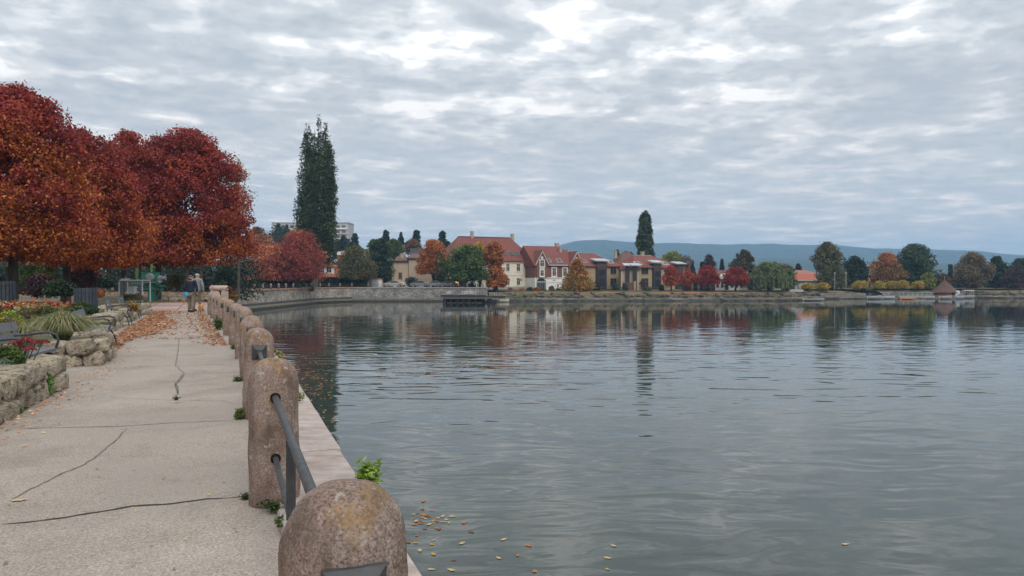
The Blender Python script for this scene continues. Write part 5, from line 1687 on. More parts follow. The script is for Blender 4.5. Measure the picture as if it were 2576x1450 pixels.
# smaller trees at the rear of the garden
tree('sparse_tree', 'thin tan-leaved tree showing bare twigs behind the dome of the red ash', 600, 402, 42, 560, 82, P_TAN, 'ball', 0.1, 1500, 0.24, 0.16, 22, nc=60, csize=0.55)
tree('bare_tree', 'pale trunk of a small tree between the orange skirts and the bin', 214, 640, 40, 690, 48, P_ORANGE, 'dome', 0.2, 2500, 0.2, 0.14, 3, trunk_x=214, bark=BARK_GREY)
for i, (xd, w, y) in enumerate(((352, 5, 66), (436, 9, 72), (470, 7, 78), (120, 6, 62), (260, 6, 70), (505, 7, 84))):
    tree('park_tree', ['slender dark-trunked tree behind the green sluice wheel', 'stout dark trunk just right of the sluice wheel', 'dark trunk between the sluice wheel and the walkers',
                       'thin trunk in the shade between the two left red trees', 'thin trunk behind the dark blue bin', 'dark trunk right above the two walkers'][i],
         xd, 560, 46, 668, y, P_ORRED if i % 2 else P_ORANGE, 'dome', 0.1, 3500, 0.28, w / FPX * y * 0.55, 4, 'shaded trees at the back of the garden')
# orange-red tree and the round red one across the corner
tree('autumn_tree', 'orange-brown thin-leaved tree left of the round red tree, above the far posts', 655, 590, 84, 704, 140, [(0.33, 0.10, 0.06, 3), (0.40, 0.15, 0.07, 2), (0.25, 0.07, 0.05, 2), (0.16, 0.09, 0.05, 1)], 'dome', 0.15, 17000, 0.40, 0.25, 5, top_pal=P_BROWN, top=0.95)
tree('autumn_tree', 'round crimson tree right in front of the big poplar', 752, 580, 80, 705, 142, [(0.19, 0.035, 0.030, 3), (0.24, 0.055, 0.035, 2), (0.27, 0.09, 0.04, 1.5)], 'dome', 0.15, 16000, 0.38, 0.45, 6, depth=5.5)
tree('autumn_tree', 'dusky reddish tree behind the crimson one, below the apartment block', 650, 572, 42, 640, 170, P_BROWN, 'dome', 0.3, 3500, 0.5, 0.25, 3)

# ------------------------------------------------------------------ poplars, built spire by spire in one crown
def poplar(label, spires, y, ground, n, leaf, trunk, seed):
    rng = np.random.default_rng(seed)
    xc = sum(s[0] for s in spires) / len(spires)
    o = empty('poplar_tree', (X(xc, y), y, ground), 0, label, 'tree')
    Cs = []; Rs = []
    for (xd, yt, hw, yb) in spires:
        rx = hw / FPX * y; h = Zr(yt, y) - Zr(yb, y)
        cs = max(0.42, rx * 0.25)
        C, R_ = crown_clumps('column', rx, rx, h, int(14 + 1.25 * h * rx * rx / cs ** 3), rng, cs)
        C[:, 0] += X(xd, y) - X(xc, y); C[:, 2] += Zr(yb, y) - ground
        Cs.append(C); Rs.append(R_)
    C = np.concatenate(Cs); R_ = np.concatenate(Rs)
    me = foliage_mesh('crown', C, R_, n, leaf, P_POPLAR, rng, 1.5, 0.6)
    link('crown', me, o)
    mb = MB(); h = C[:, 2].max()
    mb.tube([(0, 0, -0.4), (0, 0, 0.2), (0.1, 0, h * 0.5), (0, 0, h * 0.93)], [trunk * 1.4, trunk, trunk * 0.5, 0.04], 8)
    for (xd, yt, hw, yb) in spires[1:]:
        dx = X(xd, y) - X(xc, y)
        mb.tube([(0, 0, (Zr(yb, y) - ground) * 0.6), (dx * 0.8, 0, (Zr(yb, y) - ground) + 1.5), (dx, 0, Zr(yt, y) - ground - 0.8)], [trunk * 0.5, trunk * 0.3, 0.03], 6)
    mb.build('trunk', BARK, o, True)
    return o


poplar('towering dark poplar with several pointed spires behind the crimson tree',
       [(812, 335, 34, 660), (795, 390, 48, 668), (770, 335, 20, 640), (775, 312, 16, 560), (828, 360, 24, 560), (790, 340, 26, 560), (782, 380, 24, 660), (803, 293, 9, 480), (820, 312, 14, 520), (829, 375, 20, 640), (752, 427, 8, 560), (760, 470, 17, 660), (744, 500, 9, 640), (836, 440, 18, 655), (775, 480, 32, 668), (818, 520, 34, 668)],
       158, 0.2, 38000, 0.46, 0.7, 11)
poplar('single dense poplar column rising behind the modern houses', [(1623, 534, 15, 600), (1614, 541, 11, 648), (1631, 543, 12, 655), (1622, 556, 21, 655), (1621, 590, 25, 660), (1630, 600, 18, 660)], 225, 0.5, 12000, 0.75, 0.6, 12)
for i, (xd, yt, hw, yb, yy, sh, lb) in enumerate((
        (893, 588, 11, 628, 260, 'column', 'columnar dark conifer just right of the apartment block'),
        (864, 592, 14, 632, 240, 'cone', 'bluish dark conifer below the right end of the apartment block'),
        (971, 580, 10, 612, 270, 'column', 'leftmost of the columnar conifers on the skyline hill'),
        (1009, 585, 11, 618, 270, 'cone', 'pointed conifer on the skyline between the columnar ones'),
        (1048, 580, 11, 616, 265, 'column', 'columnar conifer on the skyline just left of the orange tree'),
        (1113, 582, 11, 622, 262, 'column', 'tall columnar conifer left of the high red roof'),
        (1126, 608, 12, 632, 255, 'dome', 'small dark bush-like conifer at the foot of the high red roof'),
        (701, 563, 16, 600, 330, 'layer', 'dark flat-topped pine in front of the apartment block left end'),
        (722, 566, 14, 604, 325, 'layer', 'dark pine beside the poplar, in front of the apartment block'),
        (1553, 629, 10, 660, 260, 'cone', 'dark conifer behind the chimney of the brown roof'),
        (1580, 634, 20, 655, 280, 'dome', 'low dark conifers left of the second poplar'),
        (2391, 673, 13, 732, 225, 'cone', 'dark conifer standing right behind the kiosk roof'),
        (1816, 652, 8, 690, 230, 'cone', 'thin dark conifer right of the purple tree'),
        (1741, 656, 13, 700, 235, 'cone', 'dark conifer between the bare purple tree and the first red ball tree'),
        (1765, 660, 10, 700, 228, 'cone', 'second dark conifer left of the purple tree'),
        (2008, 664, 14, 690, 260, 'layer', 'flat-topped dark pine above the faded pink roof'))):
    tree('conifer', lb, xd, yt, hw, yb, yy, P_CONIF, sh, None, 2600, 0.62 * yy / 240, 0.25, 0, 'dark conifers along the skyline')

# ------------------------------------------------------------------ trees round the lake (position, crown and colours read off the photograph)
T = [
 ('broadleaf_tree', 'dark hilltop tree mass hiding the apartment block left of the poplar', 708, 568, 46, 640, 300, P_DKGREEN, 'dome', 4500, .8, .3, {}),
 ('broadleaf_tree', 'dark hilltop trees hiding the foot of the apartment block right of the poplar', 868, 598, 34, 650, 250, P_DKGREEN, 'dome', 4000, .7, .3, {}),
 ('olive_willow', 'rounded olive drooping tree beside the dark green one, trunk over the quay', 896, 620, 53, 702, 168, P_OLIVE, 'dome', 7500, .5, .35, dict(trunk_x=931)),
 ('broadleaf_tree', 'tall blackish-green tree left of the beige house', 957, 600, 37, 714, 176, P_DKGREEN, 'oval', 8500, .55, .35, {}),
 ('broadleaf_tree', 'fresh green treetops behind the blackish-green tree', 990, 603, 30, 650, 215, P_GREEN, 'dome', 4000, .6, .3, {}),
 ('broadleaf_tree', 'green tree left of the blackish one under the first skyline conifer', 940, 602, 20, 650, 205, P_GREEN, 'dome', 2500, .55, .3, {}),
 ('broadleaf_tree', 'reddish-brown hazy tree behind the beige house chimney', 1038, 602, 26, 640, 225, P_BROWN, 'dome', 3600, .55, .3, {}),
 ('orange_tree', 'rust-orange jagged tree left of the big green one', 1090, 603, 42, 690, 171, P_RUST, 'dome', 8500, .5, .35, {}),
 ('broadleaf_tree', 'small olive tree squeezed between the rust tree and the green tree', 1107, 636, 20, 708, 169, P_OLIVE, 'oval', 3500, .45, .22, {}),
 ('broadleaf_tree', 'broad bright green tree with a yellow top in front of the tall red roof', 1174, 616, 61, 706, 168.5, P_GREEN, 'dome', 13000, .48, .42, dict(top_pal=P_YGREEN, top=0.93, trunk_x=1172)),
 ('broadleaf_tree', 'yellow-tinged crown peeping over the right shoulder of the bright green tree', 1207, 609, 26, 668, 173, P_YEL, 'dome', 2800, .48, .25, {}),
 ('orange_tree', 'narrow rust-brown swamp cypress in front of the cream house', 1244, 609, 25, 680, 170, P_RUST, 'column', 6000, .45, .3, {}),
 ('orange_tree', 'lower wide skirt tree of the same rust-brown below the narrow one', 1249, 668, 30, 722, 169, P_RUST, 'dome', 4200, .45, .3, {}),
 ('orange_tree', 'orange and green pyramid tree in front of the brick house gable', 1452, 651, 47, 733, 172.5, [(0.30, 0.15, 0.03, 3), (0.22, 0.12, 0.03, 2), (0.06, 0.08, 0.03, 2)], 'cone', 9500, .42, .28, dict(top_pal=P_RUST, top=0.72)),
 ('broadleaf_tree', 'yellow-green dome tree behind the right modern house', 1692, 632, 32, 680, 232, P_YGREEN, 'dome', 4500, .6, .3, {}),
 ('bare_tree', 'bare purplish tree right of the yellow-green dome', 1726, 641, 16, 680, 226, [(0.13, 0.085, 0.075, 2), (0.10, 0.065, 0.06, 2)], 'ball', 900, .45, .3, dict(nl=16)),
 ('autumn_tree', 'loose red tree in front of the right modern house', 1688, 668, 22, 718, 174, P_ORRED, 'dome', 3800, .42, .2, dict(top_pal=P_RED, top=0.6)),
 ('autumn_tree', 'thin orange see-through tree right of the loose red one', 1729, 674, 19, 722, 174, P_ORRED, 'oval', 1500, .40, .18, dict(nl=10)),
 ('autumn_tree', 'first round red ball tree, left of the white pavilion gable', 1780, 669, 31, 717, 172.5, P_RED, 'dome', 7000, .38, .25, {}),
 ('autumn_tree', 'second round red ball tree, over the right half of the white pavilion', 1850, 672, 34, 718, 172.5, P_RED, 'dome', 7600, .38, .25, {}),
 ('purple_tree', 'dusky purple treetop behind the first red ball tree', 1783, 641, 18, 690, 226, P_PURPLE, 'dome', 3200, .55, .3, {}),
 ('broadleaf_tree', 'dark brown-green leaning tree behind the second red ball tree', 1870, 629, 32, 712, 196, [(0.065, 0.055, 0.03, 3), (0.045, 0.045, 0.026, 2), (0.09, 0.06, 0.03, 1)], 'oval', 7500, .55, .4, {}),
 ('willow_tree', 'wide pale green weeping willow right of the white pavilion', 1934, 660, 47, 733, 174, P_WILLOW, 'dome', 0, .5, .45, {}),
 ('broadleaf_tree', 'bright green tree tucked against the right side of the willow', 1984, 682, 18, 730, 178, P_GREEN, 'dome', 3600, .45, .25, {}),
 ('broadleaf_tree', 'mixed green treetops rising behind the willow', 1962, 665, 42, 700, 225, P_OLIVE, 'dome', 5000, .6, .3, {}),
 ('plane_tree', 'tallest olive-green airy tree left of the inlet', 2083, 609, 37, 690, 198, P_OLIVE, 'oval', 7500, .55, .5, dict(nl=12)),
 ('plane_tree', 'lower olive tree mass under the tallest airy tree', 2090, 668, 42, 732, 196, P_OLIVE, 'dome', 6000, .55, .4, {}),
 ('broadleaf_tree', 'darker green tree right of the tallest olive tree', 2150, 645, 34, 716, 204, P_DKGREEN, 'dome', 6500, .6, .35, {}),
 ('orange_tree', 'large orange-brown plane tree behind the yellow hedge balls', 2229, 636, 45, 722, 210, [(0.24, 0.12, 0.035, 3), (0.17, 0.095, 0.035, 2), (0.10, 0.085, 0.035, 2)], 'dome', 9000, .6, .4, dict(top_pal=P_RUST, top=0.7)),
 ('plane_tree', 'large dark green tree towering left of the kiosk', 2301, 614, 50, 720, 214, [(0.04, 0.062, 0.028, 3), (0.06, 0.08, 0.03, 2), (0.028, 0.042, 0.024, 2)], 'oval', 12000, .62, .5, {}),
 ('broadleaf_tree', 'small yellow-green tree between the dark tree and the kiosk', 2334, 692, 20, 733, 208, P_YGREEN, 'dome', 3000, .5, .2, {}),
 ('broadleaf_tree', 'small brown tree directly behind the kiosk roof', 2372, 700, 20, 738, 212, P_BROWN, 'dome', 2500, .5, .2, {}),
 ('plane_tree', 'large brown-leaved tree right of the kiosk', 2446, 648, 44, 738, 212, [(0.13, 0.095, 0.05, 3), (0.17, 0.12, 0.06, 2), (0.08, 0.07, 0.04, 2)], 'oval', 9500, .6, .45, {}),
 ('broadleaf_tree', 'dark green tree right of the brown one', 2508, 661, 28, 741, 216, P_DKGREEN, 'oval', 6000, .6, .4, {}),
 ('broadleaf_tree', 'green tree at the right edge of the view, top cut by the frame', 2566, 650, 28, 720, 222, [(0.05, 0.065, 0.03, 3), (0.035, 0.05, 0.03, 2)], 'dome', 5000, .6, .4, {}),
 ('purple_tree', 'dark purple spreading bush-tree at the right edge above the shore', 2556, 694, 38, 745, 204, P_PURPLE, 'dome', 5000, .5, .2, {}),
]
for nm, lb, xd, yt, hw, yb, yy, pal, sh, n, lf, tr, kw in T:
    kw = dict(kw); nl = kw.pop('nl', 3); hw *= 1.13
    if nm == 'willow_tree':
        o = tree(nm, lb, xd, yt, hw, yb - 20, yy, pal, sh, None, 6500, lf, tr, 6)
        rng = np.random.default_rng(5); base = Zr(yb - 20, yy) - ground_h(X(xd, yy), yy)
        rx = hw / FPX * yy; h = Zr(yt, yy) - Zr(yb - 20, yy)
        P = []; D = []
        for k in range(420):
            a = rng.random() * 2 * math.pi; q = rx * (0.45 + 0.6 * math.sqrt(rng.random()))
            z0 = base + h * (0.35 + 0.5 * (1 - (q / rx) ** 2)) * rng.uniform(0.5, 1.0)
            ln = rng.uniform(0.5, 1.0) * (z0 - 0.3)
            m_ = int(ln / 0.28) + 1
            for i in range(m_): P.append((math.cos(a) * q + rng.normal() * .05, math.sin(a) * q + rng.normal() * .05, z0 - ln * i / m_)); D.append((0, 0, 1))
        P = np.array(P); D = np.array(D, float)
        me = quads_mesh('hanging_foliage', leaf_quads(P, 0.62, rng, 0.32, dirs=D), pal_colors(len(P), P_WILLOW, rng))
        props(link('hanging_foliage', me, o), 'long drooping willow strands')
    else:
        tree(nm, lb, xd, yt, hw, yb, yy, pal, sh, None, n, lf, tr, nl, None, **kw)

# clipped ball-headed trees by the lake
for i, (xd, yt, hw, yb, yy, pal) in enumerate(((2031, 714, 19, 729, 186, P_YEL), (2070, 715, 17, 731, 187, P_YEL), (2163, 711, 23, 731, 195, P_YEL), (2211, 713, 18, 732, 197, P_YEL),
                                               (2243, 712, 20, 732, 198, [(0.26, 0.17, 0.04, 3), (0.20, 0.16, 0.04, 2)]), (2271, 712, 19, 733, 198, P_YEL), (2309, 714, 17, 733, 199, P_YEL))):
    tree('ball_tree', ['leftmost clipped yellow ball tree, in front of the red hall', 'clipped yellow ball tree right of the leftmost, before the olive tree', 'yellow-green clipped ball tree by the inlet corner',
                       'orange-yellow clipped ball tree above the first pontoon', 'browner clipped ball tree merging with its right neighbour', 'yellow clipped ball tree right of the brown one',
                       'clipped yellow ball tree nearest the kiosk'][i], xd, yt, hw, yb, yy, pal, 'flat', None, 2600, .34, .10, 2, 'clipped ball-headed trees by the pontoons')

# shrubs and hedges on the far shore
for i, (nm, lb, xd, yt, hw, yb, yy, pal, n) in enumerate((
        ('shrub', 'round reddish-brown clipped shrub in front of the brick house', 1388, 720, 10, 734, 174, P_BROWN, 900),
        ('shrub', 'orange bush at the foot of the cream house, right of the dark one', 1351, 723, 13, 733, 175, P_RUST, 900),
        ('shrub', 'small orange bush left of the dark green one by the cream house', 1311, 726, 9, 734, 173, P_RUST, 600),
        ('shrub', 'dark green bush between the two orange bushes', 1333, 723, 11, 734, 173, P_DKGREEN, 800),
        ('shrub', 'orange bush next to the swamp cypress foot', 1284, 724, 9, 734, 174, P_RUST, 600),
        ('shrub', 'green bush below the arched gateway', 1366, 728, 12, 735, 173.5, P_GREEN, 600),
        ('shrub', 'grey-green bush right of the pyramid tree', 1500, 709, 12, 732, 176, P_DKGREEN, 1100),
        ('shrub', 'grey-green bush below the modern house windows', 1548, 711, 14, 732, 177, [(0.05, 0.062, 0.04, 2), (0.035, 0.05, 0.03, 2)], 1200),
        ('shrub', 'grey-green bush left of the brown gate', 1571, 713, 10, 733, 177, [(0.05, 0.062, 0.04, 2), (0.035, 0.05, 0.03, 2)], 900),
        ('shrub', 'rust-leaved thin bush right of the brown gate', 1616, 705, 12, 731, 176, P_PURPLE, 500),
        ('shrub', 'rounded green bush under the right modern house windows', 1633, 722, 11, 735, 176, P_GREEN, 800),
        ('shrub', 'yellow bush growing on the rocky bank below the gate', 1559, 737, 10, 748, 168.5, P_YEL, 700),
        ('shrub', 'rounded blackish shrub on the quay right of the olive willow', 1035, 698, 26, 723, 170, P_CONIF, 2200),
        ('shrub', 'dark clipped shrub right of the bright green tree trunk', 1187, 712, 14, 729, 167, P_CONIF, 1100),
        ('shrub', 'dark shrubs beneath the willow, left side', 1893, 716, 16, 737, 182, P_CONIF, 1200),
        ('shrub', 'dark foliage around the fence by the white pavilion', 1740, 698, 26, 722, 181, P_CONIF, 1800),
        ('shrub', 'small bush overhanging the far quay wall between stone posts', 784, 717, 9, 734, 147, P_OLIVE, 700),
        ('shrub', 'dark bush at the inlet end of the low shore wall', 2172, 726, 14, 748, 190.5, P_CONIF, 1500),
        ('shrub', 'dark green bush in front of the modern house corner', 1664, 716, 10, 734, 176, P_DKGREEN, 700),
        ('shrub', 'dusky bushes behind the sea wall right of the kiosk', 2490, 728, 40, 746, 206, P_CONIF, 2200),
)):
    shrub(nm, lb, xd, yt, hw, yb, yy, pal, n, 0.30 if yy > 150 else 0.2)


def hedge(label, xd0, xd1, yt, yb, y, pal, n, leaf, depth=1.2, name='hedge', cat='hedge', x1y=None):
    rng = np.random.default_rng(int(xd0))
    x0, x1_ = X(xd0, y), X(xd1, y); h = Zr(yt, y) - Zr(yb, y)
    P = np.stack([rng.uniform(0, x1_ - x0, n), rng.uniform(0, depth, n), rng.uniform(0, h, n)], 1)
    f = rng.integers(0, 3, n)
    P[f == 0, 1] = rng.normal(0, .06, (f == 0).sum()); P[f == 1, 2] = h + rng.normal(0, .06, (f == 1).sum())
    o = empty(name, (x0, y, Zr(yb, y)), 0, label, cat)
    link('foliage', quads_mesh('foliage', leaf_quads(P, leaf, rng, .6), pal_colors(n, pal, rng)), o)
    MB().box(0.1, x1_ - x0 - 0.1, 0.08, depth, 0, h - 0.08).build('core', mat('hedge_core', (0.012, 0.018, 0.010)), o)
    return o


hedge('long clipped dark green hedge along the quay in front of the red-tiled villa', 724, 925, 699, 727, 168, P_DKGREEN, 9000, .3)
hedge('low green hedge along the lawn under the modern houses', 1490, 1580, 730, 736, 176, P_GREEN, 2500, .28, 0.8)
hedge('dark low hedge in front of the brick house and the pyramid tree', 1398, 1480, 728, 734, 177, P_DKGREEN, 2200, .28, 0.8)
hedge('dark hedge behind the parapet walkers, left of the crimson tree', 552, 742, 684, 727, 150, P_CONIF, 9000, .35, 3)

# background woods that read as one mass
def wood(name, xd0, xd1, y, yt, yb, pal, n, leaf, depth, amp=8, seed=0):
    rng = np.random.default_rng(seed + 40)
    m_ = int((xd1 - xd0) / 26) + 2
    C = []; R_ = []
    for i in range(m_ * 3):
        xd = rng.uniform(xd0, xd1); yy = y + rng.uniform(0, depth)
        top = Zr(yt + rng.uniform(-amp, amp), yy); bot = Zr(yb, yy)
        rad = max(1.2, (top - bot) * 0.38) * rng.uniform(.7, 1.1)
        for z in np.arange(bot + rad * .4, top - rad * .6, rad * 0.9): C.append((X(xd, yy) + rng.normal() * rad * .4, yy, z)); R_.append(rad)
        C.append((X(xd, yy), yy, top - rad * .7)); R_.append(rad * .8)
    C = np.array(C); R_ = np.array(R_)
    o = link(name, foliage_mesh(name, C, R_, n, leaf, pal, rng))
    return props(o, kind='stuff')


MIX_D = P_DKGREEN + P_CONIF + [(0.07, 0.055, 0.03, 1.5), (0.055, 0.035, 0.03, 1)]
wood('background_wood', 1480, 2760, 262, 700, 722, MIX_D + [(0.11, 0.09, 0.04, 2)], 26000, .85, 30, 9, 1)
wood('background_wood', 2340, 2800, 226, 716, 742, MIX_D, 12000, .7, 10, 6, 2)
wood('background_wood', 560, 1160, 236, 660, 712, MIX_D + P_OLIVE, 22000, .8, 25, 12, 3)
wood('background_wood', 1880, 2350, 222, 712, 742, MIX_D + [(0.09, 0.08, 0.035, 2)], 14000, .6, 12, 6, 5)
wood('dark_thicket', -160, 620, 92, 652, 744, P_CONIF + [(0.03, 0.03, 0.02, 2)], 42000, .42, 14, 10, 4)

# ------------------------------------------------------------------ the garden: shrubs, flowers, grass, bins, benches
for i, (nm, lb, xd, yt, hw, yb, yy, pal, n, lf) in enumerate((
        ('shrub', 'yellow-green leafy shrub behind the leftmost trunk', 90, 668, 62, 716, 42, P_GREEN + [(0.14, 0.16, 0.05, 4)], 5000, .13),
        ('shrub', 'low dark purple bush right of the leftmost trunk', 95, 692, 48, 745, 33, P_PURPLE, 5000, .11),
        ('shrub', 'dark green bush between the purple bush and the second trunk', 150, 706, 44, 742, 31, P_DKGREEN, 4500, .11),
        ('shrub', 'brownish-purple bush behind the second trunk', 205, 680, 46, 722, 46, P_PURPLE + [(0.10, 0.06, 0.045, 3)], 4000, .14),
        ('shrub', 'dark bush at the extreme left behind the tagged trunk', -40, 680, 50, 752, 36, P_DKGREEN, 4500, .13),
        ('shrub', 'green bush with yellowing leaves left of the walkers', 440, 692, 26, 724, 62, P_OLIVE + [(0.2, 0.18, 0.04, 2)], 2500, .16),
        ('shrub', 'dark rounded bush above the parapet, right of the walkers', 565, 668, 30, 722, 92, P_DKGREEN, 4500, .26),
        ('shrub', 'dark low bush behind the white sluice frame', 250, 700, 40, 722, 66, P_CONIF, 3000, .2),
        ('shrub', 'green ground shrub at the foot of the white sluice frame', 330, 741, 30, 757, 47, P_GREEN + P_BROWN, 2200, .12),
        ('shrub', 'dry orange-brown plant beside the dark bin', 250, 728, 10, 748, 28, P_RUST, 700, .08),
        ('shrub', 'yellow-green flowering shrub near the left edge below the flowers', 25, 784, 34, 838, 15.5, [(0.25, 0.28, 0.04, 3), (0.12, 0.18, 0.04, 3), (0.40, 0.28, 0.05, 1)], 3500, .055),
        ('shrub', 'mixed green and brown low planting in front of the flower bed', 110, 772, 62, 812, 17.5, P_GREEN + P_BROWN + P_OLIVE, 5500, .06),
        ('shrub', 'dark green planting under the second bench back', 205, 762, 42, 790, 19.5, P_GREEN + P_DKGREEN, 4500, .065),
        ('shrub', 'green planting below the dark red sedum heads', 22, 872, 44, 925, 9.6, P_GREEN, 4000, .04),
        ('shrub', 'low grey-green plant drooping over the nearest wall', 10, 905, 34, 960, 9.2, [(0.10, 0.13, 0.09, 2), (0.07, 0.10, 0.06, 2)], 2500, .035),
        ('shrub', 'bright green fern clump against the nearest wall', 100, 936, 32, 1000, 9.55, [(0.08, 0.17, 0.03, 3), (0.12, 0.22, 0.05, 2), (0.05, 0.11, 0.03, 2)], 4200, .04),
        ('shrub', 'small weed at the foot of the nearest wall', 35, 1020, 26, 1046, 8.35, [(0.05, 0.10, 0.03, 2), (0.08, 0.14, 0.04, 2)], 1200, .03),
        ('shrub', 'grassy weeds at the corner of the wall under the grass clump', 262, 870, 9, 908, 13.9, [(0.08, 0.14, 0.03, 2), (0.12, 0.17, 0.05, 2)], 1000, .05),
        ('shrub', 'ochre and green ground plants in front of the third bench', 330, 760, 26, 782, 27.5, P_YEL + P_GREEN + P_RUST, 1500, .07),
)):
    shrub(nm, lb, xd, yt, hw, yb, yy, pal, n, lf)

# flowers: heads on stems, massed
def flowers(name, label, x0, x1_, y0_, y1_, n, cols, zoff, size, seed):
    rng = np.random.default_rng(seed)
    P = np.stack([rng.uniform(x0, x1_, n), rng.uniform(y0_, y1_, n), np.zeros(n)], 1)
    P[:, 0] += -(P[:, 1] - y0_) * 0.30
    P[:, 2] = np.array([gheight(a, b_) for a, b_ in P[:, :2]]) + zoff + rng.uniform(-0.07, 0.07, n)
    reps = 7
    Q = np.repeat(P, reps, 0) + rng.normal(size=(n * reps, 3)) * size * 0.5
    kc = rng.choice(len(cols), n); xn = P[:, 0]
    kc = (np.floor((np.sin(xn * 1.7) * 0.5 + np.sin(P[:, 1] * 1.3 + xn) * 0.4 + 1.0 + rng.normal(size=n) * 0.35) / 2 * len(cols)).clip(0, len(cols) - 1)).astype(int)
    C = np.repeat(np.array(cols)[kc], reps, 0) * rng.uniform(.8, 1.2, n * reps)[:, None]
    V = leaf_quads(Q, size, rng, .9)
    # stems and leaves
    S = np.repeat(P, 8, 0); S[:, 2] -= rng.uniform(0.03, zoff, len(S)); S[:, :2] += rng.normal(size=(len(S), 2)) * .06
    V2 = leaf_quads(S, size * 1.2, rng, .35); C2 = pal_colors(len(S), P_GREEN + P_DKGREEN, rng)
    me = quads_mesh(name, np.concatenate([V, V2]), np.concatenate([C, C2]))
    o = props(link(name, me), kind='stuff')
    return o


flowers('flower_bed', '', -19.6, -13.2, 21.5, 26, 560, [(0.36, 0.025, 0.02), (0.42, 0.08, 0.02), (0.42, 0.38, 0.24), (0.30, 0.02, 0.02), (0.45, 0.20, 0.04), (0.40, 0.38, 0.20)], 0.22, 0.085, 3)
flowers('ground_cover', '', -17, -9.8, 13, 21, 1200, [(0.16, 0.12, 0.05), (0.10, 0.12, 0.04), (0.22, 0.10, 0.05), (0.07, 0.10, 0.04)], 0.10, 0.07, 4)
flowers('ground_cover', '', -10.5, -7.3, 5, 12, 600, [(0.12, 0.10, 0.05), (0.10, 0.13, 0.04), (0.15, 0.12, 0.05)], 0.08, 0.05, 6)
# red sedum heads
rng = np.random.default_rng(8)
sd = empty('sedum_plant', (X(40, 9.7), 9.7, 0.42), 0, 'dark red flat-headed sedum flowers in front of the nearest bench', 'flower')
for k in range(11):
    a = rng.uniform(-0.33, 0.36); b_ = rng.uniform(-0.2, 0.25); z = 0.19 + rng.uniform(-0.08, 0.10)
    n = 260; P = rng.normal(size=(n, 3)); P /= np.linalg.norm(P, axis=1)[:, None]; P *= (0.078, 0.078, 0.045); P[:, 2] = abs(P[:, 2])
    me = quads_mesh('flower_head', leaf_quads(P, 0.022, rng, .9), pal_colors(n, [(0.20, 0.035, 0.04, 2), (0.27, 0.06, 0.05, 2), (0.14, 0.03, 0.035, 2)], rng))
    link('flower_head', me, sd, loc=(a, b_, z))
    MB().tube([(a * .6, b_ * .6, 0), (a, b_, z + 0.01)], 0.008, 5).build('stem', mat('stem_green', (0.06, 0.10, 0.03)), sd)

# ornamental grass clump: hundreds of arching blades
def grass_clump(label, x, y, z, r_, h, n, cols, seed, name='grass_clump', w=0.010):
    rng = np.random.default_rng(seed)
    a = rng.uniform(0, 2 * math.pi, n); t = rng.uniform(0.05, 1.15, n); V = []; C = []
    L = rng.uniform(.55, 1.15, n); pc = pal_colors(n, cols, rng)
    for i in range(n):
        d = np.array([math.cos(a[i]), math.sin(a[i]), 0]); s_ = np.array([-d[1], d[0], 0]) * w
        b0 = d * r_ * 0.16 * rng.random(); p1 = b0 + d * r_ * 0.35 * t[i] * L[i] + np.array([0, 0, h * .75 * L[i]]); p2 = b0 + d * r_ * 0.8 * t[i] * L[i] + np.array([0, 0, h * L[i] * (1.0 - .25 * t[i])])
        p3 = b0 + d * r_ * 1.12 * t[i] * L[i] + np.array([0, 0, h * L[i] * (1.08 - .62 * t[i])])
        V += [np.stack([b0 - s_, b0 + s_, p1 + s_, p1 - s_]), np.stack([p1 - s_, p1 + s_, p2 + s_ * .7, p2 - s_ * .7]), np.stack([p2 - s_ * .7, p2 + s_ * .7, p3 + s_ * .1, p3 - s_ * .1])]
        C += [pc[i]] * 3
    o = link(name, quads_mesh(name, np.array(V), np.array(C)), None, loc=(x, y, z))
    return props(o, label, 'grass')


grass_clump('big arching clump of ornamental grass on the second wall, between the two nearest benches', X(156, 13.7), 13.7, 0.38, 0.62, 0.50, 4600,
            [(0.17, 0.19, 0.09, 3), (0.24, 0.25, 0.14, 2), (0.10, 0.13, 0.06, 2), (0.28, 0.18, 0.09, 1.2)], 5, w=0.0055)

grass_clump('small tuft of grey-green grass just behind the red sedum', X(60, 12.6), 12.6, 0.40, 0.30, 0.34, 900, [(0.14, 0.17, 0.09, 3), (0.20, 0.20, 0.11, 2), (0.26, 0.16, 0.08, 1)], 15, w=0.005)
grass_clump('wispy brown grass tuft behind the big clump, before the flower bed', X(120, 18.5), 18.5, 0.46, 0.40, 0.42, 900, [(0.20, 0.15, 0.08, 3), (0.14, 0.15, 0.07, 2)], 16, w=0.006)
shrub('shrub', 'mound of yellow-orange small flowers beside the nearest bench back', 20, 800, 46, 842, 13.2, [(0.34, 0.22, 0.04, 2), (0.10, 0.14, 0.04, 3), (0.30, 0.12, 0.03, 1)], 3500, 0.045)

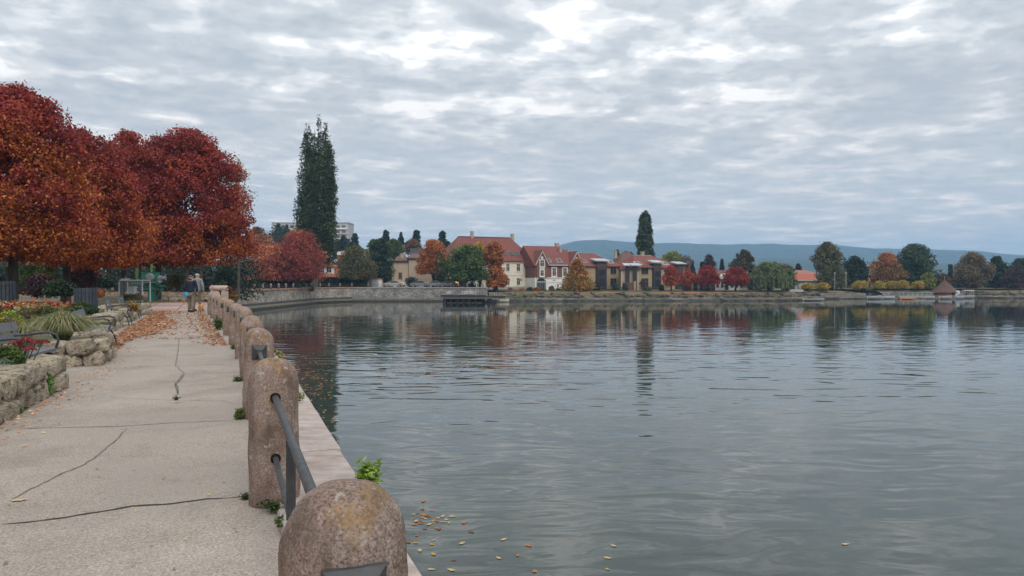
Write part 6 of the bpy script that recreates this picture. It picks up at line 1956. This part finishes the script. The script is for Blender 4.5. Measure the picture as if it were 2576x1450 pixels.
# benches
def bench(label, x, y, rz, L=1.75):
    o = empty('park_bench', (x, y, 0), rz, label, 'bench', 'iron-armed plank benches facing the lake')
    W_ = mat('weathered_plank', (0.115, 0.12, 0.13), (0.175, 0.18, 0.19), rough=0.7, scale=3, stretch=(0.6, 8, 8), bump=0.3, rnd=0.1)
    # local: y along the bench, +x is the front
    for k in range(3): MB().box(-0.26 + k * 0.175, -0.26 + k * 0.175 + 0.155, -L / 2, L / 2, 0.42, 0.455).build('seat_plank', W_, o)
    for k in range(2):
        m = Matrix.Translation((-0.33 - k * 0.045, 0, 0.56 + k * 0.165)) @ Matrix.Rotation(R(-14), 4, 'Y')
        MB().box(-0.018, 0.018, -L / 2, L / 2, 0, 0.145, m).build('back_plank', W_, o)
    for s_ in (-1, 1):
        v = s_ * (L / 2 - 0.22)
        MB().tube([(-0.30, v, 0.30), (-0.35, v, 0.60), (-0.41, v, 0.90), (-0.45, v, 0.93), (-0.48, v, 0.90)], 0.018, 8).build('back_support', M_IRON, o, True)
        MB().tube([(-0.35, v, 0.66), (-0.2, v, 0.665), (0.0, v, 0.69), (0.14, v, 0.70), (0.24, v, 0.66), (0.27, v, 0.57), (0.24, v, 0.47), (0.20, v, 0.41)], 0.020, 8).build('armrest', M_IRON, o, True)
        MB().tube([(-0.40, v, 0.0), (-0.30, v, 0.30), (-0.05, v, 0.38), (0.18, v, 0.36), (0.26, v, 0.2), (0.30, v, 0.0)], 0.020, 8).build('leg', M_IRON, o, True)
    return o


bench('nearest park bench at the left edge, seat planks ending above the stone wall', -7.22, 10.85, R(15))
bench('second park bench, beyond the grass clump, with its back plank raised over the planting', -9.15, 16.3, R(24))
bench('third park bench among fallen leaves past the dark bin', -13.25, 24.9, R(24))
bench('farthest park bench, beside the last boulder wall', -15.6, 30.2, R(24))

# litter bins
def bin_(label, x, y, z, r_=0.32, h=0.86):
    o = empty('litter_bin', (x, y, z), 0, label, 'bin', 'dark slatted litter bins')
    Bm = mat('blue_grey_slat', (0.035, 0.045, 0.060), (0.055, 0.068, 0.085), rough=0.6, scale=5)
    for k in range(20):
        a = 2 * math.pi * k / 20
        m = Matrix.Rotation(a, 4, 'Z') @ Matrix.Translation((r_, 0, 0))
        MB().box(-0.012, 0.012, -0.044, 0.044, 0.04, h, m).build('slat', Bm, o)
    MB().lathe([(r_ - 0.02, 0.03), (r_ - 0.02, h - 0.05), (r_ - 0.05, h - 0.05), (r_ - 0.05, 0.06)], 20).build('liner', M_DARKW, o)
    MB().lathe([(r_ + 0.01, h * .85), (r_ + 0.025, h * .85), (r_ + 0.025, h * .89), (r_ + 0.01, h * .89)], 20).build('hoop', M_IRON, o)
    return o


bin_('dark blue slatted litter bin behind the second bench', X(216, 23.4), 23.4, 0.42)
bin_('dark blue bin cut by the left edge of the view', X(8, 30), 30, 0.55, 0.42, 0.95)

# sluice gear: green gearbox on a column
M_GRN = mat('sluice_green', (0.02, 0.12, 0.075), (0.03, 0.16, 0.10), rough=0.45, scale=3, c3=(0.06, 0.10, 0.06), s3=2.5, t3=(0.6, 0.75))
M_ALU = mat('grey_casting', (0.13, 0.145, 0.16), (0.19, 0.205, 0.22), rough=0.5, scale=5)
ys = 54.0
SL = empty('sluice_gear', (X(382, ys), ys, 0.0), R(8), 'green sluice gearbox on a braced column with round grey wheel housing', 'sluice gear')
MB().box(-0.22, 0.20, -0.2, 0.2, 0, 1.25).build('column', M_GRN, SL)
MB().box(-0.34, 0.32, -0.3, 0.3, 0, 0.06).build('base_plate', M_GRN, SL)
MB().box(-0.62, 0.52, -0.28, 0.28, 1.25, 2.12).build('gearbox', M_GRN, SL)
MB().box(-0.66, 0.56, -0.32, 0.32, 2.123, 2.18).build('lid', M_GRN, SL)
MB().box(-0.64, 0.60, -0.30, 0.30, 0.86, 0.96).build('bracket', M_GRN, SL)
MB().prism([(0.20, 0.1), (0.28, 0.1), (0.88, 1.15), (0.80, 1.18)], -0.05, 0.05, 'y').build('brace', M_GRN, SL)
MB().box(0.20, 0.95, -0.15, 0.15, 1.10, 1.20).build('arm', M_GRN, SL)
MB().box(-0.07, 0.07, -0.07, 0.07, 2.18, 2.75).box(0.07, 0.2, -0.05, 0.05, 2.5, 2.6).build('spindle', mat('lime_green', (0.10, 0.22, 0.07)), SL)
MB().tube([(0, -0.28, 1.78), (0, -0.44, 1.78), (0, -0.5, 1.78)], [0.31, 0.31, 0.2], 20).build('wheel_housing', M_ALU, SL)
MB().box(-0.36, 0.36, -0.45, -0.28, 1.38, 1.46).build('flange', M_ALU, SL)
MB().tube([(0.50, -0.1, 1.72), (0.72, -0.1, 1.72), (0.74, -0.1, 1.72), (1.02, -0.1, 1.72)], [0.22, 0.22, 0.16, 0.16], 14).build('motor', M_ALU, SL)
MB().tube([(0.66, -0.3, 1.55), (0.66, -0.05, 1.55)], 0.16, 14).build('hand_wheel', M_ALU, SL, True)
MB().tube([(0.9, -0.1, 1.85), (1.05, -0.1, 2.0)], 0.05, 8).build('conduit', M_ALU, SL)
FRm = mat('galvanised_tube', (0.27, 0.29, 0.30), (0.34, 0.36, 0.38), rough=0.4, scale=6)
yf = 51.0
SF = empty('mesh_cage', (X(329, yf), yf, 0.05), 0, 'galvanised mesh cage with a white cabinet left of the green sluice gear', 'cage')
for x in (-0.80, 0.80):
    for v in (0, 1.1): MB().tube([(x, v, 0), (x, v, 1.42), (x * 0.92, v, 1.50)], 0.05, 8).build('post', FRm, SF, True)
for v in (0, 1.1): MB().tube([(-0.78, v, 1.50), (0.78, v, 1.50)], 0.05, 8).build('top_bar', FRm, SF)
mb = MB()
for k in range(1, 14): mb.box(-0.8 + k * 1.6 / 14 - 0.006, -0.8 + k * 1.6 / 14 + 0.006, 0, 0.012, 0.1, 1.46)
for k in range(1, 11): mb.box(-0.78, 0.78, 0.013, 0.022, 0.1 + k * 0.13 - 0.006, 0.1 + k * 0.13 + 0.006)
w_ = mb.build('wire_mesh', FRm, SF)
MB().box(-0.34, 0.06, 0.3, 0.7, 0.0, 1.0).box(-0.37, 0.09, 0.27, 0.73, 1.003, 1.08).build('cabinet', mat('cabinet_white', (0.55, 0.56, 0.56)), SF)
MB().box(-0.07, 0.05, 0.8, 0.92, 1.3, 2.35).build('spindle', _mats['lime_green'], SF)
MB().box(-0.35, 0.35, 0.75, 1.05, 1.2, 1.45).build('gearbox', M_GRN, SF)
for k in range(4): MB().tube([(-0.7 + k * 0.15, 0.1, 1.55), (-0.6 + k * 0.15, 0.1, 1.62)], 0.06, 8).build('bracket', FRm, SF)

# low rubble wall in the leaves beyond the paving
RB = empty('rubble_wall', (X(415, 56), 56, 0), 0, 'low rough rubble wall among fallen leaves between sluice gear and walkers', 'wall')
rr3 = random.Random(6)
for j in range(3):
    for k in range(9):
        link('stone', rr3.choice(STONES), RB, loc=(k * 0.42 + rr3.uniform(-.1, .1) + j * .1, rr3.uniform(-.2, .2) + j * .5, 0.12 + j * 0.19), rot=(0, 0, rr3.uniform(-.4, .4)), scale=(0.5, 0.42, 0.28))

# ------------------------------------------------------------------ people
def skin_mesh(name, verts, edges, radii, m, sub=2):
    me = bpy.data.meshes.new(name); me.from_pydata([tuple(v) for v in verts], edges, []); me.update()
    o = bpy.data.objects.new(name, me); COL.objects.link(o)
    o.modifiers.new('skin', 'SKIN')
    if not me.skin_vertices: me.skin_vertices.new()
    sv = me.skin_vertices[0].data
    for i, r_ in enumerate(radii):
        sv[i].radius = r_ if isinstance(r_, tuple) else (r_, r_)
    sv[0].use_root = True
    s_ = o.modifiers.new('sub', 'SUBSURF'); s_.levels = sub
    dg = bpy.context.evaluated_depsgraph_get()
    me2 = bpy.data.meshes.new_from_object(o.evaluated_get(dg))
    bpy.data.objects.remove(o)
    me2.materials.clear(); me2.materials.append(m); me2.name = name
    me2.polygons.foreach_set('use_smooth', [True] * len(me2.polygons))
    return me2


M_SKIN = mat('skin', (0.40, 0.24, 0.17), (0.46, 0.29, 0.21), rough=0.6)


def person(label, x, y, H, rz, coat, trousers, hair, step=0.16, bag=None, hood=False):
    o = empty('person', (x, y, 0), rz, label, 'person', None)
    s = H / 1.75
    def V_(a): return [Vector(p) * s for p in a]
    # walking away from the camera: +y is forward
    hipz, knz = 0.92, 0.50
    sh = 1.44
    Lf, Rf = step, -step
    vs = [(0, 0, hipz), (0, 0.01, 1.10), (0, 0.0, 1.30), (0, 0.0, 1.44), (0, 0.02, 1.52), (0, 0.03, 1.60), (0, 0.03, 1.72),
          (-0.09, 0, 0.88), (-0.10, Lf * 0.7, knz), (-0.10, Lf * 0.8 - 0.03, 0.10), (-0.10, Lf + 0.12, 0.04),
          (0.09, 0, 0.88), (0.10, Rf * 0.3, knz), (0.10, Rf * 1.1, 0.13), (0.10, Rf * 1.1 + 0.12, 0.04),
          (-0.19, 0, sh - 0.02), (-0.25, -0.02, 1.15), (-0.25, 0.06, 0.90), (-0.25, 0.10, 0.80),
          (0.19, 0, sh - 0.02), (0.25, 0.02, 1.15), (0.25, 0.10, 0.90), (0.25, 0.13, 0.80)]
    ed = [(0, 1), (1, 2), (2, 3), (3, 4), (4, 5), (5, 6), (0, 7), (7, 8), (8, 9), (9, 10), (0, 11), (11, 12), (12, 13), (13, 14), (3, 15), (15, 16), (16, 17), (17, 18), (3, 19), (19, 20), (20, 21), (21, 22)]
    ra = [.12, .12, .14, .10, .06, .10, .085, .085, .058, .04, .04, .085, .058, .04, .04, .055, .042, .032, .035, .055, .042, .032, .035]
    link('body', skin_mesh('body', V_(vs), ed, [r_ * s for r_ in ra], M_SKIN), o)
    # coat
    cv = [(0, 0, 0.86), (0, 0.0, 1.05), (0, 0, 1.28), (0, 0, 1.43), (-0.18, 0, 1.42), (-0.255, -0.02, 1.15), (-0.25, 0.05, 0.92), (0.18, 0, 1.42), (0.255, 0.02, 1.15), (0.25, 0.09, 0.92), (0, -0.01, 1.50)]
    ce = [(0, 1), (1, 2), (2, 3), (3, 4), (4, 5), (5, 6), (3, 7), (7, 8), (8, 9), (3, 10)]
    cr_ = [(0.19, .15), (0.18, .145), (.185, .15), (.13, .12), .085, .068, .055, .085, .068, .055, .085 if hood else .07]
    jk = link('jacket', skin_mesh('jacket', V_(cv), ce, [tuple(a * s for a in r_) if isinstance(r_, tuple) else r_ * s for r_ in cr_], coat), o)
    if hood:
        link('hood', skin_mesh('hood', V_([(0, -0.06, 1.47), (0, -0.07, 1.56)]), [(0, 1)], [.10 * s, .075 * s], coat), jk)
    tv = [(0, 0, 0.92), (-0.095, 0, 0.84), (-0.10, Lf * .7, .50), (-0.10, Lf * .8 - .03, .10), (0.095, 0, 0.84), (0.10, Rf * .3, .50), (0.10, Rf * 1.1, .13)]
    link('trousers', skin_mesh('trousers', V_(tv), [(0, 1), (1, 2), (2, 3), (0, 4), (4, 5), (5, 6)], [r_ * s for r_ in (.15, .105, .078, .068, .105, .078, .068)], trousers), o)
    for a in ((-0.10, Lf * .8), (0.10, Rf * 1.1)):
        MB().prism([(-0.10 + 0.0, 0), (0.18, 0), (0.18, 0.05), (0.05, 0.10), (-0.10, 0.10)], -0.045, 0.045, 'x').build('shoe', mat('dark_shoe', (0.03, 0.03, 0.03)), o, loc=(a[0] * s, (a[1] - 0.0) * s, 0.004), scale=(s, s, s))
    link('hair', skin_mesh('hair', V_([(0, -0.01, 1.60), (0, 0.01, 1.725)]), [(0, 1)], [.118 * s, .100 * s], hair), o)
    for s_ in (-1, 1): MB().box(-0.012, 0.012, -0.02, 0.02, -0.03, 0.03).build('ear', M_SKIN, o, loc=(s_ * 0.105 * s, 0.03 * s, 1.63 * s))
    MB().prism([(0, -0.03), (0.03, -0.02), (0, 0.03)], -0.012, 0.012, 'x').build('nose', M_SKIN, o, loc=(0, 0.125 * s, 1.63 * s))
    return o


M_NAVY = mat('navy_cloth', (0.012, 0.017, 0.034), (0.022, 0.028, 0.048), scale=6)
M_KHAKI = mat('khaki_cloth', (0.16, 0.125, 0.095), (0.21, 0.17, 0.13), scale=6)
M_GREYC = mat('grey_cloth', (0.20, 0.20, 0.22), (0.27, 0.27, 0.29), scale=6)
yp = 35.5
person('person walking away in a dark navy hooded jacket and khaki trousers', X(480, yp), yp, 1.83, R(4), M_NAVY, M_KHAKI, mat('grey_brown_hair', (0.16, 0.15, 0.13), scale=20), 0.12, hood=True)
person('person with white hair and grey jacket walking just beyond the navy jacket', X(496, yp + 1.5), yp + 1.5, 1.92, R(-6), M_GREYC, M_KHAKI, mat('white_hair', (0.55, 0.52, 0.48), scale=20), -0.14)
bg_ = skin_mesh('shoulder_pouch', [Vector((0, 0, -0.05)), Vector((0, 0.02, 0.20))], [(0, 1)], [.13, .10], mat('bright_blue', (0.03, 0.22, 0.42), (0.08, 0.34, 0.55), scale=8))
props(link('shoulder_pouch', bg_, None, loc=(X(474, yp) - 0.02, yp - 0.20, 0.80)), 'bright blue pouch hanging at the hip of the person in navy', 'bag')
# small ginger dog beside them
dg_ = empty('dog', (X(505, 34.5), 34.5, 0), R(10), 'small fluffy ginger dog walking right of the people', 'dog')
dv = [(0, -0.14, 0.27), (0, 0.0, 0.28), (0, 0.15, 0.30), (0, 0.22, 0.38), (0, 0.30, 0.42), (0, 0.37, 0.40), (-.06, .15, .16), (-.06, .15, .02), (.06, .15, .16), (.06, .17, .02),
      (-.06, -.14, .17), (-.06, -.18, .10), (-.06, -.15, .02), (.06, -.14, .17), (.06, -.17, .10), (.06, -.13, .02), (0, -.24, .36), (0, -.26, .45)]
de = [(0, 1), (1, 2), (2, 3), (3, 4), (4, 5), (2, 6), (6, 7), (2, 8), (8, 9), (0, 10), (10, 11), (11, 12), (0, 13), (13, 14), (14, 15), (0, 16), (16, 17)]
M_DOG = mat('ginger_fur', (0.40, 0.18, 0.07), (0.52, 0.28, 0.13), scale=20, bump=0.8)
link('body', skin_mesh('body', [Vector(p) for p in dv], de, [.10, .105, .10, .07, .07, .035, .035, .022, .035, .022, .04, .026, .022, .04, .026, .022, .03, .02], M_DOG), dg_)
for s_ in (-1, 1): MB().prism([(-0.02, 0), (0.02, 0), (0, 0.06)], -0.01, 0.01, 'y').build('ear', M_DOG, dg_, loc=(s_ * 0.045, 0.29, 0.465))
# people by the water on the far quay
o = person('tiny figure in a bright yellow safety vest on the far quay', X(1215, 167.5), 167.5, 1.75, R(90), mat('hi_vis', (0.45, 0.62, 0.05)), M_GREYC, mat('dark_hair', (0.03, 0.025, 0.02), scale=20)); o.location.z = ground_h(o.location.x, 167.5)
o = person('tiny figure in pale clothes left of the yellow vest', X(1203, 168.5), 168.5, 1.7, R(60), M_TRIM, M_GREYC, _mats['dark_hair']); o.location.z = ground_h(o.location.x, 168.5)
o = person('tiny dark figure standing before the white pavilion door', X(1825, 175), 175, 1.7, R(200), M_NAVY, M_NAVY, _mats['dark_hair']); o.location.z = -0.85

# ------------------------------------------------------------------ parked cars and small things on the far shore
def car(label, xd, y, rz, paint, z=None):
    x = X(xd, y)
    o = empty('parked_car', (x, y, ground_h(x, y) if z is None else z), rz, label, 'car', 'cars parked behind the far quay')
    prof = [(-2.1, 0.35), (-2.15, 0.75), (-1.95, 0.95), (-1.2, 1.0), (-0.55, 1.42), (0.75, 1.44), (1.45, 1.02), (2.0, 0.92), (2.15, 0.7), (2.12, 0.35)]
    MB().prism(prof, -0.82, 0.82, 'y').build('body', paint, o)
    for s_ in (-0.83, 0.823): MB().prism([(-1.05, 1.02), (-0.52, 1.36), (0.70, 1.38), (1.28, 1.02)], s_, s_ + 0.008, 'y').build('window', M_GLASS, o)
    for x_ in (-1.3, 1.35):
        for s_ in (-0.84, 0.66):
            w = MB().tube([(x_, s_, 0.32), (x_, s_ + 0.18, 0.32)], 0.32, 14).build('wheel', mat('tyre', (0.02, 0.02, 0.02)), o)
            MB().tube([(x_, s_ - 0.01, 0.32), (x_, s_ + 0.19, 0.32)], 0.19, 10).build('rim', M_ZINC, w)
    for v in (-0.6, 0.6): MB().box(-2.17, -2.12, v - 0.15, v + 0.15, 0.68, 0.80).build('headlight', M_TRIM, o)
    return o


M_SILV = mat('silver_paint', (0.20, 0.22, 0.25), (0.24, 0.26, 0.29), rough=0.3, metal=0.2)
M_WCAR = mat('white_paint', (0.45, 0.46, 0.47), rough=0.25)
car('silver car leftmost in the row behind the stone posts', 1056, 168, 0, M_SILV)
car('second silver car, right of the leftmost, behind the posts', 1092, 168.5, R(5), M_SILV)
car('grey car parked before the cafe, third in the row', 1128, 168, R(-3), mat('grey_paint', (0.20, 0.23, 0.26), rough=0.25))
car('white car by the garage end of the hedge', 990, 171, R(8), M_WCAR)
car('white car parked under the willow', 1924, 180, 0, M_WCAR, -0.8)
UM = empty('parasol', (X(1962, 179), 179, -0.8), 0, 'closed orange-topped stall parasol right of the white car under the willow', 'parasol')
MB().tube([(0, 0, 0), (0, 0, 2.3)], 0.04, 6).build('pole', M_TRIM, UM)
MB().lathe([(0.55, 1.1), (0.62, 1.3), (0.5, 2.0), (0.05, 2.35)], 10).build('canopy', mat('orange_cloth', (0.55, 0.27, 0.06)), UM)
KB = empty('bait_hut', (X(1989, 180), 180, -0.8), R(10), 'small teal hut with a pale side right of the orange parasol', 'hut')
MB().box(-1.1, 0.5, -0.8, 0.8, 0, 1.6).build('wall', mat('teal_paint', (0.05, 0.22, 0.20)), KB); MB().box(0.503, 1.2, -0.7, 0.7, 0, 1.3).build('side_box', M_ZINC, KB)
MB().box(-1.25, 0.65, -0.95, 0.95, 1.603, 1.72).build('roof', M_DARKW, KB)
LR = empty('beached_boat', (X(2002, 176), 176, -1.0), R(8), 'upturned white rowing boat lying on the lawn right of the teal hut', 'boat')
MB().prism([(-1.9, 0), (1.9, 0), (1.5, 0.5), (0, 0.62), (-1.5, 0.5)], -0.5, 0.5, 'y').build('hull', M_WCAR, LR)
MB().box(-1.9, 1.9, -0.03, 0.03, 0.603, 0.68).build('keel', M_WOOD, LR)
for i, (xd, y) in enumerate(((1880, 176), (2100, 192), (2128, 192))):
    o = empty('lamp_post', (X(xd, y), y, -0.85), 0, ['grey lamp post at the right end of the white pavilion', 'left of the two slim posts by the inlet', 'right of the two slim posts by the inlet'][i], 'lamp post')
    MB().tube([(0, 0, 0), (0, 0, 4.2)], [0.09, 0.06], 6).build('pole', M_ZINC, o)
    MB().lathe([(0.05, 4.2), (0.22, 4.3), (0.22, 4.55), (0.05, 4.65)], 8).build('lamp_head', M_ZINC, o)

# ------------------------------------------------------------------ weeds at the bollards and on the quay
for i, (xd, yt, hw, yb, yy, pal, n, lf, lb) in enumerate((
        (548, 798, 14, 830, 22.6, P_GREEN, 1300, .07, 'leafy green weed at the foot of the seventh bollard'),
        (588, 868, 12, 878, 16.2, P_GREEN, 400, .04, 'flat weed at the foot of the fifth bollard'),
        (597, 948, 16, 960, 11.0, P_GREEN, 500, .035, 'small dark weed left of the fourth bollard'),
        (600, 1028, 24, 1062, 8.0, P_GREEN, 1500, .03, 'green weed tuft spreading left of the third bollard'),
        (618, 1245, 22, 1268, 5.05, P_GREEN, 700, .02, 'small weed left of the foot of the second bollard'),
        (690, 1264, 62, 1284, 4.75, P_DKGREEN + P_GREEN, 1500, .02, 'mossy weeds along the foot of the second bollard'),
        (700, 1290, 22, 1330, 4.35, P_GREEN, 260, .02, 'thin trailing weed between the two nearest bollards'),
        (925, 1162, 42, 1240, 5.25, [(0.16, 0.24, 0.04, 3), (0.22, 0.30, 0.06, 2), (0.10, 0.16, 0.04, 2)], 1500, .045, 'yellow-green leafy plant growing from the quay wall over the water'),
        (702, 884, 16, 915, 11.6, [(0.20, 0.18, 0.06, 2), (0.12, 0.13, 0.05, 2)], 250, .05, 'thin dry plant on the coping behind the third bollard'),
        (755, 985, 12, 1010, 8.8, [(0.14, 0.15, 0.05, 2)], 160, .04, 'wispy plant on the coping edge right of the second bollard'),
        (589, 735, 12, 762, 60, P_GREEN + P_RUST, 1100, .16, 'green bush on the leafy slope where the far quay begins'),
        (577, 722, 9, 756, 70, P_ORANGE, 1200, .18, 'orange bush on the leafy slope behind the stone parapet'),
        (443, 1000, 11, 1008, 9.05, P_DKGREEN, 300, .022, 'tiny weed in the middle of the path on the cracked seam'))):
    if n in (1100, 1200):
        shrub('weed', lb, xd, yt, hw, yb, yy, pal, n, lf, cat='weed', ground=0); continue
    hh = (Zr(yt, yy) - Zr(yb, yy)); ww = hw / FPX * yy
    rngw = np.random.default_rng(i + 300); k = max(40, int(n * 0.35)); V = []; C = []; nst = 14
    for s_ in range(nst):
        a = rngw.uniform(0, 2 * math.pi); lean = rngw.uniform(0.2, 1.0); L_ = rngw.uniform(.5, 1.0)
        m_ = k // nst
        tt = rngw.random(m_); px_ = np.cos(a) * ww * lean * tt * L_; py_ = np.sin(a) * ww * 0.7 * lean * tt * L_; pz_ = hh * L_ * np.sin(tt * 1.6) * (1.1 - .5 * lean)
        P = np.stack([px_, py_, pz_ + 0.004], 1) + rngw.normal(size=(m_, 3)) * lf * .55
        P[:, 2] = np.maximum(P[:, 2], 0.006)
        V.append(leaf_quads(P, lf * 1.35, rngw, 0.42, flat=0.5)); C.append(pal_colors(m_, pal, rngw))
    o = link('weed', quads_mesh('weed', np.concatenate(V), np.concatenate(C)), None, loc=(X(xd, yy), yy, Zr(yb, yy)))
    props(o, lb, 'weed')

# ------------------------------------------------------------------ fallen leaves
def leaf_scatter(name, pts, size, pal, seed, z=0.012, tilt=0.35):
    rng = np.random.default_rng(seed); n = len(pts); P = np.array(pts)
    a = rng.uniform(0, 2 * math.pi, n); d = np.stack([np.cos(a), np.sin(a), rng.normal(size=n) * tilt], 1); e = np.stack([-np.sin(a), np.cos(a), rng.normal(size=n) * tilt], 1)
    s_ = (size * rng.uniform(.6, 1.2, n))[:, None]
    V = np.stack([P - d * s_ * .5, P + e * s_ * .3, P + d * s_ * .5, P - e * s_ * .3], 1)
    V[:, :, 2] = np.maximum(V[:, :, 2], z - 0.006)
    o = link(name, quads_mesh(name, V, pal_colors(n, pal, rng)))
    return props(o, kind='stuff')


P_FALL = [(0.26, 0.12, 0.065, 3), (0.32, 0.17, 0.095, 2), (0.17, 0.075, 0.045, 2), (0.36, 0.24, 0.13, 1)]
rng = np.random.default_rng(21); pts = []
while len(pts) < 4200:      # the drift along the wall foot
    y = rng.uniform(14.5, 36); edge = -(0.42 * y + 2.15) + 0.25
    if y < 20: edge = -(0.45 * y + 1.5)
    u = abs(rng.normal()) * (0.9 if y > 17 else 0.4)
    lim = 0.10 + 0.95 * math.exp(-((y - 25) / 6.0) ** 2)
    if u < lim + 0.4: pts.append((edge - 0.5 + u, y, rng.uniform(0.008, 0.05)))
for _ in range(1500):
    y = rng.uniform(19, 37); x0_ = -(0.42 * y + 2.0); x1_ = bx(y) - 0.2
    pts.append((x0_ + (x1_ - x0_) * rng.random() ** 2.0, y, rng.uniform(0.006, 0.02)))
for _ in range(700):
    y = rng.uniform(17, 33); pts.append((bx(y) - 0.25 - abs(rng.normal()) * 0.35, y, rng.uniform(0.006, 0.02)))
leaf_scatter('fallen_leaves', pts, 0.11, P_FALL, 1)
pts = []
for _ in range(9000):
    y = rng.uniform(50, 105); x = rng.uniform(-70, -16 - (y - 38) * 0.40)
    pts.append((x, y, ground_h(x, y) + rng.uniform(0.01, 0.03)))
leaf_scatter('fallen_leaves', pts, 0.24, P_FALL, 2)
pts = []
for _ in range(500):
    y = rng.uniform(6, 17); gx = [g_ for g_ in GE if True]
    ex = -0.35 * y - 2.75 if y < 12.9 else -0.42 * y - 2.05
    pts.append((ex + abs(rng.normal()) * 0.28, y, 0.01))
leaf_scatter('fallen_leaves', pts, 0.055, [(0.45, 0.25, 0.13, 2), (0.35, 0.17, 0.09, 2), (0.55, 0.40, 0.24, 1)], 3)
pts = [gpt(rng.uniform(0, 640), rng.uniform(870, 1440)) + (0.008,) for _ in range(60)]
leaf_scatter('fallen_leaves', pts, 0.03, [(0.35, 0.25, 0.13, 2), (0.2, 0.14, 0.08, 2)], 4)
pts = []
for _ in range(5200):
    t = rng.random(); k = int(t * 5) ; a = QUAY[min(k, 4)]; b_ = QUAY[min(k, 4) + 1]; f = rng.random()
    pts.append((a[0] + (b_[0] - a[0]) * f - 0.3 - abs(rng.normal()) * .5, a[1] + (b_[1] - a[1]) * f, 0.20))
leaf_scatter('fallen_leaves', pts, 0.22, P_FALL, 5)
pts = []
for (x0_, x1_, c) in ((1470, 1720, 1500), (1720, 1885, 4200), (1235, 1300, 500)):
    for _ in range(c):
        y = 170 + rng.random() * 7; xx = X(rng.uniform(x0_, x1_), y); pts.append((xx, y, ground_h(xx, y) + 0.12))
leaf_scatter('fallen_leaves', pts, 0.3, P_FALL, 6)

LF = []
for k, c in enumerate(((0.50, 0.30, 0.06), (0.45, 0.16, 0.05), (0.55, 0.42, 0.22), (0.20, 0.09, 0.04))):
    outl = [(-0.5, 0), (-0.28, 0.14), (-0.22, 0.34), (0.02, 0.20), (0.22, 0.30), (0.26, 0.10), (0.5, 0), (0.24, -0.12), (0.18, -0.30), (-0.02, -0.20), (-0.26, -0.30), (-0.28, -0.12)]
    mb = MB(); mb.add([(0, 0, 0.02)] + [(p[0], p[1], 0.03 + 0.10 * p[0] * p[0]) for p in outl], [(0, i + 1, (i + 1) % 12 + 1) for i in range(12)])
    LF.append(mb.mesh('floating_leaf', mat('dead_leaf_%d' % k, c, tuple(q * .7 for q in c), scale=5)))
o = link('fallen_leaf', LF[2], None, loc=gpt(45, 1262) + (0.004,), scale=(0.13, 0.10, 0.13), rot=(0, 0, 0.2)); props(o, 'single tan star-shaped leaf lying on the path near the left edge', 'leaf')
rngf = random.Random(12)
spots = []
for _ in range(34): spots.append((1075 + rngf.gauss(0, 26), 1305 + rngf.gauss(0, 16)))
for _ in range(14): spots.append((rngf.uniform(1020, 1700), rngf.uniform(1340, 1445)))
spots += [(1049, 1350), (1090, 1362), (1086, 1373), (1085, 1436), (1330, 1376), (1302, 1401), (2130, 1372), (1168, 1318), (1530, 1407)]
for i, (xd, yd) in enumerate(spots):
    x, y = gpt(xd, yd, WATER)
    s_ = rngf.uniform(0.10, 0.19)
    o = link('floating_leaf', LF[rngf.randrange(4)], None, loc=(x, y, WATER + 0.003), rot=(0, 0, rngf.uniform(0, 6.28)), scale=(s_, s_ * .8, s_))
    cn = ['yellow', 'red-orange', 'pale tan', 'dark brown'][LF.index(o.data)]
    where = 'in the small raft just right of the nearest bollard' if i < 34 else ('scattered near the bottom edge left of the middle' if xd < 1250 else ('adrift at the bottom edge near the middle' if xd < 1750 else 'alone on the open water at the lower right'))
    props(o, '%s leaf floating %s' % (cn, where), 'leaf', '%s leaves floating %s' % (cn, where))
pts = []
for _ in range(260):
    xd, yd = (rng.normal(770, 40), rng.uniform(895, 1010)) if rng.random() < .6 else (rng.uniform(730, 860), rng.uniform(885, 1110)); pts.append(gpt(xd, yd, WATER) + (WATER + 0.01,))
for _ in range(420):
    xd = rng.uniform(950, 1420); yd = 945 - (xd - 950) * 0.12 + rng.normal() * 14; pts.append(gpt(xd, yd, WATER) + (WATER + 0.01,))
leaf_scatter('floating_leaves', pts, 0.13, [(0.5, 0.3, 0.1, 2), (0.4, 0.16, 0.06, 2), (0.5, 0.42, 0.25, 1)], 7, z=WATER + 0.008, tilt=0.02)

# ------------------------------------------------------------------ the air between here and the hills
hz = MB().box(-4600, 5200, -320, 4450, -4.5, 200).mesh('haze', None) if False else None
mbz = MB().box(-4650, 5300, -330, 4500, -4.6, 230)
mz = bpy.data.materials.new('haze_air'); mz.use_nodes = True
tz = mz.node_tree; tz.nodes.clear()
pvz = tz.nodes.new('ShaderNodeVolumePrincipled')
pvz.inputs['Color'].default_value = (0.37, 0.66, 1.0, 1)
pvz.inputs['Density'].default_value = 0.00027
pvz.inputs['Anisotropy'].default_value = 0.2
oz = tz.nodes.new('ShaderNodeOutputMaterial')
tz.links.new(pvz.outputs[0], oz.inputs['Volume'])
props(mbz.build('haze', mz), kind='stuff')
